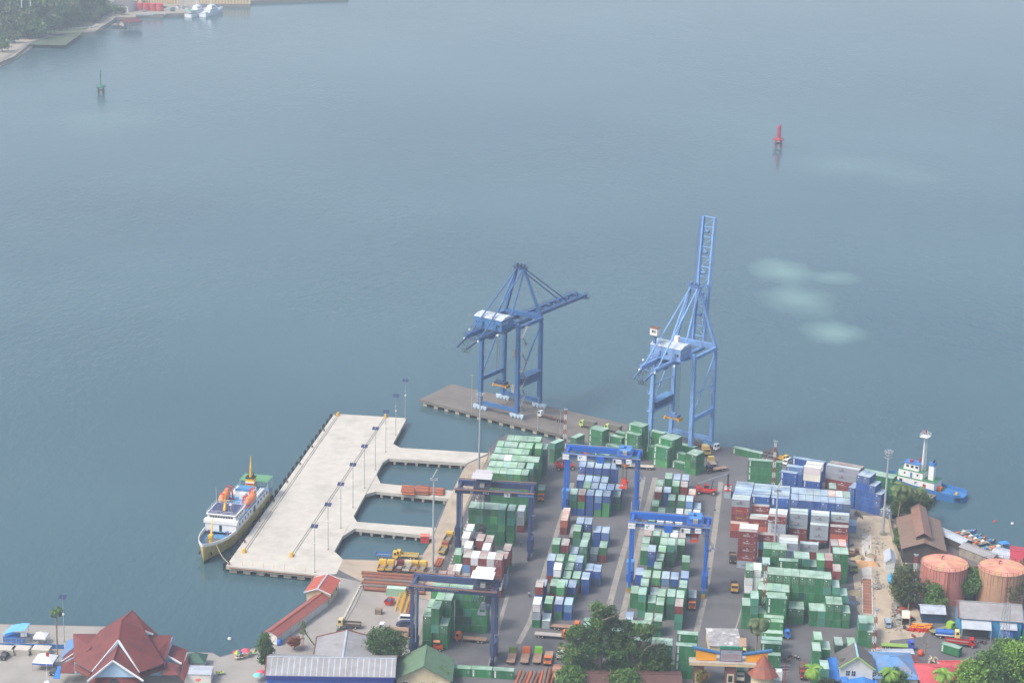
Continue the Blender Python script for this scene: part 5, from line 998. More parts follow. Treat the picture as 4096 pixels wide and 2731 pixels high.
def gable(name, label, cat, p0, p1, dep, hw, hr, roof, wall, over=.5, ridge='along', ridge_m=None, windows=0, floor_z=0.0, group=None, side_w=0, hip=0.0, trim=None):
    """house on the ground line p0->p1 (its front wall), dep metres deep; gable roof with its ridge along or across the front"""
    p0, p1 = Vector(p0), Vector(p1); p0.z = p1.z = floor_z; d = p1 - p0; w = d.length; yaw = math.atan2(d.y, d.x)
    t = thing(name, label, cat, p0, yaw, group); o = over; th = .14
    wl = MB()
    if ridge == 'along': wl.add([(0, 0, 0), (w, 0, 0), (w, dep, 0), (0, dep, 0), (0, 0, hw), (w, 0, hw), (w, dep, hw), (0, dep, hw), (hip, dep / 2, hr - .1), (w - hip, dep / 2, hr - .1)], [(0, 1, 5, 4), (2, 3, 7, 6), (1, 2, 6, 9, 5) if not hip else (1, 2, 6, 5), (3, 0, 4, 8, 7) if not hip else (3, 0, 4, 7), (4, 5, 9, 8), (6, 7, 8, 9)] + ([(5, 6, 9), (7, 4, 8)] if hip else []))
    else: wl.add([(0, 0, 0), (w, 0, 0), (w, dep, 0), (0, dep, 0), (0, 0, hw), (w, 0, hw), (w, dep, hw), (0, dep, hw), (w / 2, 0, hr - .1), (w / 2, dep, hr - .1)], [(0, 1, 5, 8, 4), (2, 3, 7, 9, 6), (1, 2, 6, 5), (3, 0, 4, 7), (5, 6, 9, 8), (7, 4, 8, 9)])
    wb = wl.build('wall', wall, t)
    if ridge == 'along':
        s = (hr - hw) / (dep / 2); e = hw - s * o
        for sg, nm in ((0, 'front'), (1, 'back')):
            y0, y1 = (-o, dep / 2) if sg == 0 else (dep + o, dep / 2); hh = hip
            rf = MB().slab([(-o, y0, e + .12), (w + o, y0, e + .12), (w + o - (hh + o if hh else 0), y1, hr + .12), (-o + (hh + o if hh else 0), y1, hr + .12)], th).build('roof_slope', roof, t)
        if hip:
            for x0, x1 in ((-o, hip), (w + o, w - hip)): MB().slab([(x0, -o, e + .115), (x0, dep + o, e + .115), (x1, dep / 2, hr + .115)], th).build('roof_hip', roof, t)
        MB().bar((hip - (o if not hip else 0), dep / 2, hr + .16), (w - hip + (o if not hip else 0), dep / 2, hr + .16), .5, .12).build('ridge_cap', ridge_m or roof, t)
        if trim:
            for x in (-o, w + o):
                MB().bar((x, -o, e + .1), (x, dep / 2, hr + .1), .12, .35).bar((x, dep + o, e + .1), (x, dep / 2, hr + .1), .12, .35).build('verge_board', trim, t)
    else:
        s = (hr - hw) / (w / 2); e = hw - s * o
        for x0 in (-o, w + o): MB().slab([(x0, -o, e + .12), (x0, dep + o, e + .12), (w / 2, dep + o, hr + .12), (w / 2, -o, hr + .12)], th).build('roof_slope', roof, t)
        MB().bar((w / 2, -o, hr + .16), (w / 2, dep + o, hr + .16), .5, .12).build('ridge_cap', ridge_m or roof, t)
        if trim:
            for y in (-o,): MB().bar((-o, y - .07, e + .1), (w / 2, y - .07, hr + .1), .12, .38).build('verge_board', trim, t); MB().bar((w + o, y - .07, e + .1), (w / 2, y - .07, hr + .1), .12, .38).build('verge_board', trim, t)
    for k in range(windows):
        x = w * (k + .5) / windows; f = MB().box(x - .75, -.06, hw * .42, x + .75, .02, hw * .42 + 1.4).build('window', W_TRIM, t); MB().box(x - .64, -.09, hw * .42 + .1, x - .05, -.05, hw * .42 + 1.3).box(x + .05, -.09, hw * .42 + .1, x + .64, -.05, hw * .42 + 1.3).build('pane', GLASS, f)
    for k in range(side_w):
        y = dep * (k + .5) / side_w; f = MB().box(w - .02, y - .6, hw * .42, w + .06, y + .6, hw * .42 + 1.3).build('window', W_TRIM, t); MB().box(w + .05, y - .5, hw * .42 + .1, w + .09, y + .5, hw * .42 + 1.2).build('pane', GLASS, f)
    return t
def lean(name, label, cat, quad, roof, wall=None, posts=True, group=None, th=.1):
    """open lean-to / awning: roof corners as (x, y, z) world points"""
    q = [Vector(p) for p in quad]; c = sum(q, Vector()) / len(q); t = thing(name, label, cat, (c.x, c.y, 0), 0, group); l = [p - Vector((c.x, c.y, 0)) for p in q]
    MB().slab(l, th).build('roof', roof, t)
    for p in l: MB().tube((p.x * .96, p.y * .96, 0), (p.x * .96, p.y * .96, p.z - th), .08, n=6).build('post', M_STEEL, t)
    return t
# --- warehouse with cross wing, bottom centre-left
a, c = T(Z6_, 432, 1312, 6.6), T(Z6_, 1762, 1332, 6.6); d = (c - a); d.z = 0; u = d.normalized(); v = Vector((-u.y, u.x, 0)); wlen = d.length
wh_ = gable('warehouse', 'long grey-roofed warehouse with blue front and a rear cross wing', 'building', a + v * .5, c + v * .5, 13.5, 6.8, 9.0, R_GREY, W_BLUE, .5, ridge_m=R_PALE)
for k in range(22):
    x = wlen * (k + .6) / 22; MB().slab([(x - .16, -.45, 6.66 + .16), (x + .16, -.45, 6.66 + .16), (x + .16, 6.7, 9.16), (x - .16, 6.7, 9.16)], .04).build('skylight_strip', R_PALE, wh_)
MB().box(-.2, -.65, 5.4, wlen + .2, -.5, 6.7).build('fascia', mat('fascia_navy', (36, 54, 128), .6, .08), wh_)
for k in range(5): MB().box(2 + k * 7.6, -.1, 2.4, 6.4 + k * 7.6, -.02, 4.4).build('window', mat('window_pale_blue', (120, 160, 210), .3), wh_)
wx0, wx1 = 12.6, 29.4; wd0, wd1 = 6.8, 25.0
MB().add([(wx0, wd0, 0), (wx1, wd0, 0), (wx1, wd1, 0), (wx0, wd1, 0), (wx0, wd0, 6.7), (wx1, wd0, 6.7), (wx1, wd1, 6.7), (wx0, wd1, 6.7), ((wx0 + wx1) / 2, wd1, 8.9), ((wx0 + wx1) / 2, wd0, 8.9)], [(0, 1, 5, 4), (2, 3, 7, 8, 6), (1, 2, 6, 5), (3, 0, 4, 7), (4, 5, 9)]).build('wing_wall', mat('wall_red', (150, 46, 50), .7, .1), wh_)
for x0 in (wx0 - .4, wx1 + .4): MB().slab([(x0, wd0 + 2.2, 6.75), (x0, wd1 + .5, 6.75), ((wx0 + wx1) / 2, wd1 + .5, 9.1), ((wx0 + wx1) / 2, wd0, 9.1)], .14).build('wing_roof', R_GREY, wh_)
MB().bar(((wx0 + wx1) / 2, wd0, 9.2), ((wx0 + wx1) / 2, wd1 + .5, 9.2), .55, .1).build('wing_ridge', R_PALE, wh_)
for x0 in (wx0 - .45, wx1 + .45): MB().bar((x0, wd1 + .55, 6.8), ((wx0 + wx1) / 2, wd1 + .55, 9.2), .2, .4).bar((x0, wd0 + 2, 6.8), (x0, wd1 + .5, 6.8), .2, .4).build('wing_gutter', TRIMR, wh_)
MB().bar((-.55, -.5, 6.8), (-.55, 6.75, 9.1), .2, .4).bar((-.55, 14, 6.8), (-.55, 6.75, 9.1), .2, .4).bar((wlen + .55, 14, 6.8), (wlen + .55, 6.75, 9.1), .2, .4).build('verge_gutter', TRIMR, wh_)
# --- long shed and house on the sea wall
p0, p1 = T(Z6_, 545, 985), T(Z6_, 1075, 590)
sh = gable('sea_wall_shed', 'long narrow brick-red roofed shelter along the sea wall', 'building', p0, p1, 4.4, 3.0, 4.0, R_BRICK, W_WHITE, .5)
p0, p1 = T(Z6_, 1092, 580), T(Z6_, 1185, 440)
gable('sea_wall_house', 'small cream house with orange-red roof beside the sea wall', 'house', p0, p1, 7.4, 4.2, 5.6, roofmat('roof_orange_sheet', (178, 88, 68), (150, 74, 60), 1.0, 40), W_CREAM, .7, ridge_m=R_PALE, windows=2, trim=W_TRIM)
q = [T(Z6_, 1085, 300, 4.2), T(Z6_, 1150, 268, 4.4), T(Z6_, 1215, 352, 4.0), T(Z6_, 1130, 330, 4.3)]
lean('scrap_canopy', 'crooked white sheet canopy behind the orange-roofed house', 'canopy', q, R_PALE)
# --- big maroon-roofed hall, bottom left: roof planes from its own ridge and eave points
def pts(lst): return [T(Z5_, x, y, z) for x, y, z in lst]
base = T(Z5_, 1120, 800); HL = thing('gabled_hall', 'large maroon-tiled hall with steep crossing gables and pale blue walls', 'building', (base.x, base.y, 0))
def hp(name, lst, m_, th=.25, parent=None):
    p = [q - Vector((base.x, base.y, 0)) for q in pts(lst)]; return MB().slab(p, th).build(name, m_, parent or HL)
A_, P_, L1_, L0_, R1_, R0_, K_ = (1145, 305, 15), (1115, 492, 13.0), (866, 790, 5.6), (695, 692, 6.6), (1310, 797, 5.6), (1550, 706, 6.6), (1245, 210, 16.5)
for nm, l in (('main_roof_left', [A_, P_, L1_, L0_, (945, 395, 12.4)]), ('main_roof_right', [A_, (1362, 400, 12.4), R0_, R1_, P_]), ('rear_roof_right', [K_, (1482, 436, 10.5), (1362, 400, 12.4), A_]), ('rear_roof_left', [K_, A_, (945, 395, 12.4)]),
              ('left_wing_roof', [(686, 430, 9.8), (905, 430, 10.6), (860, 560, 9.6), (700, 690, 6.2)]), ('right_wing_roof', [(1392, 442, 10.4), (1622, 444, 9.8), (1556, 690, 5.8), (1480, 600, 8.0)]),
              ('front_gable_left', [(1112, 520, 12.0), (1062, 682, 9.6), (822, 878, 4.6), (866, 800, 5.3)]), ('front_gable_right', [(1112, 520, 12.0), (1310, 805, 5.3), (1350, 872, 4.6), (1062, 682, 9.6)]),
              ('left_lower_roof', [(690, 560, 6.4), (690, 640, 5.6), (575, 700, 4.2), (600, 640, 5.2)]), ('left_skirt', [(695, 655, 5.8), (700, 800, 3.8), (562, 795, 3.8), (580, 715, 4.4)]), ('left_eave_skirt', [(705, 705, 5.5), (862, 795, 4.6), (830, 838, 3.9), (705, 775, 4.4)]),
              ('right_lower_roof', [(1620, 530, 6.6), (1762, 580, 5.4), (1722, 712, 4.4), (1575, 640, 5.6)]), ('right_skirt', [(1560, 690, 5.4), (1690, 720, 4.6), (1680, 820, 3.6), (1525, 815, 3.6)]), ('right_eave_skirt', [(1548, 715, 5.4), (1330, 800, 4.6), (1330, 838, 3.9), (1540, 765, 4.6)]),
              ('right_back_skirt', [(1765, 630, 4.6), (1775, 760, 3.6), (1730, 880, 2.8), (1690, 830, 3.4), (1720, 720, 4.4)]), ('porch_roof_left', [(860, 850, 3.6), (1075, 830, 4.4), (1000, 896, 3.3), (850, 896, 3.0)]), ('porch_roof_right', [(1075, 830, 4.4), (1300, 850, 3.6), (1310, 896, 3.0), (1140, 896, 3.3)])): hp(nm, l, R_RED)
for nm, a1, b1 in (('verge', P_, L1_), ('verge', P_, R1_), ('verge', (1062, 684, 9.7), (822, 880, 4.6)), ('verge', (1062, 684, 9.7), (1350, 874, 4.6)), ('verge', (692, 622, 5.8), (578, 695, 4.3)), ('verge', (1578, 640, 5.6), (1708, 712, 4.4)), ('verge', (1362, 404, 12.2), (1440, 436, 10.8))):
    x, y = [q - Vector((base.x, base.y, 0)) for q in pts([a1, b1])]; MB().bar(x, y, .25, .5).build('verge_board', W_TRIM, HL)
for a1, b1 in ((A_, P_), (A_, K_), ((1112, 522, 12.1), (1062, 684, 9.7))):
    x, y = [q - Vector((base.x, base.y, 0)) for q in pts([a1, b1])]; MB().bar(x, y, .35, .2).build('ridge', R_RED, HL)
gz = [q - Vector((base.x, base.y, 0)) for q in pts([(1062, 690, 9.4), (880, 850, 4.4), (1290, 850, 4.4)])]; MB().add([p + Vector((0, .8, 0)) for p in gz], [(0, 1, 2)]).build('gable_wall', W_LBLUE, HL)
gw = [q - Vector((base.x, base.y, 0)) for q in pts([(1040, 740, 7.6), (1090, 740, 7.6), (1110, 775, 6.6), (1020, 775, 6.6)])]; MB().slab([p + Vector((0, .5, 0)) for p in gw], .1).build('gable_window', GLASS, HL)
lo = base; MB().box(-13, 1.5, 0, 13, 16, 4.2).build('wall', W_LBLUE, HL); MB().box(-5.6, .2, 0, 5.4, 1.4, 3.4).build('porch', W_LBLUE, HL)
for x in (-15.2, -11.4, 9.2, 12.4): MB().box(x, -1.2, 0, x + 3.4, 2, 3.5).build('corner_pavilion', W_LBLUE, HL)
for x in (-8.2, 6.8): MB().box(x, -.1, 1.0, x + 2.6, .15, 2.8).build('window', GLASS, HL)
hp('blue_side_roof', [(640, 490, 6.2), (690, 475, 6.4), (690, 560, 5.6), (560, 675, 4.2), (580, 620, 4.8)], R_BLUE, .12); hp('blue_porch_roof', [(545, 735, 3.6), (580, 735, 3.7), (562, 850, 2.8), (498, 850, 2.8)], R_BRIGHTB, .12)
# --- green pyramid kiosk and grey flat annexe right of the hall
p0, p1 = T(Z5_, 1752, 770), T(Z5_, 1915, 775)
gable('pyramid_kiosk', 'small dark green hip-roofed kiosk right of the maroon hall', 'kiosk', p0, p1, 5.4, 2.6, 4.2, roofmat('roof_dark_green', (58, 96, 82), (46, 78, 68), 1.2), W_WHITE, .5, hip=2.2)
p0 = T(Z5_, 1800, 905); ax = gable('flat_annexe', 'grey sheet-roofed annexe beside the maroon hall', 'building', T(Z5_, 1735, 900), T(Z5_, 1985, 905), 5.5, 3.0, 3.35, R_PALE, W_WHITE, .2)
t = thing('satellite_dish', 'orange-red satellite dish on the grey annexe roof', 'dish', T(Z5_, 1865, 890, 3.2)); MB().lathe((0, 0, .5), [(.05, 0), (.5, .12), (.85, .38), (.8, .4)], 14).build('bowl', mat('dish_red', (190, 84, 60), .6), t); MB().tube((0, 0, 0), (0, 0, .6), .06, n=6).build('mast', M_STEEL, t)
# --- green-roofed house
rb, rf_ = T(ZB5, 300, 1200, 8.2), T(ZB5, 275, 1362, 8.2); dv = (rf_ - rb); dv.z = 0; ln = dv.length; uu = Vector((-dv.y, dv.x, 0)).normalized()
gable('green_roof_house', 'green-tiled gable house beside the three ground-level containers', 'house', rf_ - uu * 7.6, rf_ + uu * 7.6, ln + 4, 4.2, 8.2, R_GREEN, W_CREAM, .8, ridge='across', windows=3)
# --- gate with two orange wings and a grey board
gx = T(ZB7, 0, 1300, 5.2); g0, g1 = T(ZB7, -125, 1560), T(ZB7, 690, 1590); dd = g1 - g0; gw_ = dd.length; gyaw = math.atan2(dd.y, dd.x)
GT = thing('port_gate', 'port gateway with two orange wing panels around a grey name board', 'gate', g0, gyaw); BEIGE = mat('gate_beige', (206, 182, 140), .7, .08); RBRICK = mat('gate_brick', (124, 84, 76), .85, .15)
for x in (1.0, 10.2, 18.6): MB().box(x, -.4, 0, x + 3.0, 3.4, 6.0).build('gate_pier', RBRICK, GT); f = MB().box(x + .5, -.5, .2, x + 2.5, -.38, 3.4).build('booth_front', W_CREAM, GT); MB().box(x + .9, -.56, .9, x + 2.1, -.49, 2.9).build('booth_window', GLASS, f)
MB().box(-.4, -1.2, 6.0, gw_, 4.2, 7.0).build('gate_beam', mat('gate_slab', (170, 164, 154), .8, .12, .8, (120, 112, 104), .5, .4), GT); MB().box(-.3, -1.26, 6.1, gw_ - .1, -1.19, 6.75).build('beam_face', BEIGE, GT)
ORG = mat('gate_orange', (232, 158, 30), .6, .05)
for x0, x1, z0, z1 in ((1.5, 7.4, 10.4, 9.0), (16.0, 22.2, 8.9, 10.2)):
    MB().add([(x0, .3, 7.1), (x1, .3, 7.1), (x1, .3, z1), (x0, .3, z0), (x0, .7, 7.1), (x1, .7, 7.1), (x1, .7, z1), (x0, .7, z0)], [(0, 1, 2, 3), (5, 4, 7, 6), (0, 4, 5, 1), (1, 5, 6, 2), (2, 6, 7, 3), (3, 7, 4, 0)]).build('wing_panel', ORG, GT)
    MB().bar((x0 - 1.2, .5, z0 + .5 + (.2 if z0 > z1 else 0)), (x1 + 1.2, .5, z1 + .5 + (.2 if z1 > z0 else 0)), 1.0, .5).build('wing_coping', mat('gate_blue', (58, 110, 156), .6, .1), GT); MB().bar((x0 - 1.2, .5, z0 + .15), (x1 + 1.2, .5, z1 + .15), .5, .2).build('wing_stripe', mat('gate_purple', (120, 64, 116), .6), GT)
bd = MB().box(8.6, .1, 7.3, 14.6, .5, 10.6).build('name_board', mat('board_grey', (150, 156, 164), .5, .05), GT); MB().box(8.4, .14, 7.1, 14.8, .46, 7.3).box(8.4, .14, 10.6, 14.8, .46, 10.8).box(8.4, .14, 7.3, 8.6, .46, 10.6).box(14.6, .14, 7.3, 14.8, .46, 10.6).build('board_frame', mat('gate_purple', (120, 64, 116)), bd); MB().box(8.3, 0, 10.9, 14.9, .7, 11.7).build('board_canopy', mat('gate_green', (40, 124, 92), .6), bd)
bt = MB()
for k, s_ in enumerate(('PT PELINDO (PERSERO)', 'TERMINAL PETIKEMAS', 'PELABUHAN JAYAPURA')): put_text(bt, s_, .48, (11.6, .07, 9.2 - k * .55), (1, 0, 0), (0, 0, 1))
bt.build('board_lettering', M_REDINK, bd); em = MB(); em.add([(10.9, .07, 10.2), (11.4, .07, 10.0), (11.3, .07, 9.6)], [(0, 1, 2)]); em.add([(11.4, .07, 10.2), (12.0, .07, 10.2), (11.5, .07, 9.8)], [(0, 1, 2)]); em.build('board_emblem', mat('teal_print', (40, 130, 120)), bd)
# --- cone pavilion
p = T(ZB7, 735, 1600); t = thing('cone_pavilion', 'rusty cone-roofed round pavilion in front of the white container', 'pavilion', p); MB().lathe((0, 0, 4.2), [(4.6, 0), (2.7, 2.2), (2.6, 2.25)], 12).build('lower_roof', R_SHINGLE, t); MB().lathe((0, 0, 6.6), [(2.5, 0), (.12, 3.3)], 12).build('upper_roof', R_SHINGLE, t); MB().lathe((0, 0, 6.3), [(2.6, 0), (2.6, .35)], 12).build('roof_collar', mat('grey_fitting', (110, 112, 112)), t); MB().lathe((0, 0, 0), [(3.4, 0), (3.4, 4.3)], 12).build('wall', W_CREAM, t)
# --- grey-roofed green-trimmed house with blue porch
ra, rb2 = T(TX, 1500, 555, 10.5), T(TX, 1500, 860, 10.5); f0, f1 = T(TX, 1065, 1150, 7.0), T(TX, 1915, 1150, 7.0); hw_ = (f1 - f0).length; fy = Vector(((f0.x + f1.x) / 2, rb2.y, 0)); yw = rad(-3.5); ux = Vector((math.cos(yw), math.sin(yw), 0)); vy = Vector((-ux.y, ux.x, 0))
t = gable('trimmed_house', 'two-storey white house with grey roof, lime trim and blue porch', 'house', fy - ux * hw_ / 2, fy + ux * hw_ / 2, (ra - rb2).length + 1, 7.0, 10.4, R_GREYD, W_WHITE, .6, ridge='across', ridge_m=mat('ridge_cyan', (140, 190, 202), .6), trim=TRIMG)
for x in (1.6, 3.2, 9.2, 10.8): f = MB().box(x, -.08, 4.2, x + 1.3, .0, 5.9).build('window', W_TRIM, t); MB().box(x + .1, -.11, 4.3, x + .6, -.07, 5.0).box(x + .7, -.11, 4.3, x + 1.2, -.07, 5.0).box(x + .1, -.11, 5.1, x + .6, -.07, 5.8).box(x + .7, -.11, 5.1, x + 1.2, -.07, 5.8).build('pane', GLASS, f)
MB().slab([(2.0, -4.6, 2.9), (6.6, -4.6, 4.2), (6.6, 0, 4.2), (2.0, 0, 2.9)], .1).slab([(6.6, -4.6, 4.2), (11, -4.6, 2.9), (11, 0, 2.9), (6.6, 0, 4.2)], .1).build('porch_roof', R_BRIGHTB, t); MB().slab([(10.8, -1.8, 2.9), (hw_ + .6, -1.8, 2.9), (hw_ + .4, 0, 3.9), (10.8, 0, 3.9)], .1).slab([(.4, -1.8, 2.9), (2.2, -1.8, 2.9), (2.2, 0, 3.9), (.4, 0, 3.9)], .1).build('side_awning', R_BRIGHTB, t)
MB().bar((2.0, -4.65, 2.9), (6.6, -4.65, 4.2), .12, .35).bar((11, -4.65, 2.9), (6.6, -4.65, 4.2), .12, .35).build('porch_verge', W_TRIM, t); MB().box(3.2, -4.2, 0, 10, -3.9, 2.9).build('porch_front', mat('wall_green', (150, 170, 110), .8), t); MB().box(4.2, -4.26, .4, 5.4, -4.19, 2.4).box(5.9, -4.26, .4, 7.1, -4.19, 2.4).box(7.6, -4.26, .4, 8.8, -4.19, 2.4).build('porch_window', GLASS, t)
MB().slab([(-3.2, -2.0, 3.2), (-.1, -2.0, 3.4), (-.1, 9.5, 5.4), (-3.2, 9.5, 5.2)], .1).build('blue_lean_to', R_BRIGHTB, t)
# --- right-hand bottom roofs
a, c = T(ZB8, 315, 1530, 4.5), T(ZB8, 820, 1545, 4.5); u_ = (c - a).normalized(); v_ = Vector((-u_.y, u_.x, 0))
gable('blue_roof_house', 'house with patched pale blue hipped roof, bottom right', 'house', a + v_ * 2, c + v_ * 2, 17, 4.4, 7.2, R_BLUE, W_WHITE, .6, hip=5)
a, c = T(ZB8, 310, 1330, 3.4), T(ZB8, 810, 1330, 3.4); gable('rust_roof_store', 'low rust-red roofed store behind the pale blue house', 'building', a, c, 5.0, 3.4, 3.9, roofmat('roof_rust_flat', (130, 68, 56), (104, 58, 50), .9), W_DARK, .3)
a, c = T(ZB8, 305, 1215, 3.4), T(ZB8, 755, 1215, 3.4); gable('grey_canopy', 'long grey sheet canopy behind the rust-red store', 'canopy', a, c, 3.4, 3.2, 3.6, R_PALE, W_DARK, .2)
a, c = T(ZB8, 860, 1570, 4.6), T(ZB8, 1330, 1580, 4.6); gable('coral_roof_house', 'house with coral red hipped roof among the bottom right trees', 'house', a, c, 13, 4.6, 6.6, R_CORAL, W_WHITE, .6, hip=4)
a, c = T(ZB8, 1095, 1400, 5.0), T(ZB8, 1420, 1400, 5.0); gable('coral_roof_annexe', 'coral red gabled annexe behind the coral roofed house', 'house', a, c, 6.5, 4.6, 5.8, R_CORAL, W_WHITE, .4)
a, c = T(ZB8, 1285, 690, 7.0), T(ZB8, 2030, 840, 7.0); a = T(ZB8, 1300, 790, 6.0); c = T(ZB8, 2032, 840, 6.0)
wk_ = gable('workshop', 'grey sheet-roofed workshop with bright blue walls right of the tarmac', 'building', a, c, 13, 6.0, 8.6, R_GREY, mat('wall_azure', (70, 150, 196), .7, .08), .5)
ww = (c - a).length; MB().slab([(.4, -3.6, 3.9), (9.4, -3.6, 3.9), (9.4, 0, 5.4), (.4, 0, 5.4)], .1).build('awning', R_PALE, wk_); MB().slab([(12, -3.0, 4.2), (ww - 1.5, -3.0, 4.2), (ww - 1.5, 0, 5.2), (12, 0, 5.2)], .1).build('awning', R_PALE, wk_); MB().box(1, -.12, 0, 9, -.02, 3.6).build('dark_bay', W_DARK, wk_); MB().box(13.2, -2.6, 0, 16, -.1, 3.8).build('blue_office', W_BLUE, wk_); MB().box(19.2, -2.2, 0, 21.4, -.1, 3.6).build('green_door_wall', mat('wall_green2', (50, 140, 70), .7), wk_)
for x in (.5, 9.2): MB().box(x, -3.5, 0, x + .2, -3.3, 3.8).build('awning_post', M_STEEL, wk_)
MB().bar((-.5, -.5, 6), (-.5, 6.5, 8.9), .5, .5).build('verge_board', TRIMR, wk_)
MB().box(ww + .3, .5, 0, ww + 8, 8, 5).build('blue_extension', W_BLUE, wk_); MB().slab([(ww + .2, 0, 5.2), (ww + 8.4, 0, 5.2), (ww + 8.4, 8.4, 6.0), (ww + .2, 8.4, 6.0)], .12).build('extension_roof', roofmat('roof_lilac', (150, 170, 200), (130, 140, 160), .9), wk_)
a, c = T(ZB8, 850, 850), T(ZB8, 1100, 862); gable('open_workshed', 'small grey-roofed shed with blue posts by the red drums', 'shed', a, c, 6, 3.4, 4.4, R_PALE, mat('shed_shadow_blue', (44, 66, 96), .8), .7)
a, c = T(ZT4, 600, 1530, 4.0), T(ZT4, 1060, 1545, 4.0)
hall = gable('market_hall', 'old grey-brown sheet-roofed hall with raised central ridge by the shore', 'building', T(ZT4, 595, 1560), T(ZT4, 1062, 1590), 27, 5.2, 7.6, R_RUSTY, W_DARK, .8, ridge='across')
hw2 = (T(ZT4, 1062, 1590) - T(ZT4, 595, 1560)).length
for x0 in (hw2 / 2 - 2.7, hw2 / 2 + 2.7): MB().slab([(x0, 3, 8.0), (x0, 31, 8.0), (hw2 / 2, 31, 9.6), (hw2 / 2, 3, 9.6)], .12).build('raised_roof', roofmat('roof_rust_streak', (136, 106, 92), (140, 84, 62), .8), hall)
MB().box(hw2 / 2 - 2.4, 3.3, 6.2, hw2 / 2 + 2.4, 30.6, 8.0).build('raised_wall', W_DARK, hall)
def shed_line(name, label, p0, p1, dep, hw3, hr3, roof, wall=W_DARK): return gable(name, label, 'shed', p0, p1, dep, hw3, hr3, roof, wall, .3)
shed_line('shore_shed', 'long grey metal roof running down the right shore above a concrete wall', T(ZT4, 1240, 1480), T(ZT4, 1600, 1620), 5, 3.0, 3.9, R_GREY, mat('block_wall', (150, 144, 132), .9, .2, .6, (90, 84, 76), .6, .4))
shed_line('shore_shed', 'pale patched roof between the old hall and the fishing boats', T(ZT4, 940, 1290), T(ZT4, 1270, 1440), 5, 2.8, 3.6, R_PALE); shed_line('shore_shed', 'small pale roof with rust edge behind the old hall', T(ZT4, 740, 1215), T(ZT4, 930, 1285), 5, 2.8, 3.8, R_PALE)
shed_line('shore_shed', 'white sheet roof at the far right shore', T(ZB8, 1650, 160), T(ZB8, 1880, 210), 8, 3.2, 4.2, R_PALE); shed_line('shore_shed', 'wide crimson sheet roof at the right edge of the picture', T(ZB8, 1890, 250), T(ZB8, 2140, 275), 14, 3.4, 4.6, roofmat('roof_crimson', (176, 58, 74), (150, 50, 64), .9), W_LBLUE)
# --- brown shed behind the big tree, guard hut, blue tank house
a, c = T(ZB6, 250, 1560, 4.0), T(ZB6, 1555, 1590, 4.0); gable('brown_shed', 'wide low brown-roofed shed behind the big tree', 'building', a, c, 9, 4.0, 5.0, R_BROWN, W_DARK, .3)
a, c = T(ZB5, 1815, 1520), T(ZB5, 1945, 1530); gable('guard_hut', 'small cream hut with rusty roof by the orange flatbed trucks', 'hut', a, c, 3.4, 2.9, 3.6, roofmat('roof_rust_white', (170, 128, 112), (150, 84, 64), .9, 0, .7), W_CREAM, .4, windows=1)
a, c = T(ZB8, 415, 255), T(ZB8, 522, 262); gable('container_hut', 'small grey gable roof over a white container hut by the rubble path', 'hut', a, c, 9, 3.6, 4.8, R_PALE, mat('wall_container_white', (196, 204, 204), .6, .1), .4, ridge='across')
# --- storage tanks
def tank(px, py, r, h, rgb, label, dirt):
    c = T(ZB8, px, py); t = thing('storage_tank', label, 'tank', c); m_ = mat('tank_' + label.split()[0], rgb, .7, .1, .3, dirt, .5, .12); MB().lathe((0, 0, 0), [(r, 0), (r, h), (r + .18, h), (r + .18, h + .15)], 40).build('shell', m_, t); n = 14
    for k in range(n): a0, a1 = 2 * math.pi * k / n, 2 * math.pi * (k + 1) / n; MB().add([(0, 0, h + .9), (r * math.cos(a0), r * math.sin(a0), h + .16), (r * math.cos((a0 + a1) / 2), r * math.sin((a0 + a1) / 2), h + .16), (r * math.cos(a1), r * math.sin(a1), h + .16)], [(0, 1, 2, 3)]).build('roof_plate', mat(f'tank_roof_{k % 4}', ((206, 142, 122), (198, 158, 118), (210, 150, 134), (192, 134, 110))[k % 4], .75, .1, .4, (136, 86, 66), .5, .25), t)
    rr = MB(); rail_line(rr, [(r * math.cos(a), r * math.sin(a), h + .15) for a in [2 * math.pi * k / 24 for k in range(25)]], 1.1, 3, .05); rr.build('railing', TRIMR, t); st_ = MB()
    for q in (-.3, .3): st_.tube((q, -r - .25, 0), (q, -r - .25, h), .05, n=4)
    for k in range(int(h / .5)): st_.tube((-.3, -r - .25, k * .5 + .3), (.3, -r - .25, k * .5 + .3), .035, n=4)
    st_.build('ladder', TRIMR, t); MB().path([(-.8, 1, h + .5), (-.8, 1, h + 1.8), (-.5, 1, h + 2.1), (-.2, 1, h + 1.8)], .16, 6).build('vent_pipe', TRIMR, t)
    for k in range(14): a = rad(200 + k * 10 + random.uniform(-3, 3)); ll = random.uniform(.25, .85) * h; MB().slab([((r + .02) * math.cos(a - .012), (r + .02) * math.sin(a - .012), h), ((r + .02) * math.cos(a + .012), (r + .02) * math.sin(a + .012), h), ((r + .02) * math.cos(a + .006), (r + .02) * math.sin(a + .006), h - ll), ((r + .02) * math.cos(a - .006), (r + .02) * math.sin(a - .006), h - ll)], .01).build('rust_streak', mat('streak_rust', (112, 70, 54), .9, .2), t)
tank(1085, 545, 7.4, 11.5, (196, 128, 116), 'pink rusty storage tank left of its twin behind the trees', (150, 92, 78)); tank(1760, 600, 7.4, 11.5, (176, 138, 112), 'tan rusty storage tank nearest the right picture edge', (128, 92, 72))
t = thing('pipe_wall', 'rust-red steel wall panel between the two storage tanks', 'wall', T(ZB8, 1430, 400)); MB().box(-2.8, 0, 0, 2.8, .3, 6.0).build('panel', roofmat('wall_rust_panel', (142, 74, 60), (110, 58, 48), .9), t); MB().tube((-3.5, -.2, 6.2), (3.5, -.2, 6.2), .2, n=6).build('top_pipe', TRIMR, t)
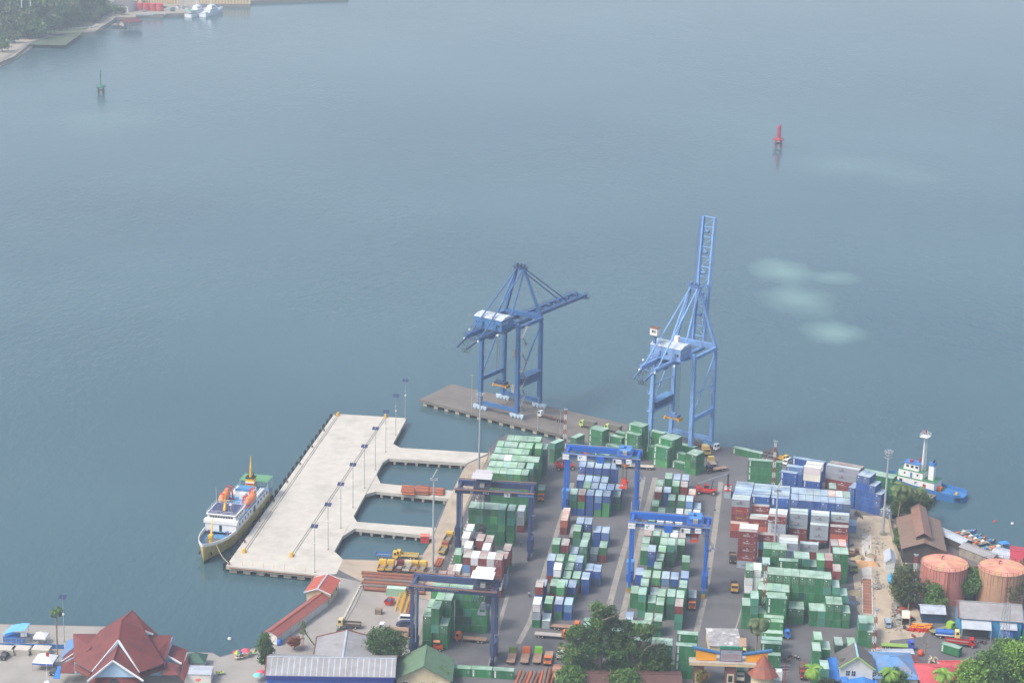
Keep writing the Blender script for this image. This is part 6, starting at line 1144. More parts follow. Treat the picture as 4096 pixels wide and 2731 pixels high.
# ------------------------------------------------------------------ trees and palms
def leafmat(name, rgb, rgb2):
    m, nt, b = nodes_of(name); f = noise(nt, .35, 4); f2 = noise(nt, 2.2, 3); c = mix(nt, ramp(nt, f, [(.38, 0.0), (.62, 1.0)]), lin(rgb), lin(rgb2)); c = mix(nt, ramp(nt, f2, [(.3, .0), (.7, .35)]), c, tuple(v * .5 for v in lin(rgb)))
    L(nt, c, b.inputs['Base Color']); b.inputs['Roughness'].default_value = .6; return m
LF = leafmat('leaf_dark', (54, 84, 40), (74, 104, 46)); LF2 = leafmat('leaf_mid', (70, 108, 46), (98, 130, 58)); LF3 = leafmat('leaf_bright', (96, 140, 48), (132, 168, 62)); LF4 = leafmat('leaf_olive', (76, 92, 54), (96, 106, 62)); LFP = leafmat('palm_green', (72, 104, 58), (116, 132, 76)); LFR = leafmat('leaf_red', (150, 70, 44), (120, 84, 44))
BARK = mat('bark', (112, 96, 82), .95, .2, 1.5); TRNK = mat('palm_trunk', (140, 124, 106), .95, .2, 1.5)
def crown(rx, ry, rz, n_cl, per, leaf, seed, hollow=.45, cl=None):
    """leaf-sized faces gathered in clumps spread unevenly through an ellipsoid"""
    R = random.Random(seed); vs, fs = [], []; cl = cl or .3 * (rx + ry + rz) / 3
    for _ in range(n_cl):
        while True:
            p = Vector((R.uniform(-1, 1), R.uniform(-1, 1), R.uniform(-.8, 1)))
            if hollow < p.length < 1.02: break
        c = Vector((p.x * rx, p.y * ry, p.z * rz)); s = cl * R.uniform(.6, 1.3)
        for _ in range(per):
            q = Vector((R.gauss(0, .5), R.gauss(0, .5), R.gauss(0, .36))) * s + c; nrm = Vector((R.gauss(0, 1), R.gauss(0, 1), R.gauss(.7, .8))).normalized(); a = nrm.orthogonal().normalized(); b = nrm.cross(a); t = R.uniform(0, 6.28); a, b = a * math.cos(t) + b * math.sin(t), b * math.cos(t) - a * math.sin(t); l = leaf * R.uniform(.6, 1.4)
            k = len(vs); vs += [q - a * l, q + b * l * .5, q + a * l, q - b * l * .5]; fs.append((k, k + 1, k + 2, k + 3))
    mb = MB(); mb.v = [tuple(v) for v in vs]; mb.f = fs; mb.m = [0] * len(fs); return mb
def crown_mesh(mb, name, m_):
    me = D.meshes.new(name); me.from_pydata(mb.v, [], mb.f); me.materials.append(m_); me.update(); return me
def trunk(h, r, lean_=(0, 0), limbs=4, seed=1, spread=.35):
    R = random.Random(seed); mb = MB(); pts_ = [Vector((lean_[0] * t * t, lean_[1] * t * t, h * t)) for t in (0, .35, .7, 1)]
    for k, (a, b) in enumerate(zip(pts_, pts_[1:])): mb.tube(a, b, r * (1 - .25 * k), r * (.75 - .25 * k) , 8)
    for k in range(limbs):
        a = 6.28 * k / limbs + R.uniform(-.4, .4); s = pts_[1].lerp(pts_[3], R.uniform(.1, .9)); e = s + Vector((math.cos(a), math.sin(a), R.uniform(.5, 1.1))) * h * spread; mb.tube(s, e, r * .45, r * .12, 6)
        e2 = e + Vector((math.cos(a + .7), math.sin(a + .7), .6)) * h * spread * .5; mb.tube(s.lerp(e, .6), e2, r * .22, r * .06, 5)
    return mb
def tree(px, py, h, rx, rz, m_, label, seed, cz=.62, leaf=.34, dens=1.0, base=None, group='trees around the port', name='broadleaf_tree', limbs=5, tr=.35, ry=None, hollow=.45, cl=None):
    p = base or G(px, py); t = thing(name, label, 'tree', (p.x, p.y, p.z), random.uniform(0, 6), group); ry = ry or rx
    trunk(h * .75, tr, (0, 0), limbs, seed).build('trunk', BARK, t); vol = rx * ry * rz
    put('crown', crown_mesh(crown(rx, ry, rz, int(28 + 14 * dens * vol ** .42), int(34 * dens), leaf, seed, hollow, cl), 'crown', m_), t, (0, 0, h - rz * .98)); return t
def palm(px, py, h, fl, label, seed, n=18, m_=None, trunk_m=None, lean_=(.6, 0), coconut=True, bushy=False):
    R = random.Random(seed); p = G(px, py); t = thing('palm_tree', label, 'palm', p, 0, 'palms around the port'); mb = MB(); q = [Vector((lean_[0] * s * s, lean_[1] * s * s, h * s)) for s in (0, .25, .5, .75, 1)]
    for a, b in zip(q, q[1:]): mb.tube(a, b, .26, .22, 8)
    mb.build('trunk', trunk_m or TRNK, t); top = q[-1]
    for k in range(n):
        a = 6.283 * k / n + R.uniform(-.2, .2); el = R.uniform(-.25, 1.05); mb = MB(); prev = None; ln = fl * R.uniform(.85, 1.1); d0 = Vector((math.cos(a), math.sin(a), 0)); s_ = Vector((-math.sin(a), math.cos(a), 0)); pos = Vector(top); ang = el; seg = 9; P = []
        for i in range(seg + 1): P.append(Vector(pos)); pos = pos + (d0 * math.cos(ang) + Vector((0, 0, math.sin(ang)))) * (ln / seg); ang -= .2 + .02 * i
        for i in range(seg): mb.tube(P[i], P[i + 1], .05, .04, 4, cap=False)
        for i in range(seg * 2):
            u_ = (i + .5) / (seg * 2); j = min(seg - 1, int(u_ * seg)); c = P[j].lerp(P[j + 1], u_ * seg - j); w_ = fl * .24 * math.sin(math.pi * (.12 + .86 * u_)) ** .6; fwd = (P[j + 1] - P[j]).normalized()
            for sg in (-1, 1): e = c + s_ * sg * w_ + fwd * w_ * .55 + Vector((0, 0, -w_ * .45)); bw = fwd * fl * .045; mb.add([c - bw, c + bw, e + bw * .3, e - bw * .1], [(0, 1, 2, 3)])
        mb.build('frond', m_ or LFP, t)
    if coconut: MB().lathe((top.x, top.y, top.z - .7), [(.15, 0), (.45, .3), (.3, .7)], 8).build('crown_shaft', mat('palm_shaft', (120, 116, 66), .7), t)
    return t
# the big tree in front, three trunks
bt_ = G(2430, 2722); big_t = thing('banyan_tree', 'big dark green tree with several grey trunks in front of the green stacks', 'tree', bt_)
TRK = mat('grey_bark', (124, 110, 100), .95, .2, .8)
for k, (dx, h, lx, r) in enumerate(((-2.2, 20, -1.5, .7), (5.2, 17, 1.8, .55), (9.2, 18, 1.0, .6), (10.6, 12, 2.5, .4))): o = trunk(h, r, (lx, .5), 6, 40 + k, .3).build('trunk', TRK, big_t, (dx, 0, 0))
def rel(zx, zy, Yoff=0.0): q = GY(2200 + zx * .33866, 2200 + zy * .33866, bt_.y + Yoff); return q - bt_
for k, (zx, zy, rx, rz, Yo) in enumerate(((560, 690, 2.1, 1.9, 0), (690, 740, 2.5, 2.2, 0), (720, 860, 2.6, 2.2, 1), (560, 840, 2.0, 1.4, -1), (640, 980, 4.4, 2.6, 0), (450, 980, 3.0, 1.9, 1), (300, 950, 2.6, 1.6, 0), (250, 1030, 1.7, 1.3, 0), (480, 1120, 4.2, 2.8, -1), (250, 1200, 4.6, 2.6, 0), (330, 1330, 4.6, 2.6, 1), (800, 1020, 2.6, 1.9, 0), (760, 1180, 3.6, 2.9, -1),
                                       (880, 880, 1.7, 1.4, 1), (960, 940, 2.0, 1.7, 1), (1110, 930, 2.8, 1.2, 0), (1240, 930, 1.4, .9, 0), (1140, 1000, 2.4, 1.2, 0), (940, 1120, 2.6, 2.4, 0), (1080, 1180, 3.0, 2.4, 0), (1280, 1200, 2.8, 2.2, 0), (1250, 1330, 2.8, 2.6, 0), (1380, 1330, 2.0, 1.8, 0), (640, 1400, 5.0, 2.6, 1), (880, 1330, 3.0, 2.6, 1), (480, 1500, 4.6, 2.6, 0), (720, 1540, 5.0, 2.2, -1), (1080, 1420, 3.0, 2.4, 0))):
    q = rel(zx, zy, Yo); vol = rx * rx * rz; put('foliage', crown_mesh(crown(rx, rx, rz, int(14 + 7 * vol ** .5), 42, .27, 100 + k, .2, .85), 'foliage', LF if k % 3 else LF2), big_t, q)
    s0 = Vector((-2.2 if zx < 850 else 7.5, 0, max(5, q.z - 5 - abs(q.x) * .3))); MB().tube(s0, q, .22, .08, 6).build('limb', TRK, big_t)
tree(1542, 2672, 12.5, 5.6, 4.8, LF, 'dense round dark tree beside the warehouse roof', 5, leaf=.3, dens=1.6, tr=.4)
tree(1062, 2695, 13, 2.0, 5.5, LF, 'tall narrow dark tree left of the warehouse', 6, leaf=.3, dens=1.2, tr=.25); tree(1178, 2597, 4.2, 1.9, 1.5, LFR, 'small reddish shrub behind the warehouse', 7, leaf=.25, tr=.12)
tree(1748, 2748, 6.5, 3.0, 2.6, LF2, 'green tree in front of the green-roofed house', 8, leaf=.3, tr=.25)
tree(3617, 2420, 14, 4.0, 7.2, LF4, 'tall olive tree left of the pink tank', 9, leaf=.34, dens=1.6, tr=.35); tree(3870, 2395, 10.5, 5.0, 4.6, LF2, 'round leafy tree between the two tanks', 10, leaf=.32, dens=1.5); tree(4030, 2420, 10, 4.4, 4.2, LF4, 'olive tree in front of the tan tank', 11, leaf=.32, dens=1.3); tree(3716, 2425, 8, 3.6, 2.4, LF2, 'spreading sparse tree in front of the pink tank', 12, leaf=.3, dens=.8); tree(3740, 2440, 5, 3.6, 1.7, LF2, 'low bushy tree above the open workshed', 13, leaf=.3, dens=1.1); tree(4120, 2330, 10, 3.4, 4.2, LF4, 'olive tree cut by the right picture edge behind the tan tank', 14, leaf=.32)
tree(3905, 2170, 5, 2.2, 1.8, LF, 'small dark bush by the shore wall near the sheds', 15, leaf=.3) if False else None
tree(3640, 2085, 9, 4.2, 3.4, LF, 'dark leafy tree under the coconut palm', 16, leaf=.34, dens=1.4); tree(3680, 2062, 8, 3.6, 3.0, LF, 'dark shore tree right of the coconut palm', 17, leaf=.34, dens=1.3); tree(3590, 2075, 7, 3.0, 2.6, LF, 'dark bush left of the coconut palm', 18, leaf=.34)
tree(3590, 2200, 5, 1.6, 1.6, LF2, 'green shrub by the wall end below the palm', 19, leaf=.3); tree(3588, 2155, 4, 1.2, 1.4, LF2, 'thin shrub growing on the yard wall', 20, leaf=.28)
palm(3588, 2110, 15, 6.0, 'large coconut palm beside the high mast', 21, 26, lean_=(1.2, 0)); palm(3668, 2105, 13.5, 3.2, 'slim coconut palm right of the large one', 22, 14, lean_=(.8, 0)); palm(3020, 2668, 14.5, 4.6, 'full palm with drooping fronds by the gate', 23, 30, lean_=(.3, 0), m_=leafmat('palm_dark', (66, 90, 52), (104, 116, 70)))
palm(230, 2622, 14.5, 3.0, 'royal palm with bunched crown on the left promenade', 24, 16, lean_=(.2, 0), m_=LF); palm(3232, 2800, 10, 4.0, 'bright young palm tip at the bottom edge', 25, 14, m_=LF3); palm(3545, 2800, 9, 4.0, 'bright palm tip below the blue roofed house', 26, 14, m_=LF3); palm(3760, 2810, 9, 4.4, 'bright palm tip among the coral roofs', 27, 14, m_=LF3)
tree(3012, 2640, 3.4, 1.2, 1.2, LF2, 'small round shrub under the gate palm', 28, leaf=.24, tr=.1); tree(2808, 2740, 5.0, 1.9, 2.0, leafmat('leaf_mixed', (96, 112, 44), (140, 96, 44)), 'reddish green bush left of the gate pillar', 29, leaf=.25, tr=.12); tree(3372, 2735, 8.5, 1.7, 3.6, LF, 'dark cypress-like tree in front of the blue porch', 30, leaf=.26, dens=1.4, tr=.2)
for k, (x, y, h, r, m_, lb) in enumerate(((3960, 2800, 15, 5.6, LF2, 'broad bright green tree, bottom right, left of the red leaves'), (4060, 2790, 17, 5.2, LF3, 'light green tree at the bottom right corner'), (3880, 2815, 13, 4.8, LF3, 'yellow-green tree in front of the coral roofs'), (4100, 2740, 14, 4.4, LF, 'dark tree at the right edge below the telecom tower'), (3575, 2790, 9, 3.4, LF2, 'green tree in front of the pale blue roof'), (4010, 2720, 13, 4.2, LF2, 'green tree between the telecom tower and bottom right foliage'), (2280, 2770, 8, 4.0, LF2, 'low green tree left of the big tree foot'), (2500, 2775, 7, 4.5, LF2, 'low green tree right of the big tree foot'), (3300, 2790, 6, 2.6, LF4, 'grey-green bush beside the blue lean-to'))):
    tree(x, y, h, r, h * .42, m_, lb, 50 + k, leaf=.36, dens=1.3)
tree(4085, 2770, 14, 2.0, 1.4, LFR, 'red-leaved branch tree at the bottom right corner', 70, leaf=.8, dens=.6)
t = thing('bare_tree', 'leafless grey tree left of the green container truck', 'tree', T(ZB8, 880, 1370)); trunk(8, .2, (0, 0), 10, 71, .45).build('trunk', mat('dead_wood', (132, 118, 102), .95), t)
# ------------------------------------------------------------------ vehicles
TYRE = mat('tyre', (46, 46, 48), .9, .15); HUB = mat('wheel_hub', (176, 170, 156), .6, .15); CHAS = mat('chassis', (58, 56, 54), .8, .2); PLANK = mat('truck_planks', (150, 122, 104), .85, .18, 1.5, (110, 86, 74), .5, .8); LAMP = mat('headlamp', (232, 230, 220), .3, .03)
def vmat(rgb): return mat('vehicle_%d_%d_%d' % rgb, rgb, .45, .08, 1.0, tuple(int(v * .6) for v in rgb), .25, .8)
_wheel = {}
def wheel(t, x, y, r, w=.3):
    k = (r, w)
    if k not in _wheel: _wheel[k] = (MB().tube((0, -w / 2, 0), (0, w / 2, 0), r, n=14).mesh('tyre', TYRE), MB().tube((0, -w / 2 - .02, 0), (0, w / 2 + .02, 0), r * .55, n=10).mesh('hub', HUB))
    o = put('wheel', _wheel[k][0], t, (x, y, r)); put('hub', _wheel[k][1], o); return o
def cabin(t, x0, x1, w, z0, z1, m_, slope=.35, shield=True):
    h = w / 2; zm = z0 + (z1 - z0) * .5; mb = MB(); mb.add([(x0, -h, z0), (x1, -h, z0), (x1, -h, zm), (x1 - slope, -h * .94, z1), (x0 + .1, -h * .94, z1), (x0, -h, zm), (x0, h, z0), (x1, h, z0), (x1, h, zm), (x1 - slope, h * .94, z1), (x0 + .1, h * .94, z1), (x0, h, zm)],
           [(0, 1, 2, 3, 4, 5), (11, 10, 9, 8, 7, 6), (1, 7, 8, 2), (2, 8, 9, 3), (3, 9, 10, 4), (4, 10, 11, 5), (5, 11, 6, 0), (0, 6, 7, 1)]); c = mb.build('cab', m_, t)
    a, b = .12, .88; P = lambda f: x1 - slope * f + .02
    MB().add([(P(a), -h * .86, zm + (z1 - zm) * a), (P(a), h * .86, zm + (z1 - zm) * a), (P(b), h * .84, zm + (z1 - zm) * b), (P(b), -h * .84, zm + (z1 - zm) * b)], [(0, 1, 2, 3)]).build('windscreen', GLASS, c)
    for s in (-1, 1): MB().add([(x1 - .3 - slope * .2, s * (h + .012), zm + .05), (x0 + .5, s * (h + .012), zm + .05), (x0 + .55, s * (h * .955 + .012), z1 - .14), (x1 - slope - .15, s * (h * .955 + .012), z1 - .14)], [(0, 1, 2, 3)]).build('side_window', GLASS, c); MB().cb((x1 + .03, s * h * .68, z0 + .35), .08, .3, .2).build('headlight', LAMP, c)
    MB().box(x1 - .02, -h * .95, z0 - .12, x1 + .14, h * .95, z0 + .14).build('bumper', CHAS, c); return c
def truck(px, py, yaw, kind, rgb, label, ln=8.0, bed=None, w=2.3, load=None, at=None):
    p = at or G(px, py); t = thing({'dump': 'dump_truck', 'flat': 'flatbed_truck', 'tank': 'tanker_truck', 'box': 'box_truck', 'tractor': 'tractor_truck'}[kind], label, 'truck', (p.x, p.y, p.z + .01), rad(yaw), 'trucks in and around the yard'); m_ = vmat(rgb); h = ln / 2; r = .48; cl = 1.75
    MB().box(-h, -.5, .62, h - .1, .5, .95).build('chassis', CHAS, t); cabin(t, h - cl, h, w, .75, 2.75, m_)
    for s in (-1, 1):
        wheel(t, h - .75, s * (w / 2 - .18), r)
        for x in ((-h + 1.3, -h + 2.45) if ln > 7.5 else (-h + 1.5,)): wheel(t, x, s * (w / 2 - .25), r, .5)
    bm = vmat(bed) if bed else PLANK; x0, x1 = -h, h - cl - .15
    if kind == 'flat':
        b = MB().box(x0, -w / 2 - .05, 1.0, x1, w / 2 + .05, 1.16).build('deck', bm, t); MB().box(x1 - .08, -w / 2, 1.16, x1 + .02, w / 2, 2.5).build('headboard', m_, t)
    elif kind == 'dump':
        b = MB().box(x0, -w / 2, 1.0, x1, w / 2, 1.12).build('bed_floor', PLANK if not bed else mat('bed_grey', (130, 126, 122), .8, .15), t); sm = bm if bed else m_
        for q in (-w / 2, w / 2 - .07): MB().box(x0, q, 1.12, x1, q + .07, 1.75).build('side_board', sm, t)
        for q in (x0, x1 - .07): MB().box(q, -w / 2 + .07, 1.12, q + .07, w / 2 - .07, 1.75 if q == x0 else 2.2).build('end_board', sm, t)
    elif kind == 'tank':
        MB().tube((x0, 0, 1.85), (x1, 0, 1.85), w * .42, n=16).build('tank', bm, t); MB().box(x0, -w * .46, 1.1, x1, w * .46, 1.3).build('tank_cradle', SHIPW, t); MB().box((x0 + x1) / 2 - .4, -.4, 2.7, (x0 + x1) / 2 + .4, .4, 3.0).build('manhole', bm, t)
    elif kind == 'box':
        MB().box(x0, -w / 2, 1.05, x1, w / 2, 3.2).build('cargo_box', bm, t)
    elif kind == 'tractor':
        MB().box(x0, -.45, .95, x1, .45, 1.15).build('trailer_frame', mat('trailer_rust', (104, 72, 60), .85, .25), t); MB().box(x0 + .5, -1.1, 1.0, x0 + 1.2, 1.1, 1.2).box(-.2, -1.1, 1.0, .4, 1.1, 1.2).build('trailer_crossbar', mat('trailer_rust', (104, 72, 60)), t)
    if load: 
        c = lin(PAINT[load]); bx = put('loaded_container', cmesh(6.058, False)[0], t, (x1 - 6.2, -CW / 2, 1.18)); bx.color = (*c, 1); rf = put('loaded_container_roof', cmesh(6.058, False)[1], bx); rf.color = (*c, 1)
    return t
def car(px, py, yaw, rgb, label, kind='suv', at=None):
    p = at or G(px, py); t = thing({'suv': 'parked_car', 'van': 'minivan', 'pickup': 'pickup_truck'}[kind], label, 'car' if kind != 'van' else 'van', (p.x, p.y, p.z + .01), rad(yaw), 'cars in and around the port'); m_ = vmat(rgb); w = 1.75; h = w / 2; top = {'suv': 1.75, 'van': 2.0, 'pickup': 1.75}[kind]; b0, b1 = {'suv': (-2.1, .75), 'van': (-2.3, 1.7), 'pickup': (-.7, .9)}[kind]; L2 = 2.35
    MB().add([(-L2, -h, .35), (L2, -h, .35), (L2, -h, .85), (b1 + .5, -h, 1.05), (-L2, -h, 1.05), (-L2, h, .35), (L2, h, .35), (L2, h, .85), (b1 + .5, h, 1.05), (-L2, h, 1.05)], [(0, 1, 2, 3, 4), (9, 8, 7, 6, 5), (1, 6, 7, 2), (2, 7, 8, 3), (3, 8, 9, 4), (4, 9, 5, 0), (0, 5, 6, 1)]).build('body', m_, t)
    g = h * .86; c = MB().add([(b0, -h, 1.05), (b1 + .5, -h, 1.05), (b1, -g, top), (b0 + .25, -g, top), (b0, h, 1.05), (b1 + .5, h, 1.05), (b1, g, top), (b0 + .25, g, top)], [(0, 1, 2, 3), (7, 6, 5, 4), (1, 5, 6, 2), (2, 6, 7, 3), (3, 7, 4, 0)]).build('cabin', m_, t)
    MB().add([(b1 + .47, -h * .86, 1.12), (b1 + .47, h * .86, 1.12), (b1 + .08, g * .88, top - .1), (b1 + .08, -g * .88, top - .1)], [(0, 1, 2, 3)]).build('windscreen', GLASS, c)
    for s in (-1, 1): MB().add([(b1 + .2, s * (h * .985 + .02), 1.14), (b0 + .2, s * (h * .985 + .02), 1.14), (b0 + .35, s * (g + .03), top - .14), (b1 - .1, s * (g + .03), top - .14)], [(0, 1, 2, 3)]).build('side_window', GLASS, c); MB().cb((L2 + .01, s * .6, .7), .05, .34, .18).build('headlight', LAMP, t)
    MB().add([(b0 + .04, -g * .9, 1.2), (b0 + .04, g * .9, 1.2), (b0 + .18, g * .85, top - .12), (b0 + .18, -g * .85, top - .12)], [(0, 1, 2, 3)]).build('rear_window', GLASS, c)
    for x in (-1.45, 1.45):
        for s in (-1, 1): wheel(t, x, s * (h - .1), .34, .22)
    return t
OG, YL = (214, 112, 48), (214, 176, 66)
truck(1883, 2564, 173, 'flat', OG, 'orange flatbed truck parked before the green wall of containers', 9.6)
truck(2206, 2549, -7, 'flat', OG, 'orange flatbed truck with pale bed below the middle block', 10.2, (176, 168, 160)); truck(2262, 2516, -6, 'flat', OG, 'orange flatbed truck half hidden by the big tree leaves', 9.0)
truck(2047, 2637, 84, 'flat', (104, 120, 58), 'olive-cabbed flatbed truck, first of three parked rear-on', 8.2); truck(2101, 2637, 84, 'flat', OG, 'orange-cabbed flatbed truck, middle of three parked rear-on', 8.2); truck(2150, 2637, 85, 'flat', (128, 196, 56), 'lime-cabbed flatbed truck, last of three parked rear-on', 8.2); truck(2193, 2640, -95, 'flat', OG, 'orange flatbed truck facing the camera beside the rusty pipes', 8.2, (176, 140, 110)); truck(2244, 2618, -94, 'flat', (216, 214, 206), 'white-cabbed truck half hidden left of the big tree', 8)
truck(2166, 1990, -94, 'flat', OG, 'orange truck carrying a green container beside the pier-side block', 9, load='g'); truck(2768, 2420, -95, 'flat', OG, 'orange truck carrying a slate container below the right block', 9, load='n')
truck(2930, 2240, -94, 'dump', (70, 62, 52), 'dark dump truck on the road left of the maroon stack', 6.6); truck(2937, 2358, -94, 'dump', (206, 156, 56), 'yellow dump truck coming down the centre road', 6.4, (110, 84, 70))
for k, (x, rgb, bd, nm) in enumerate(((1527, YL, None, 'yellow'), (1560, YL, (196, 160, 70), 'yellow'), (1597, (112, 42, 46), (96, 44, 46), 'maroon'), (1630, (208, 196, 150), (190, 184, 170), 'cream'), (1655, YL, (150, 110, 70), 'yellow'), (1688, YL, (176, 152, 96), 'yellow'))): truck(x, 2277 + k * 1.2, 84 - k, 'dump', rgb, f'{nm} tipper parked rear-on, {ORD[k + 1]} from left above the long pipes', 6.0, bd)
truck(1547, 2232, -6, 'dump', YL, 'yellow tipper with blue-edged bed facing right by the pool', 7.6, (60, 120, 180)); truck(1628, 2232, 174, 'dump', YL, 'yellow tipper with brown bed facing left by the pool', 7.6, (214, 184, 90))
truck(1793, 2164, 78, 'dump', YL, 'yellow tipper with grey load at the fence, farther of two', 6.4, (150, 130, 80)); truck(1774, 2208, 78, 'dump', (150, 60, 50), 'red-cabbed tipper at the fence, nearer of two', 6.4, (180, 150, 70))
truck(1397, 2508, 174, 'dump', (206, 192, 140), 'cream-cabbed tipper with dark bed in the concrete lot', 7.2, (96, 82, 74)); car(1378, 2527, 174, (52, 66, 62), 'dark green pickup beside the cream tipper', 'pickup')
truck(1580, 2527, 174, 'flat', (226, 226, 224), 'white-cabbed flatbed truck in the concrete lot', 10); truck(1612, 2552, -6, 'flat', (208, 176, 84), 'yellow truck half hidden by the round tree', 7)
car(1624, 2482, 176, (222, 224, 226), 'white minivan by the slate gantry leg', 'van'); car(1616, 2502, 176, (42, 50, 84), 'navy car below the white minivan', 'suv')
truck(2203, 1678, 146, 'tractor', (226, 226, 224), 'white tractor truck with rusty empty trailer on the wharf', 11.5); truck(2352, 1712, 146, 'box', (176, 200, 110), 'lime-cabbed truck on the wharf behind the green stacks', 7, (110, 108, 96)); truck(2452, 1728, 146, 'box', (176, 200, 110), 'lime-cabbed truck squeezed behind the wharf corner stacks', 7, (110, 108, 96)); truck(2823, 1792, -33, 'tractor', (226, 226, 224), 'white tractor truck under the light blue crane', 11)
truck(2824, 1816, -80, 'box', (222, 186, 92), 'cream yellow van-like truck right of the wharf corner stacks', 5.4, (206, 176, 110)); truck(2848, 1858, 100, 'flat', (196, 170, 96), 'yellowish flatbed behind the wharf corner stacks', 5.6, (150, 140, 130)); truck(2866, 1884, 206, 'flat', (52, 46, 58), 'dark-cabbed truck with brown bed near the wharf corner', 8.6); truck(2552, 1873, 174, 'flat', (224, 116, 46), 'orange truck with pale trailer under the right leg of gantry RTG 03', 11.4, (196, 186, 172))
car(3284, 2192, -160, (30, 32, 38), 'black car between the white and maroon stacks'); car(3148, 1853, -120, (220, 220, 216), 'white van by the waterfront blue containers', 'van'); truck(3066, 1834, -110, 'box', (92, 92, 90), 'grey truck at the quay edge, left of two', 6.4, (70, 66, 62)); truck(3090, 1840, -110, 'box', (112, 108, 102), 'grey truck at the quay edge, right of two', 6.4, (84, 74, 66)); truck(3124, 1843, -40, 'dump', (206, 168, 60), 'yellow-tailed tipper at the quay edge', 6)
truck(3768, 2527, 30, 'flat', (142, 184, 70), 'lime flatbed truck slanting beside the red drums', 9, (136, 140, 80)); truck(3790, 2550, -9, 'tank', (226, 206, 130), 'cream-cabbed tanker truck with blue and white tank', 7.4, (52, 104, 180)); truck(3838, 2580, -13, 'dump', (184, 34, 38), 'red fire truck behind the slanted green container', 9, (170, 40, 42)); truck(3590, 2592, -5, 'flat', (70, 92, 190), 'blue-cabbed lime flatbed truck behind the grey canopy', 10, (140, 170, 80)); truck(3108, 2549, -5, 'flat', (54, 122, 204), 'white and blue truck cab poking out beside the broadside green containers', 8)
car(3550, 2501, 86, (150, 172, 190), 'light blue minivan on the dusty ground', 'van'); truck(2968, 2610, -95, 'box', (196, 206, 120), 'painted truck with tan cargo box behind the gate', 8, (176, 146, 120)); truck(2960, 2708, -95, 'box', (216, 208, 178), 'cream truck passing through the gate', 7.6, (60, 124, 86)); truck(3213, 2702, -92, 'box', (150, 44, 48), 'brown-topped truck with red and white banner at the bottom edge', 6.4, (110, 82, 70)); truck(3411, 2276, -92, 'dump', (128, 150, 66), 'olive tipper facing the camera beside the rubble path', 7.4, (150, 140, 130)); truck(3404, 2224, -10, 'dump', (96, 70, 54), 'brown tipper bed beside the sand heaps', 5.4)
car(20, 2628, -98, (44, 48, 52), 'black pickup at the left picture edge', 'pickup'); car(217, 2690, -98, (58, 64, 72), 'dark car behind the maroon hall porch')
# --- reach stackers and forklift
def reach_stacker(px, py, yaw, label, load, el):
    p = G(px, py); t = thing('reach_stacker', label, 'container handler', p, rad(yaw), 'red reach stackers'); R_ = mat('stacker_red', (196, 56, 44), .5, .12); K = mat('stacker_black', (48, 48, 52), .6, .15); GRM = mat('stacker_grey', (120, 128, 134), .5, .12)
    MB().box(-3.6, -1.2, .9, 3.2, 1.2, 1.9).box(-3.9, -1.4, .9, -2.2, 1.4, 2.5).build('body', R_, t); c = MB().box(-1.2, -.8, 1.9, .6, .8, 3.6).build('cab', R_, t); MB().box(-1.1, -.83, 2.4, .63, .83, 3.4).build('window', GLASS, c)
    for x, r in ((-2.8, .75), (2.4, .85)):
        for s in (-1, 1): wheel(t, x, s * 1.5, r, .7)
    a = Vector((-3.2, 0, 3.4)); b = a + Vector((math.cos(el), 0, math.sin(el))) * 11.5; MB().bar((-3.2, 0, 2.2), (-3.2, 0, 3.6), .7).build('boom_pivot', R_, t); MB().bar(a, a.lerp(b, .66), .75, .8).build('boom', GRM, t); MB().bar(a.lerp(b, .6), b, .55, .6).build('boom_extension', GRM, t); MB().tube((1.4, .5, 1.9), a.lerp(b, .5), .16, n=6).tube((1.4, -.5, 1.9), a.lerp(b, .5), .16, n=6).build('lift_cylinder', K, t)
    hz = CH + .45 if load else b.z - 2.2; MB().bar(b, (b.x, 0, hz + .3), .6, .6).build('head', K, t); MB().bar((b.x, -3, hz), (b.x, 3, hz), .5, .4).cb((b.x, -3, hz - .1), 2.3, .3, .4).cb((b.x, 3, hz - .1), 2.3, .3, .4).build('spreader', mat('spreader_red', (206, 52, 40), .5), t); return t, b
rs, b_ = reach_stacker(2828, 1974, -8, 'red reach stacker with grey boom holding a grey container', True, rad(24)); q = rs.matrix_basis @ Vector((b_.x + 1.25, -3.0, 0)); bx = tag(put('shipping_container', cmesh(6.058, False)[0], None, (q.x, q.y, .02), rad(-8 + 90)), 'pale grey container held by the red reach stacker', 'container'); bx.color = (*lin((168, 182, 188)), 1); r_ = put('roof', cmesh(6.058, False)[1], bx); r_.color = bx.color
reach_stacker(2262, 1876, 8, 'red reach stacker half hidden behind the left leg of gantry RTG 03', False, rad(30))
p = G(1746, 2598); t = thing('forklift', 'orange-red forklift with dark mast below the slate gantry', 'forklift', p, rad(172)); FR = mat('forklift_red', (206, 84, 52), .5, .12); MB().box(-1.7, -.8, .5, 1.0, .8, 1.4).box(-1.9, -.85, .5, -.9, .85, 1.7).build('body', FR, t); MB().box(-1.0, -.8, 2.75, 1.0, .8, 2.9).build('overhead_guard', mat('guard_orange', (226, 150, 110), .6), t)
for x in (-.9, .9):
    for s in (-.75, .75): MB().tube((x, s, 1.4), (x * .95, s, 2.8), .06, n=5).build('guard_post', CHAS, t)
for s in (-.5, .5): MB().box(1.2, s - .1, .1, 1.45, s + .1, 5.2).build('mast_rail', CHAS, t); MB().box(1.45, s - .12, .1, 3.2, s + .12, .2).build('fork', CHAS, t)
for x in (-1.2, .8):
    for s in (-1, 1): wheel(t, x, s * .85, .5, .4)
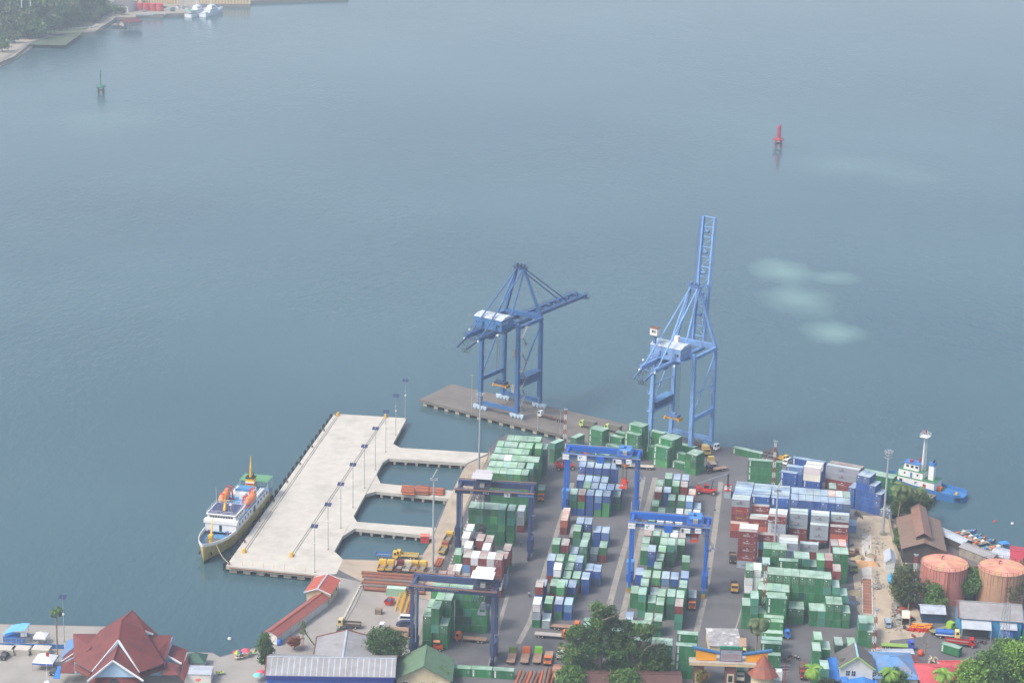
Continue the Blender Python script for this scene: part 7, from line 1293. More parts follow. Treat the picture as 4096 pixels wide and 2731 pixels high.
# --- motorcycles and people
SKIN = mat('skin', (120, 84, 64), .7, .08)
def person(px, py, shirt, trousers, label, hat=None, yaw=0.0, sit=False, at=None, lean_=0.0):
    """one continuous figure: head, neck, torso, arms and legs grown from a single skeleton"""
    p = at or G(px, py); V = [(0, 0, .95), (0, 0, 1.2), (0, 0, 1.42), (0, 0, 1.52), (0, .02, 1.66), (0, .02, 1.76)]; Rr = [.15, .16, .13, .055, .1, .085]; E = [(0, 1), (1, 2), (2, 3), (3, 4), (4, 5)]
    for s in (-1, 1):
        k = len(V)
        V += [(s * .19, 0, 1.40), (s * .26, .04, 1.13), (s * .25, .16 if not sit else .36, .92 if not sit else 1.08), (s * .25, .2 if not sit else .44, .84 if not sit else 1.06)]; Rr += [.06, .048, .038, .04]; E += [(2, k), (k, k + 1), (k + 1, k + 2), (k + 2, k + 3)]
        k = len(V)
        V += ([(s * .1, 0, .9), (s * .12, .05 + .08 * s, .5), (s * .12, .0 + .1 * s, .08), (s * .12, .14 + .1 * s, .04)] if not sit else [(s * .12, .02, .9), (s * .2, .42, .82), (s * .2, .4, .42), (s * .2, .54, .36)]); Rr += [.09, .065, .045, .045]; E += [(0, k), (k, k + 1), (k + 1, k + 2), (k + 2, k + 3)]
    me = D.meshes.new('person'); me.from_pydata([(x, y + lean_ * max(0, z - .9), z) for x, y, z in V], E, []); o = put('person', me, None, (p.x, p.y, p.z + .01), yaw); m = o.modifiers.new('skin', 'SKIN'); sv = me.skin_vertices[0].data
    for v_, r in zip(sv, Rr): v_.radius = (r, r)
    sv[0].use_root = True; o.modifiers.new('sub', 'SUBSURF').levels = 1; o.modifiers['sub'].render_levels = 1; dg = bpy.context.evaluated_depsgraph_get(); me2 = D.meshes.new_from_object(o.evaluated_get(dg)); o.modifiers.clear(); o.data = me2
    for m_ in (vmat(shirt), vmat(trousers), SKIN): me2.materials.append(m_)
    for pl_ in me2.polygons:
        c = pl_.center; pl_.material_index = 2 if (c.z > 1.47 or (abs(c.x) > .2 and c.z < 1.2 and c.z > .8 and not sit)) else (0 if c.z > .95 else 1)
    tag(o, label, 'person', 'people in the port'); hz = 1.84
    MB().lathe((0, .02 + lean_ * .8, 1.68), [(.12, 0), (.115, .08), (.06, .14)], 10).build('hat' if hat else 'hair', vmat(hat) if hat else mat('hair', (34, 30, 28), .8), o); return o
def motorbike(px, py, yaw, rgb, label, at=None):
    p = at or G(px, py); t = thing('motorcycle', label, 'motorcycle', (p.x, p.y, p.z + .01), rad(yaw), 'motorcycles around the yard'); m_ = vmat(rgb)
    for x in (-.62, .62): wheel(t, x, 0, .3, .12)
    MB().add([(-.8, -.12, .75), (.3, -.14, .7), (.5, -.1, .45), (-.2, -.12, .4), (-.8, .12, .75), (.3, .14, .7), (.5, .1, .45), (-.2, .12, .4)], [(0, 1, 2, 3), (7, 6, 5, 4), (0, 4, 5, 1), (1, 5, 6, 2), (2, 6, 7, 3), (3, 7, 4, 0)]).build('body', m_, t); MB().box(-.85, -.13, .75, .1, .13, .84).build('seat', TYRE, t); MB().tube((.62, 0, .3), (.42, 0, 1.0), .05, n=6).tube((.42, -.32, 1.0), (.42, .32, 1.0), .025, n=5).build('handlebar', CHAS, t); return t
person(2083, 2187, (44, 60, 110), (40, 44, 60), 'worker in navy overalls and yellow helmet beside the pier-side block', (230, 180, 40)); person(1849, 2566, (96, 100, 110), (140, 140, 140), 'person in grey standing by the orange truck cab'); person(2859, 2052, (40, 42, 46), (210, 210, 206), 'person in dark shirt and pale trousers on the centre road')
for k, (x, y, c, w_) in enumerate((((3464, 2219, (206, 208, 210), 'white')), (3462, 2225, (178, 52, 46), 'red'), (3446, 2240, (218, 172, 52), 'yellow'), (3447, 2336, (200, 50, 48), 'bright red'), (3502, 2216, (222, 178, 60), 'pale yellow'), (3503, 2240, (206, 60, 50), 'dark red'), (3476, 2196, (190, 120, 60), 'orange'))): person(x, y, c, (60, 62, 74), f'worker in {w_} shirt on the rubble path, {ORD[k + 1]} counted', None if k % 2 else (190, 160, 60), k, lean_=.3 if k in (1, 3) else 0)
person(964, 2632, (60, 62, 66), (44, 46, 52), 'person standing by the rainbow umbrella stall')
for k, (x, y, yw, c, sc_) in enumerate(((3160, 2630, 170, (40, 40, 44), (44, 46, 52)), (3180, 2634, 190, (120, 40, 40), (214, 206, 190)), (3190, 2638, 160, (50, 54, 60), (206, 208, 210)), (3136, 2645, 200, (70, 72, 80), (40, 42, 50)), (3150, 2650, 175, (140, 44, 44), (150, 44, 50)))):
    motorbike(x, y, yw, c, f'motorcycle {ORD[k + 1]} from left in the cluster of riders on dark tarmac'); q = G(x, y); person(0, 0, sc_, (50, 52, 60), f'rider {ORD[k + 1]} from left in the cluster on dark tarmac', None, rad(yw - 90), True, Vector((q.x - .25 * math.cos(rad(yw)), q.y - .25 * math.sin(rad(yw)), -.08)))
motorbike(2116, 2384, -80, (44, 62, 120), 'blue motorcycle riding down beside the middle block'); q = G(2116, 2384); person(0, 0, (226, 228, 232), (60, 62, 70), 'rider in white shirt on the blue motorcycle', (40, 60, 120), rad(-170), True, Vector((q.x, q.y + .25, -.08)))
for k, (x, y) in enumerate(((3424, 2052), (3430, 2058), (3436, 2062), (3441, 2069), (3447, 2072), (3420, 2062))): motorbike(x, y, 60 + 8 * k, ((40, 40, 44), (130, 40, 40), (60, 62, 66))[k % 3], f'parked motorcycle {ORD[k + 1]} in the cluster below the blue stack')
for k, (x, y) in enumerate(((3408, 2184), (3412, 2300), (3498, 2242), (3512, 2262), (3625, 2470), (3880, 2574), (3895, 2572), (3910, 2570), (3925, 2573), (3940, 2575), (3800, 2466))): motorbike(x, y, 40 + 21 * k, ((44, 44, 48), (150, 50, 46), (70, 74, 80), (190, 190, 188))[k % 4], f'lone parked motorcycle {ORD[k + 1]} along the right side of the port')
# ------------------------------------------------------------------ masts, pipes, fences and small things
LW = mat('lattice_white', (224, 222, 220), .6, .08); LR = mat('lattice_red', (156, 70, 58), .7, .12)
def lattice(px, py, ztop_px, w, label, bands=True, m0=None, base=None, lights=True):
    p = base or G(px, py); h = HZ(ztop_px[0], ztop_px[1], p) if isinstance(ztop_px, tuple) else ztop_px; t = thing('lattice_mast', label, 'mast', p, rad(YAW + 20), 'lattice light masts'); n = max(6, int(h / (w * 1.9))); sec = h / n
    for k in range(n):
        mb = MB(); z0, z1 = k * sec, (k + 1) * sec; f0, f1 = 1 - .45 * k / n, 1 - .45 * (k + 1) / n; c = [(-w / 2, -w / 2), (w / 2, -w / 2), (w / 2, w / 2), (-w / 2, w / 2)]
        for i in range(4):
            a, b = c[i], c[(i + 1) % 4]; mb.bar((a[0] * f0, a[1] * f0, z0), (a[0] * f1, a[1] * f1, z1), .11); mb.bar((a[0] * f0, a[1] * f0, z0), (b[0] * f1, b[1] * f1, z1), .07); mb.bar((a[0] * f1, a[1] * f1, z1), (b[0] * f1, b[1] * f1, z1), .07)
        mb.build('section', (LW if k % 2 else LR) if bands else (m0 or M_STEEL), t)
    if lights:
        mb = MB()
        for a in range(3): mb.cb((math.cos(a * 2.1) * .5, math.sin(a * 2.1) * .5, h + .3), .6, .4, .5)
        mb.build('floodlight', M_STEEL, t)
    return t
def high_mast(base, h, label, ring=True, r=.4):
    t = thing('high_mast_light', label, 'light mast', base, 0, 'tall light masts'); MB().tube((0, 0, 0), (0, 0, h), r, r * .5, 12).build('pole', M_STEEL, t); MB().box(-.9, -.9, 0, .9, .9, 1.0).build('plinth', M_CONCD, t); mb = MB()
    if ring:
        for z in (h - .2, h - 1.4, h - 2.6):
            for k in range(10): a0, a1 = 6.283 * k / 10, 6.283 * (k + 1) / 10; mb.tube((1.3 * math.cos(a0), 1.3 * math.sin(a0), z), (1.3 * math.cos(a1), 1.3 * math.sin(a1), z), .07, n=5)
        for k in range(8): a = 6.283 * k / 8; mb.cb((1.3 * math.cos(a), 1.3 * math.sin(a), h - .5), .5, .5, .45, a)
    else:
        mb.box(-1.2, -.2, h - .6, 1.2, .2, h + .2); mb.bar((-.6, 0, h), (1.0, 0, h + 3.2), .9, .25)
    mb.build('lamp_cluster', M_STEEL, t); return t
b_ = G(1915, 1898); high_mast(b_, HZ(1915, 1572, b_), 'tall ringed light mast on the far pier arm root'); b_ = G(1731, 2294); high_mast(b_, HZ(1738, 1914, b_), 'tall light mast with tilted lamp board among the long pipes', False, .45); b_ = G(3530, 2137); high_mast(b_, HZ(3554, 1800, b_), 'tall ringed light mast on the rubble ground by the palm', True, .5)
b_ = G(3092, 2276); high_mast(b_, HZ(3118, 1960, b_), 'tall light mast rising among the maroon and green stacks', False, .5)
b_ = G(2257, 1812); lattice(0, 0, (2262, 1640), 1.0, 'red and white lattice mast by gantry RTG 03', base=b_); b_ = G(3088, 2010); lattice(0, 0, (3104, 1768), 1.0, 'red and white lattice mast in front of the long green containers', base=b_); b_ = G(3647, 2432); lattice(0, 0, (3661, 2222), 1.2, 'red and white lattice mast beside the olive tree', base=b_); b_ = G(3050, 2490); lattice(0, 0, (3063, 2258), 1.1, 'red and white lattice mast in the green block', base=b_); b_ = G(3070, 2245); lattice(0, 0, (3077, 2088), 1.0, 'pale lattice mast in front of the grey line containers', base=b_, bands=False, m0=LW)
b_ = G(2400, 2660); lattice(0, 0, (2415, 2425), 1.0, 'red and white lattice mast inside the big tree', base=b_); b_ = G(3490, 2650); lattice(0, 0, (3505, 2440), 1.0, 'rusty lattice mast beside the tall green stack pair', base=b_); b_ = G(4012, 2592); tw_ = lattice(0, 0, (4030, 2412), 2.6, 'grey steel telecom tower in front of the workshop', base=b_, bands=False, m0=mat('tower_grey', (150, 154, 158), .5, .1), lights=False); hh = HZ(4030, 2412, b_); MB().tube((0, 0, hh), (0, 0, hh + 3.6), .06, n=5).build('antenna_rod', M_STEEL, tw_)
for k, (x, y, top) in enumerate(((2150, 1718, 1590), (2240, 1738, 1640), (1886, 1650, 1500))):
    b_ = G(x, y); t = thing('wharf_lamp', f'thin grey lamp post on the wharf, {("middle", "right", "left")[k]} of three', 'lamp post', b_, 0, 'thin lamp posts on the wharf'); h = HZ(x, top, b_); MB().tube((0, 0, 0), (0, 0, h), .12, .07, 6).build('pole', M_STEEL, t); MB().bar((-.8, 0, h), (.8, 0, h), .12).build('lamp_arm', M_STEEL, t)
b_ = T(ZB7, 990, 1640); t = thing('utility_pole', 'rusty utility pole with cross arms at the bottom centre right', 'pole', b_, rad(10)); h = HZ(3143, 2655, b_); MB().tube((0, 0, 0), (0, 0, h), .22, .14, 8).build('pole', LR, t)
for k in range(4): MB().bar((-1.4, 0, h - .4 - k * .9), (1.4, 0, h - .4 - k * .9), .1).build('cross_arm', M_STEEL, t)
b_ = T(Z6_, 815, 1050); t = thing('creeper_pole', 'rusty lattice post overgrown with green creeper behind the warehouse', 'pole', b_); h = HZ(1214, 2480, b_); MB().bar((-.3, 0, 0), (-.1, 0, h), .14).bar((.3, 0, 0), (.1, 0, h), .14).build('post', LR, t); put('creeper', crown_mesh(crown(.7, .7, h * .35, 16, 20, .25, 300, .1, .5), 'creeper', LF2), t, (0, 0, h * .7)); MB().bar((.1, 0, h * .7), (3.4, 0, h * .2), .3, .3).build('creeper_arm', LF2, t)
# pipes
PIPE = mat('rust_pipe', (132, 80, 60), .8, .2, .5, (96, 88, 84), .7, .3); PIPE2 = mat('grey_pipe', (112, 100, 94), .8, .2, .5, (140, 82, 58), .6, .3); PIPE3 = mat('orange_rust_pipe', (168, 94, 62), .8, .2, .8, (110, 70, 54), .6, .4)
def pipe(a, b, r, label, m_, group):
    a, b = Vector(a), Vector(b); d = (b - a).normalized(); ref = Vector((0, 0, 1)); sx = d.cross(ref).normalized(); sz = sx.cross(d).normalized(); mb = MB(); n = 14; vs = []
    for p, rr in ((a, r), (b, r), (b, r * .86), (a, r * .86)):
        for k in range(n): t_ = 6.2832 * k / n; vs.append(p + sx * (math.cos(t_) * rr) + sz * (math.sin(t_) * rr))
    mb.add([v - a for v in vs], [(i * n + k, i * n + (k + 1) % n, ((i + 1) % 4) * n + (k + 1) % n, ((i + 1) % 4) * n + k) for i in range(4) for k in range(n)]); return tag(mb.build('steel_pipe', m_, None, a), label, 'pipe', group)
for k in range(6):
    y0 = 232 + k * 33; pipe(T(Z6_, 1430 + (k % 3) * 10, y0, .65), T(Z6_, 2090, y0 + 46, .65), .62, f'long rusty pipe, {ORD[k + 1]} from the back in the pipe yard', (PIPE, PIPE, PIPE2, PIPE, PIPE2, PIPE)[k], 'long pipes in the yard')
for lay in range(2):
    for k in range(5):
        for s in range(3):
            x0 = 20 + s * 150 + k * 3 - lay * 10; 
            if lay == 1 and s == 2 and k > 2: continue
            y0 = 845 - k * 14 - lay * 26; a = T((1600, 1650, .38265), x0, y0, .45 + lay * .78); b = T((1600, 1650, .38265), x0 + 138, y0 + 11, .45 + lay * .78); pipe(a, b, .4, f'{("lower", "upper")[lay]} rusty pipe, {ORD[k + 1]} row from front, {ORD[s + 1]} length, middle pier arm', (PIPE3, PIPE)[(k + s) % 2], 'pipes stacked on the middle pier arm')
for k in range(10):
    x0 = 1395 + k * 44; lay = 1 if k in (7, 8) else 0; pipe(T(ZB5, x0 - 38 + (22 if k > 5 else 0), 1600, .5 + lay * .9), T(ZB5, x0 + 30, 1430 - (50 if lay else 0) + (k % 3) * 12, .5 + lay * .9), .5, f'rusty pipe by the guard hut, {ORD[k + 1]} from left', (PIPE3, PIPE2, PIPE)[k % 3], 'pipes by the guard hut')
for k in range(3): pipe(T(ZB5, 405 + k * 30, 180 + k * 6, .4), T(ZB5, 455 + k * 26, 92 + k * 6, .4), .42, f'orange rusty pipe at the fence, {ORD[k + 1]} from left', PIPE3, 'short pipes at the fence')
for k in range(3): pipe(T(ZB5, 345 + k * 34, 290 + k * 4, .4), T(ZB5, 430 + k * 26, 205 + k * 6, .4), .4, f'dark grey pipe by the light mast, {ORD[k + 1]} from left', mat('dark_pipe', (92, 90, 90), .7, .2), 'grey pipes by the light mast')
for k in range(2): pipe(T(Z6_, 1905 + k * 40, 700, .5), T(Z6_, 1960 + k * 40, 470, .5), .5, f'{("rusty", "grey")[k]} pipe beside the yellow lattice booms', (PIPE, PIPE2)[k], 'pipes by the lattice booms')
# yellow lattice booms, skip, crate, striped box, kerb blocks
for k, (x0, y0, x1, y1) in enumerate(((1800, 640, 1860, 480), (1850, 690, 1920, 475))):
    a, b = T(Z6_, x0, y0, .1), T(Z6_, x1, y1, .1); t = thing('crane_boom_section', f'{("left", "right")[k]} yellow lattice crane boom lying in the concrete lot', 'boom section', a); d = b - a; s = Vector((d.y, -d.x, 0)).normalized() * .7; mb = MB(); n = 9
    for q in (-1, 1):
        for z in (.1, 1.5): mb.tube(s * q + Vector((0, 0, z)), d + s * q + Vector((0, 0, z)), .1, n=5)
    for j in range(n):
        for q in (-1, 1): mb.tube(d * (j / n) + s * q + Vector((0, 0, .1)), d * ((j + 1) / n) + s * q + Vector((0, 0, 1.5)), .06, n=4)
        mb.tube(d * (j / n) - s + Vector((0, 0, 1.5)), d * ((j + 1) / n) + s + Vector((0, 0, 1.5)), .06, n=4)
    mb.build('lattice', M_YEL, t)
p = T(Z6_, 1720, 560); t = thing('waste_skip', 'red waste skip full of rubbish in the concrete lot', 'skip', p, rad(70)); SK = mat('skip_red', (216, 62, 36), .6, .1); MB().add([(-1.4, -.9, .2), (1.4, -.9, .2), (1.4, .9, .2), (-1.4, .9, .2), (-2.0, -1.1, 1.6), (2.0, -1.1, 1.6), (2.0, 1.1, 1.6), (-2.0, 1.1, 1.6)], [(0, 3, 2, 1), (0, 1, 5, 4), (1, 2, 6, 5), (2, 3, 7, 6), (3, 0, 4, 7)]).build('bin', SK, t)
for k in range(7): MB().cb((random.uniform(-1.4, 1.4), random.uniform(-.7, .7), 1.3), .6, .5, .5, k).build('rubbish_bag', mat(f'bag_{k % 3}', ((70, 110, 170), (150, 130, 110), (90, 96, 100))[k % 3], .7), t)
p = T(Z6_, 1606, 660); t = thing('timber_crate', 'weathered timber crate alone in the concrete lot', 'crate', p, rad(-10))
for k in range(5): MB().box(-1.0, -.9, .05 + k * .34, 1.0, .9, .34 + k * .34).build('board', mat('crate_timber', (132, 118, 100), .9, .2), t)
for k in range(24): q = T(Z6_, 1412 - k * 10.2, 380 + k * 20.2); tag(MB().box(-.55, -.25, 0, .55, .25, .4).build('kerb_block', mat('white_block', (196, 190, 176), .85, .15), None, q, rad(68)), f'whitewashed kerb block {k + 1} from the top along the concrete lot road', 'kerb block', 'kerb blocks along the lot road')
q = T(Z6_, 1686, 398, CH); b = tag(put('shipping_container', cmesh(6.058, False)[0], None, (q.x, q.y, .01), rad(-5)), 'pale green striped old container beside the long pipes', 'container'); b.color = (*lin((150, 186, 160)), 1); r = put('roof', cmesh(6.058, False)[1], b); r.color = b.color
q = T(ZB8, 1068, 1112, CH); b = tag(put('shipping_container', cmesh(6.058, False)[0], None, (q.x, q.y, .35), rad(-36)), 'slanted green container in front of the red fire truck', 'container'); b.color = (*lin(PAINT['g']), 1); r = put('roof', cmesh(6.058, False)[1], b); r.color = b.color; put('name_strip', STRIP_G, b, (.72, 0, CH / 2)); MB().box(.3, .3, -.34, .8, 2.1, 0).box(5.2, .3, -.34, 5.7, 2.1, 0).build('support_block', CHAS, b)
q = T(ZB8, 690, 800, CH); b = tag(put('shipping_container', cmesh(6.058, True)[0], None, T(ZB8, 700, 895), rad(80 + 0)), 'cream container behind the red drums', 'container'); b.color = (*lin((206, 194, 160)), 1); r = put('roof', cmesh(6.058, True)[1], b); r.color = b.color
# fence of the pier-side block
WIRE = mat('fence_wire', (120, 112, 104), .7, .2); fp = [(2010, 1750), (1957, 1802), (1950, 1850), (1898, 1960), (1836, 2110), (1795, 2230), (1745, 2330), (1735, 2420), (1700, 2510), (1660, 2600), (1630, 2680)]; fw = [G(x, y) for x, y in fp]; t = thing('wire_fence', 'rusty wire fence between the pier and the pier-side block', 'fence', fw[0])
for a, b in zip(fw, fw[1:]):
    n = max(2, int((b - a).length / 2.6))
    for k in range(n): q = a.lerp(b, k / n) - fw[0]; MB().tube(q, q + Vector((0, 0, 2.3)), .05, n=5).build('fence_post', WIRE, t)
    mb = MB()
    for z in (.3, .8, 1.3, 1.8, 2.25): mb.tube(a - fw[0] + Vector((0, 0, z)), b - fw[0] + Vector((0, 0, z)), .022, n=3, cap=False)
    for k in range(int((b - a).length / .5)): q = a.lerp(b, k * .5 / (b - a).length) - fw[0]; mb.tube(q, q + Vector((.0, 0, 2.25)), .012, n=3, cap=False)
    mb.build('wire_panel', WIRE, t)
for k in range(34): q = G(*[a + (b - a) * (k / 33) for a, b in zip((1940, 1890), (1772, 2300))]) + Vector((.9, 0, 0)); tag(MB().box(-.25, -.5, 0, .25, .5, .3).build('kerb_block', mat('white_block', (196, 190, 176)), None, q), f'small kerb block {k + 1} from the sea beside the wire fence', 'kerb block', 'kerb blocks beside the wire fence')
# --- boundary wall right of the rubble
wp = [T(ZT4, 440, 1090), T(ZT4, 470, 1250), T(ZT4, 520, 1450), T(ZT4, 590, 1640), T(ZB8, 640, 470), T(ZB8, 690, 720)]; t = thing('boundary_wall', 'stained concrete panel wall right of the rubble ground', 'wall', wp[0]); BW = mat('wall_stained', (160, 152, 138), .9, .2, .5, (96, 88, 78), .6, .3)
for a, b in zip(wp, wp[1:]):
    n = max(1, int((b - a).length / 3.2))
    for k in range(n): p0, p1 = a.lerp(b, k / n) - wp[0], a.lerp(b, (k + .96) / n) - wp[0]; MB().bar(p0 + Vector((0, 0, 1.2)), p1 + Vector((0, 0, 1.2)), .2, 2.4).build('wall_panel', BW, t)
# --- rubble, sand, path
ST = mat('grey_stone', (150, 148, 140), .95, .25, .8); RR = random.Random(11); mb = MB()
def stones(mb, px, py, sx, sy, n, smin, smax):
    for _ in range(n):
        q = T(ZB8, px + RR.gauss(0, sx), py + RR.gauss(0, sy)); s = RR.uniform(smin, smax); k = len(mb.v); vs = [q + Vector((RR.uniform(-1, 1) * s, RR.uniform(-1, 1) * s, RR.uniform(0, 1) * s)) for _ in range(6)]; mb.add(vs, [(0, 1, 2), (0, 2, 3), (0, 3, 4), (0, 4, 1), (5, 2, 1), (5, 3, 2), (5, 4, 3), (5, 1, 4)])
for a in ((320, 440, 35, 16, 60, .3, .8), (550, 600, 28, 60, 220, .25, .7), (560, 760, 32, 70, 240, .25, .7), (540, 880, 30, 30, 90, .2, .6), (120, 530, 14, 90, 70, .15, .4), (265, 480, 18, 90, 60, .15, .4), (120, 20, 18, 60, 50, .15, .4), (330, -60, 40, 40, 60, .2, .5), (180, -170, 40, 50, 60, .2, .5), (320, 330, 14, 40, 24, .3, .8)): stones(mb, *a)
tag(mb.build('rubble', ST), 'broken grey stones strewn along the torn-up ground', 'rubble', kind='stuff')
SAND = mat('sand', (196, 152, 108), .95, .12)
for k, (x, y, r, h, nm) in enumerate(((115, 160, 3.6, 1.1, 'left of the path'), (250, 160, 2.4, .9, 'right of the path'), (110, 95, 2.2, 1.2, 'behind the first heap'), (245, 70, 2.0, 1.1, 'behind the right heap'), (65, 500, 2.6, .5, 'beside the puddle'))): tag(MB().lathe((0, 0, 0), [(r, 0), (r * .72, h * .4), (r * .35, h * .85), (r * .08, h)], 14).build('sand_heap', SAND if k < 2 else mat('grey_gravel', (150, 138, 112), .95, .2), None, T(ZB8, x, y), k), f'low heap of {"orange sand" if k < 2 else "gravel"} {nm}', 'heap', 'heaps by the rubble path')
pa, pb_ = T(ZB8, 192, -190), T(ZB8, 208, 755); d = pb_ - pa; yw = math.atan2(d.y, d.x); ln = d.length; pt = MB(); pt.box(0, -1.6, 0, ln, 1.6, .1); po = structure('footpath', pt, mat('path_concrete', (186, 182, 174), .9, .12, .5, (150, 140, 130), .4, .4)); po.location = pa; po.rotation_euler.z = yw; n = 34
BRK = [mat(f'path_plank_{k}', c, .9, .15) for k, c in enumerate(((150, 104, 84), (136, 94, 76), (164, 116, 94)))]
for k in range(n): x = ln * (.585 + .41 * k / n); MB().box(x, -1.35 + RR.uniform(-.1, .1), .1, x + ln * .41 / n * .86, 1.35, .16 + RR.uniform(0, .05)).build('plank', BRK[k % 3], po)
for s in (-1.6, 1.5): MB().box(ln * .58, s, .1, ln, s + .12, .3).build('kerb_edge', W_TRIM, po)
tag(MB().lathe((0, 0, 0), [(2.2, .006), (2.1, .012)], 12).build('puddle', mat('puddle_water', (84, 92, 104), .06, .02), None, T(ZB8, 40, 620)), 'grey puddle beside the rubble path', 'puddle', kind='structure')
# --- drums, tanks, huts
DR = [mat('drum_red', (196, 48, 38), .55, .1), mat('drum_yellow_top', (220, 150, 40), .6, .1)]; dm = MB(); dm.lathe((0, 0, 0), [(.3, 0), (.3, .3), (.32, .32), (.3, .34), (.3, .62), (.32, .64), (.3, .66), (.3, .9)], 12); dmm = dm.mesh('oil_drum', DR[0]); dl = MB().lathe((0, 0, .9), [(.28, 0), (.28, .02)], 12).mesh('lid', DR[1]); k = 0
for r_ in range(3):
    for c_ in range(9):
        k += 1; q = T(ZB8, 720 + c_ * 26 + r_ * 12 + RR.uniform(-5, 5), 950 - r_ * 20 + c_ * 1.5 + RR.uniform(-4, 4)); o = tag(put('oil_drum', dmm, None, q), f'red oil drum, {ORD[c_ + 1]} from left in row {r_ + 1} from the front', 'drum', 'red drums by the workshed'); o.scale = (1.5, 1.5, 1.5); put('lid', dl, o)
def water_tank(q, label, rgb, r, h, lay=False, base=0.0):
    t = thing('water_tank', label, 'tank', q, rad(80)); m_ = mat('plastic_%d_%d_%d' % rgb, rgb, .5, .06)
    if lay: MB().lathe((0, 0, r), [(r * .3, -h / 2), (r * .85, -h / 2 + .25), (r, -h / 2 + .6), (r, h / 2 - .6), (r * .85, h / 2 - .25), (r * .3, h / 2)], 16, 'x').build('shell', m_, t, smooth=True); [MB().lathe((x, 0, r * 1.95), [(.28, 0), (.28, .18)], 8).build('cap', m_, t) for x in (-1.2, 0, 1.2)]
    else:
        if base: MB().box(-r, -r, 0, r, r, base).build('stand', M_CONCD, t)
        MB().lathe((0, 0, base), [(r, 0), (r, h * .3), (r * 1.03, h * .32), (r, h * .34), (r, h * .8), (r * .7, h * .94), (r * .3, h), (r * .28, h * 1.06)], 16).build('shell', m_, t, smooth=True)
    return t
water_tank(T(ZB8, 482, 370), 'long blue tank lying on the dusty ground', (66, 160, 216), 1.1, 5.2, True); water_tank(T(ZB8, 332, 1262), 'orange-red water tank above the blue lean-to house', (222, 82, 44), .8, 1.9, False, 1.2); water_tank(T(ZB8, 835, 1240), 'orange-red water tank on the tarmac by the bare tree', (222, 82, 44), .8, 1.9); water_tank(T(Z6_, 570, 985), 'blue tank under the end of the long shelter', (36, 92, 176), .8, 1.8)
t = thing('white_sack', 'pale tarpaulin heap beside the red scrap, bottom right', 'heap', T(ZB8, 985, 1330)); put('tarp', crown_mesh(crown(1.2, 1.0, .9, 10, 20, .6, 400, .6, .6), 'tarp', mat('tarp_pale', (196, 186, 166), .9)), t, (0, 0, .8))
t = thing('flat_roof_office', 'flat whitewashed office roof behind the gate', 'building', T(ZB7, 110, 1240)); MB().box(0, 0, 0, 9.4, 12.5, 3.0).build('wall', W_CREAM, t); MB().box(-.2, -.2, 3.0, 9.6, 12.7, 3.2).build('roof', mat('roof_peeling', (150, 148, 148), .9, .3, .8, (226, 226, 224), .9, .35), t)
t = thing('scrap_heap', 'pile of rusty scrap and machine parts along the boundary wall', 'heap', T(ZB8, 640, 830))
for k in range(30): q = Vector((RR.gauss(0, 1.5), RR.gauss(0, 6), 0)); MB().cb(q + Vector((0, 0, .4)), RR.uniform(.4, 1.8), RR.uniform(.2, .8), RR.uniform(.3, 1.2), RR.uniform(0, 3)).build('scrap_piece', (TRIMR, CHAS, SK, M_STEEL)[k % 4], t)
# --- left promenade: marquee, tents, slabs, umbrellas, flagpole, fences
def marquee(q, s, h, label, vm):
    t = thing('marquee_tent', label, 'tent', q, rad(-4)); TW_ = mat('tent_white', (232, 232, 230), .7, .04)
    for a, b in (((-1, -1), (1, -1)), ((1, -1), (1, 1)), ((1, 1), (-1, 1)), ((-1, 1), (-1, -1))): MB().add([(a[0] * s, a[1] * s, h), (b[0] * s, b[1] * s, h), (0, 0, h + s * .62)], [(0, 1, 2)]).build('roof_panel', TW_, t); MB().add([(a[0] * s, a[1] * s, h), (b[0] * s, b[1] * s, h), (b[0] * s, b[1] * s, h - .6), (a[0] * s, a[1] * s, h - .6)], [(0, 1, 2, 3)]).build('valance', vm, t); MB().tube((a[0] * s, a[1] * s, 0), (a[0] * s, a[1] * s, h), .06, n=5).build('post', M_STEEL, t)
    em = MB(); put_text(em, 'P', 1.1, (0, -s * .55, h + s * .29), (1, 0, 0), Vector((0, 1, .62))); em.build('emblem', mat('emblem_grey', (150, 154, 166), .7), t)
marquee(T(Z5_, 430, 745), 3.0, 2.6, 'white peaked marquee with blue valance on the left forecourt', mat('valance_blue', (84, 110, 180), .7)); marquee(T(Z5_, 388, 512), 1.9, 2.3, 'small white peaked tent on the promenade', mat('tent_white', (232, 232, 230)))
for k, x in enumerate((45, 190, 378)):
    q = T(Z5_, x, 634); t = thing('slab_stack', f'{ORD[k + 1]} stack of pale concrete slabs from the left on the forecourt', 'slab stack', q, rad(-5), 'stacks of concrete slabs')
    for j in range(7): MB().box(-2.6 + RR.uniform(-.1, .1), -.2, j * .27, 2.6 + RR.uniform(-.1, .1), 3.2, j * .27 + .2).build('slab', M_CONC, t)
q0, q1 = T(Z5_, -40, 560), T(Z5_, 600, 575); t = thing('blue_wall', 'low blue wall with wire fence along the promenade', 'wall', q0, math.atan2((q1 - q0).y, (q1 - q0).x)); ln = (q1 - q0).length; MB().box(0, 0, 0, ln, .2, 1.4).build('panel', mat('wall_deep_blue', (40, 104, 170), .7, .1), t)
for k in range(14): MB().tube((ln * k / 13, .1, 1.4), (ln * k / 13, .1, 3.0), .05, n=5).build('fence_post', M_STEEL, t)
MB().tube((0, .1, 2.9), (ln, .1, 2.9), .03, n=4).tube((0, .1, 2.2), (ln, .1, 2.2), .03, n=4).build('fence_wire', M_STEEL, t)
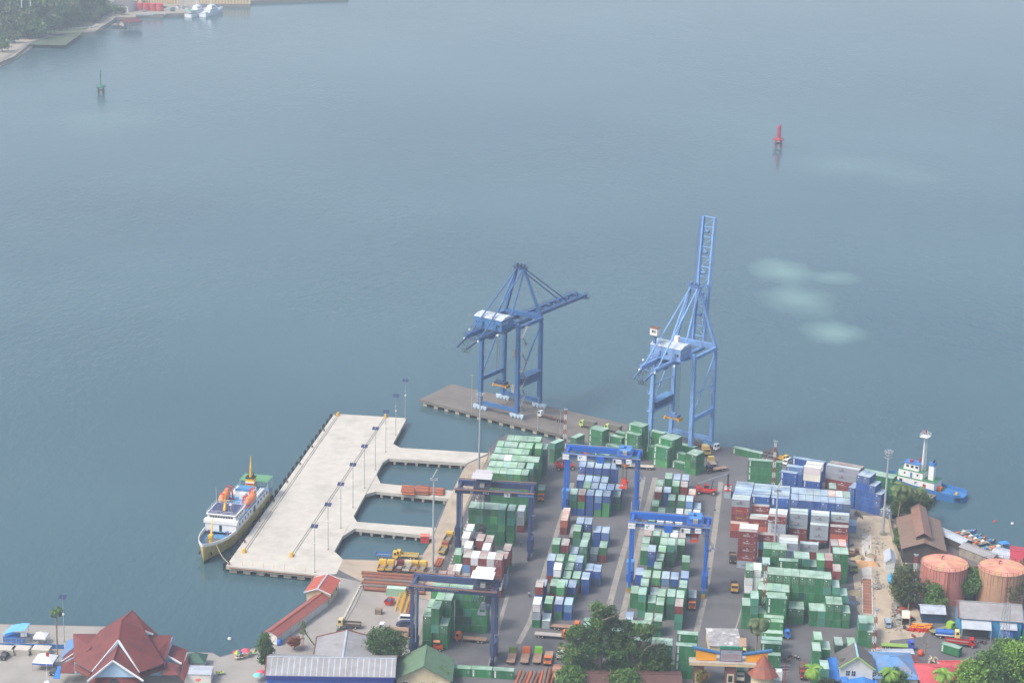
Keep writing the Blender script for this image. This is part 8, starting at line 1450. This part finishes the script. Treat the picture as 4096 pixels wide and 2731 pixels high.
q = T(Z5_, 130, 505); t = thing('ticket_canopy', 'blue boarded canopy with sloping sky-blue roof on the promenade', 'canopy', q, rad(-4)); MB().slab([(-3.2, -1, 2.6), (-1.4, 3.4, 3.8), (1.6, 3.8, 4.4), (.2, -.6, 3.6)], .1).slab([(.25, -.6, 3.62), (1.65, 3.8, 4.42), (4.0, 3.8, 4.5), (3.6, -.4, 4.0)], .1).build('roof', roofmat('roof_sky', (110, 178, 226), (90, 150, 200), .9), t); MB().box(-3.0, -.8, 0, 3.4, 3.4, 1.5).build('boarding', mat('wall_deep_blue', (40, 104, 170)), t)
for x, y, z in ((-3, -.8, 2.6), (3.4, -.4, 3.9), (3.6, 3.5, 4.4), (-1.4, 3.3, 3.7)): MB().tube((x, y, 0), (x, y, z), .07, n=5).build('post', M_STEEL, t)
q = T(Z5_, 250, 505); t = thing('beached_boat', 'grey fishing boat standing beside the blue canopy', 'boat', q, rad(10)); hull([(-2.5, .9, .6, 1.3), (1, 1.1, .8, 1.4), (3.2, .15, .05, 2.0)], .6, 'hull', mat('boat_grey', (132, 140, 150), .7, .15), t); MB().box(-1.6, -.6, 1.3, .2, .6, 2.2).build('wheelhouse', SHIPW, t)
for o in t.children: o.location.z = .6
q = T(Z5_, 443, 888); t = thing('flagpole', 'white flagpole in front of the marquee', 'flagpole', q); h = HZ(182, 2606, q); MB().tube((0, 0, 0), (0, 0, h), .08, .05, 6).build('pole', W_TRIM, t); MB().box(0, -.02, h - 1.4, .9, .02, h - .1).build('flag', mat('band_red', (176, 42, 40)), t); MB().lathe((0, 0, 0), [(.9, 0), (.7, .3), (.3, .35)], 8).build('plinth', W_TRIM, t)
def umbrella(px, py, cols, label, r=1.5):
    t = thing('market_umbrella', label, 'umbrella', G(px, py), 0, 'market umbrellas'); MB().tube((0, 0, 0), (0, 0, 2.5), .04, n=5).build('pole', M_STEEL, t)
    for k in range(8): a0, a1 = 6.283 * k / 8, 6.283 * (k + 1) / 8; MB().add([(0, 0, 2.7), (r * .6 * math.cos(a0), r * .6 * math.sin(a0), 2.45), (r * math.cos(a0), r * math.sin(a0), 2.0), (r * math.cos(a1), r * math.sin(a1), 2.0), (r * .6 * math.cos(a1), r * .6 * math.sin(a1), 2.45)], [(0, 1, 4), (1, 2, 3, 4)]).build('gore', mat('gore_%d_%d_%d' % cols[k % len(cols)], cols[k % len(cols)], .7), t)
umbrella(951, 2632, ((206, 60, 50), (230, 190, 50), (70, 150, 80), (60, 100, 190)), 'rainbow striped umbrella on the sea wall'); umbrella(982, 2626, ((214, 84, 100),), 'pink umbrella beside the rainbow one'); umbrella(1044, 2712, ((206, 84, 100),), 'pink umbrella left of the warehouse corner'); umbrella(1031, 2724, ((120, 196, 190),), 'turquoise umbrella left of the warehouse corner')
for k, (x, y, c, nm) in enumerate(((955, 2636, (214, 210, 200), 'white'), (975, 2630, (196, 200, 190), 'grey'), (880, 2697, (150, 190, 90), 'green-topped'), (1010, 2618, (150, 190, 120), 'pale green'))):
    t = thing('market_stall', f'{nm} small market stall table on the sea wall', 'stall', G(x, y), rad(20), 'stall tables on the sea wall'); MB().box(-1.2, -.6, .75, 1.2, .6, .85).build('table_top', vmat(c), t)
    for dx in (-1.1, 1.1):
        for dy in (-.5, .5): MB().tube((dx, dy, 0), (dx, dy, .75), .04, n=4).build('leg', M_STEEL, t)
    for j in range(5): MB().cb((random.uniform(-1, 1), random.uniform(-.4, .4), .98), .3, .3, .26, j).build('goods', vmat(((196, 60, 50), (220, 180, 60), (90, 140, 70))[j % 3]), t)
for k, (x, y, c) in enumerate(((3979, 2086, (206, 70, 60)), (4049, 2095, (216, 214, 206)), (918, 2555, (230, 230, 226)), (1057, 2552, (230, 230, 226)))): tag(MB().lathe((0, 0, -.3), [(.1, 0), (.5, .2), (.6, .5), (.4, .85), (.1, .95)], 10).build('float_buoy', vmat(c), None, G(x, y, WATER)), ('red float on the water right of the boats', 'white float on the water at the right edge', 'white float on the water near the rainbow umbrella', 'small white float beside the long shelter')[k], 'buoy')
t = thing('red_hut', 'small red kiosk box at the corner of the near pool', 'hut', T((1600, 1650, .38265), 260, 1350)); MB().box(-1.4, -1.2, 0, 1.4, 1.2, 2.4).build('wall', mat('hut_red', (192, 50, 52), .7), t); MB().box(-1.6, -1.4, 2.4, 1.6, 1.4, 2.55).build('roof', mat('roof_pale_red', (206, 120, 110), .7), t)
p_ = [T((3400, 1700, .35081), x, y, WATER + .5) for x, y in ((1520, 1400), (1720, 1480))]; tag(MB().tube(p_[0], p_[1], .15, n=6).build('floating_pole', mat('bamboo', (196, 182, 140))), 'long pale pole floating off the right shore sheds', 'pole')
# ------------------------------------------------------------------ far shore
ZF = (0, 0, .43537)
def FT(x, y, z=0.0): return T(ZF, x, y, z)
mb = MB(); sh_ = [(-900, 900), (-200, 640), (0, 575), (130, 520), (280, 400), (380, 335), (560, 315), (740, 300), (880, 290), (930, 250), (1040, 185), (1060, 160), (1250, 160), (1245, 134), (1500, 134), (1520, 130), (1750, 122), (1830, 120), (1835, 40), (2300, 42), (2305, 8), (3200, -20), (3200, -60)]
fs = [FT(x, y, 0) for x, y in sh_]; base_ = [(p.x, p.y) for p in fs] + [(-60, 3300), (-1500, 3300), (-1500, 1450)]
mb.prism(base_, -5, .2); structure('far_shore_ground', mb, mat('far_ground', (150, 140, 126), .95, .15, .02, (110, 104, 96), .5, .01))
hill = MB(); nx, ny = 26, 22; vs = []
HR = random.Random(5)
for j in range(ny):
    for i in range(nx):
        u_, v_ = i / (nx - 1), j / (ny - 1); x = -760 + 395 * u_; y = 1690 + 560 * v_; edge = min(1, max(0, (-360 - .06 * (y - 1900) - x) / 60)) * min(1, max(0, (x * .18 + y - 1690) / 90 + .1)); z = .1 + edge * (8 + 70 * (1 - u_) ** 1.3) + HR.uniform(-2, 2) * edge; vs.append((x, y, z))
hill.add(vs, [(j * nx + i, j * nx + i + 1, (j + 1) * nx + i + 1, (j + 1) * nx + i) for j in range(ny - 1) for i in range(nx - 1)]); structure('hillside', hill, mat('hill_earth', (70, 84, 56), .95, .2, .03, (104, 88, 70), .4, .02))
def hz_(x, y):
    u_ = (x + 760) / 395; edge = min(1, max(0, (-360 - .06 * (y - 1900) - x) / 60)) * min(1, max(0, (x * .18 + y - 1690) / 90 + .1)); return .1 + edge * (8 + 70 * max(0, 1 - u_) ** 1.3)
def road(pts_, w_, name, m_, z=.21):
    mb = MB()
    for a, b in zip(pts_, pts_[1:]): d = (b - a); d.z = 0; d.normalize(); s = Vector((-d.y, d.x, 0)) * w_ / 2; mb.add([(a - s).xy.to_3d() + Vector((0, 0, z)), (b - s).xy.to_3d() + Vector((0, 0, z)), (b + s).xy.to_3d() + Vector((0, 0, z)), (a + s).xy.to_3d() + Vector((0, 0, z))], [(0, 1, 2, 3)])
    return structure(name, mb, m_)
road([FT(x, y) for x, y in ((-60, 440), (60, 380), (180, 320), (300, 280), (420, 262), (560, 250), (720, 225), (800, 190), (860, 130), (920, 100))], 9, 'coast_road', M_ASPH); road([FT(x, y) for x, y in ((-40, 480), (140, 380), (260, 315), (380, 285), (500, 270))], 3, 'coast_pavement', M_CONCD, .22); road([FT(x, y) for x, y in ((1180, 70), (1500, 85), (1830, 90))], 30, 'far_quay', M_CONCD, .22)
for a, b, nm in (((0, 560), (280, 390), 'left'), ((280, 390), (560, 305), 'middle'), ((560, 305), (880, 282), 'right')):
    p, q = FT(*a), FT(*b); tag(MB().bar(p - p + Vector((0, 0, -.6)), q - p + Vector((0, 0, -.6)), 3.4, 2.2).build('sea_wall', mat('far_sea_wall', (130, 122, 114), .9, .2, .1, (96, 90, 86), .5, .08), None, p), f'{nm} stretch of the stone sea wall on the far shore', 'wall', 'far sea wall stretches')
for k in range(9):
    p = FT(560 + k * 36, 292 - k * 4); tag(MB().bar((0, 0, .5), (2.6, 9, 1.0), .6, .5).build('wall_buttress', W_WHITE, None, p), f'pale slanting buttress {k + 1} from the left on the far sea wall', 'buttress', 'pale buttresses of the far sea wall')
beach = MB(); pb2 = [FT(x, y, -2.2) for x, y in ((-300, 760), (0, 610), (150, 540), (300, 430), (300, 395), (0, 560), (-300, 660))]; beach.add([(p.x, p.y, -2.45 if k < 4 else .21) for k, p in enumerate(pb2)], [tuple(range(7))]); structure('beach', beach, mat('beach_sand', (196, 170, 142), .95, .12))
def crm(seed, m_, n=70): return crown_mesh(crown(4.6, 4.6, 3.8, n, 9, 1.0, seed, .35, 1.9), 'crown', m_)
FC = [crm(500, LF), crm(501, LF2), crm(502, LF4), crm(503, leafmat('leaf_far_dark', (44, 70, 42), (60, 84, 46)))]; FTK = MB().tube((0, 0, 0), (0, 0, 6), .4, .2, 6).mesh('trunk', BARK); RF = random.Random(21); cnt = 0
pl_ = []
while len(pl_) < 230:
    zx, zy = RF.uniform(-60, 920), RF.uniform(-130, 250)
    if zy > 250 - max(0, zx - 350) * .3 or (zx > 640 and zy > 60 + (920 - zx) * .5): continue
    p = FT(zx, zy, 10); 
    if p.x > -372: continue
    z = hz_(p.x, p.y); pl_.append((p.y, p.x, z))
for k, (y, x, z) in enumerate(sorted(pl_)):
    s = RF.uniform(.8, 1.6); t = tag(put('hillside_tree', None, None, (x, y, z - 1), RF.uniform(0, 6)), 'one of the dark green trees covering the wooded far slope', 'tree', 'trees on the wooded far slope'); t.scale = (s, s, s * RF.uniform(.9, 1.4)); put('crown', FC[k % 4], t, (0, 0, 7)); put('trunk', FTK, t)
for k, (zx, zy, s) in enumerate(((20, 480, 1.1), (130, 400, 1.0), (190, 360, .6), (265, 310, 1.3), (860, 215, 1.0), (890, 180, 1.3), (730, 220, .9), (540, 250, .8), (985, 150, .9), (1060, 130, .8), (1120, 140, .7), (20, 400, 1.0), (90, 290, 1.2), (60, 340, 1.0))):
    p = FT(zx, zy); t = thing('roadside_tree', f'roadside tree {ORD[k + 1]} of those along the far coast road', 'tree', p, k, 'trees along the far coast road'); t.scale = (s, s, s); put('crown', FC[(k + 1) % 3], t, (0, 0, 6)); put('trunk', FTK, t)
def box_house(zx, zy, w_, d_, h, hr, yaw, roof, wall, label, name='far_house', win_=3):
    p = FT(zx, zy); a = Vector((math.cos(rad(yaw)), math.sin(rad(yaw)), 0)); return gable(name, label, 'house', p - a * w_ / 2, p + a * w_ / 2, d_, h, hr, roof, wall, .6, windows=win_, floor_z=.2)
box_house(1100, 112, 16, 22, 6, 9, -14, R_GREYD, W_WHITE, 'grey-roofed white house on the far quay', win_=4); box_house(1060, 40, 14, 10, 7, 9, -10, R_GREY, W_WHITE, 'pale two-storey house behind the far quay'); box_house(1210, 40, 18, 10, 6, 7.4, -8, R_BLUE, W_CREAM, 'cream house at the top edge behind the far quay'); box_house(5, 290, 14, 10, 6, 7.5, 20, R_PALE, W_WHITE, 'white building at the left edge of the far shore'); box_house(660, 215, 9, 6, 3, 4, 10, R_PALE, W_WHITE, 'white-roofed hut by the far coast road', 'far_hut', 1)
# hut on piles
p = FT(1200, 235); t = thing('pile_house', 'red-roofed stilt house over the water on the far shore', 'house', (p.x, p.y, WATER), rad(38)); MB().box(-9, -4, 2.6, 9, 4, 3.0).build('platform', mat('old_timber', (112, 100, 88), .9, .2), t); MB().box(-8.5, -3.6, 3.0, 8.5, 3.6, 6.0).build('wall', mat('old_white', (176, 172, 164), .9, .15), t)
for s in (-1, 1): MB().slab([(-9.6, s * 4.8, 5.8), (9.6, s * 4.8, 5.8), (9.6, 0, 8.6), (-9.6, 0, 8.6)], .2).build('roof_slope', R_RED, t)
for x in (-8, -3, 3, 8):
    for y in (-3.6, 3.6): MB().tube((x, y, -3), (x, y, 2.7), .25, n=6).build('pile', mat('old_timber', (112, 100, 88)), t)
a, b = FT(880, 258, 1), FT(1130, 262, 1); t = thing('timber_jetty', 'thin timber walkway leading to the stilt house', 'jetty', a); d = b - a; MB().bar((0, 0, -1.2), d + Vector((0, 0, -1.2)), 1.6, .25).build('boards', mat('old_timber', (112, 100, 88)), t)
for k in range(7): MB().tube(d * (k / 6) + Vector((0, 0, -6)), d * (k / 6) + Vector((0, 0, -1.2)), .18, n=5).build('pile', mat('old_timber', (112, 100, 88)), t)
t = thing('jetty_platform', 'cluttered timber platform beside the stilt house', 'platform', FT(1090, 250, WATER)); MB().box(-6, -3, 1.6, 7, 4, 2.0).build('boards', mat('old_timber', (112, 100, 88)), t); [MB().cb((RF.uniform(-5, 6), RF.uniform(-2, 3), 2.4), 1.4, 1, .8, k).build('stored_goods', (TRIMR, W_WHITE, M_CONCD)[k % 3], t) for k in range(8)]; [MB().tube((x, y, -3), (x, y, 1.7), .2, n=5).build('pile', BARK, t) for x in (-5, 0, 6) for y in (-2.5, 3.5)]
# mast, billboards, tanks, wall, boats' quay
p = FT(497, 258); t = thing('telecom_mast', 'white telecom mast by the far coast road', 'mast', p); h = HZ(214, 34, p); MB().tube((0, 0, 0), (0, 0, h), .9, .6, 10).build('pole', W_TRIM, t)
for z in (h - 1.5, h * .75, h * .55): MB().tube((0, 0, z), (0, 0, z + 2.4), 1.5, n=10).build('antenna_drum', W_TRIM, t)
for k, (zx, zy, w_, h, c, nm) in enumerate(((125, 300, 8, 10, (226, 228, 230), 'large white'), (165, 290, 6, 9, (206, 212, 216), 'narrow pale'), (210, 230, 8, 8, (60, 66, 110), 'dark picture'))):
    t = thing('billboard', f'{nm} billboard beside the far coast road', 'billboard', FT(zx, zy), rad(-30)); MB().box(-w_ / 2, -.2, 4, w_ / 2, .2, 4 + h).build('board', vmat(c), t); [MB().tube((x, .3, 0), (x, .3, 5), .25, n=6).build('post', M_STEEL, t) for x in (-w_ / 3, w_ / 3)]
    if k == 2: MB().box(-w_ / 2, -.24, 9, w_ / 2, -.2, 12).build('picture_band', mat('band_red', (176, 42, 40)), t)
t = thing('red_tank_row', 'row of red tanks on the far quay', 'tank', FT(1380, 100))
for k in range(4): MB().tube((-9 + k * 6, 0, .3), (-9 + k * 6, 0, 6.5), 2.8, n=14).build('red_tank', mat('far_tank_red', (206, 62, 64), .6), t)
for k, (a, b, nm) in enumerate((((1255, 35), (1640, 42), 'left'), ((1835, 30), (2305, 40), 'right'))):
    p, q = FT(*a), FT(*b); t = thing('far_wall', f'cream panelled {nm} wall along the top edge of the bay', 'wall', p, math.atan2((q - p).y, (q - p).x), 'cream walls at the far quay'); ln = (q - p).length; n = 16
    for j in range(n): MB().box(ln * j / n + .4, -.3, .2, ln * (j + 1) / n - .4, .3, 6.5).build('wall_panel', mat('far_wall_cream', (216, 200, 160), .8, .06), t); MB().box(ln * j / n - .4, -.5, .2, ln * j / n + .4, .5, 7.2).build('wall_post', mat('far_wall_post', (176, 140, 100), .8), t)
t = thing('quay_edge', 'white fender kerb along the far quay', 'kerb', FT(1250, 135)); p, q = FT(1250, 135), FT(1520, 132); MB().bar((0, 0, .0), (q - p), 1.0, 2.0).build('kerb', W_WHITE, t)
for k in range(14):
    zx, zy = RF.uniform(1250, 1800), RF.uniform(75, 112); c = ((96, 150, 150), (196, 202, 206), (190, 92, 70), (70, 76, 84))[k % 4]; p = FT(zx, zy); t = thing('quay_clutter', f'stored boat or crate {ORD[k + 1]} on the far quay', 'crate', p, k, 'stored goods on the far quay'); MB().cb((0, 0, .9), RF.uniform(3, 9), RF.uniform(1.5, 3), RF.uniform(1, 2), 0).build('hull', vmat(c), t); MB().cb((0, 0, 2), 1.5, 1.2, .8).build('cover', vmat((120, 130, 136)), t)
for k, (zx, zy) in enumerate(((120, 395), (445, 255), (765, 180), (925, 115), (240, 320))): car(0, 0, 40 + 30 * k, ((220, 222, 224), (60, 66, 72), (50, 56, 60), (210, 212, 214), (120, 40, 40))[k], f'{("white", "grey", "dark", "pale", "red")[k]} car on the far coast road', at=FT(zx, zy, .22))
palm(732, 28, 9, 4, 'palm at the far quay beside the patrol ships', 600, 14)
for k, (zx, zy) in enumerate(((240, 75), (985, 60))): t = thing('far_gate_frame', f'{("white", "pale")[k]} frame structure on the far slope', 'frame', FT(zx, zy, 20) if k == 0 else FT(zx, zy)); MB().box(-4, -.3, 0, -3.4, .3, 16).box(3.4, -.3, 0, 4, .3, 16).box(-4, -.3, 15, 4, .3, 16).build('frame', W_TRIM, t)
# ------------------------------------------------------------------ the air
m, nt, b = nodes_of('haze'); nt.nodes.remove(b); v = nt.nodes.new('ShaderNodeVolumePrincipled'); v.inputs['Color'].default_value = (.80, .88, .97, 1); v.inputs['Density'].default_value = .00021; v.inputs['Anisotropy'].default_value = .25
L(nt, v.outputs[0], nt.nodes['Material Output'].inputs['Volume'])
hz = MB(); hz.box(-9500, -400, -8, 9500, 15500, 300); o = tag(hz.build('haze', m), 'pale haze over the whole bay', 'haze', kind='stuff'); o.display_type = 'WIRE'
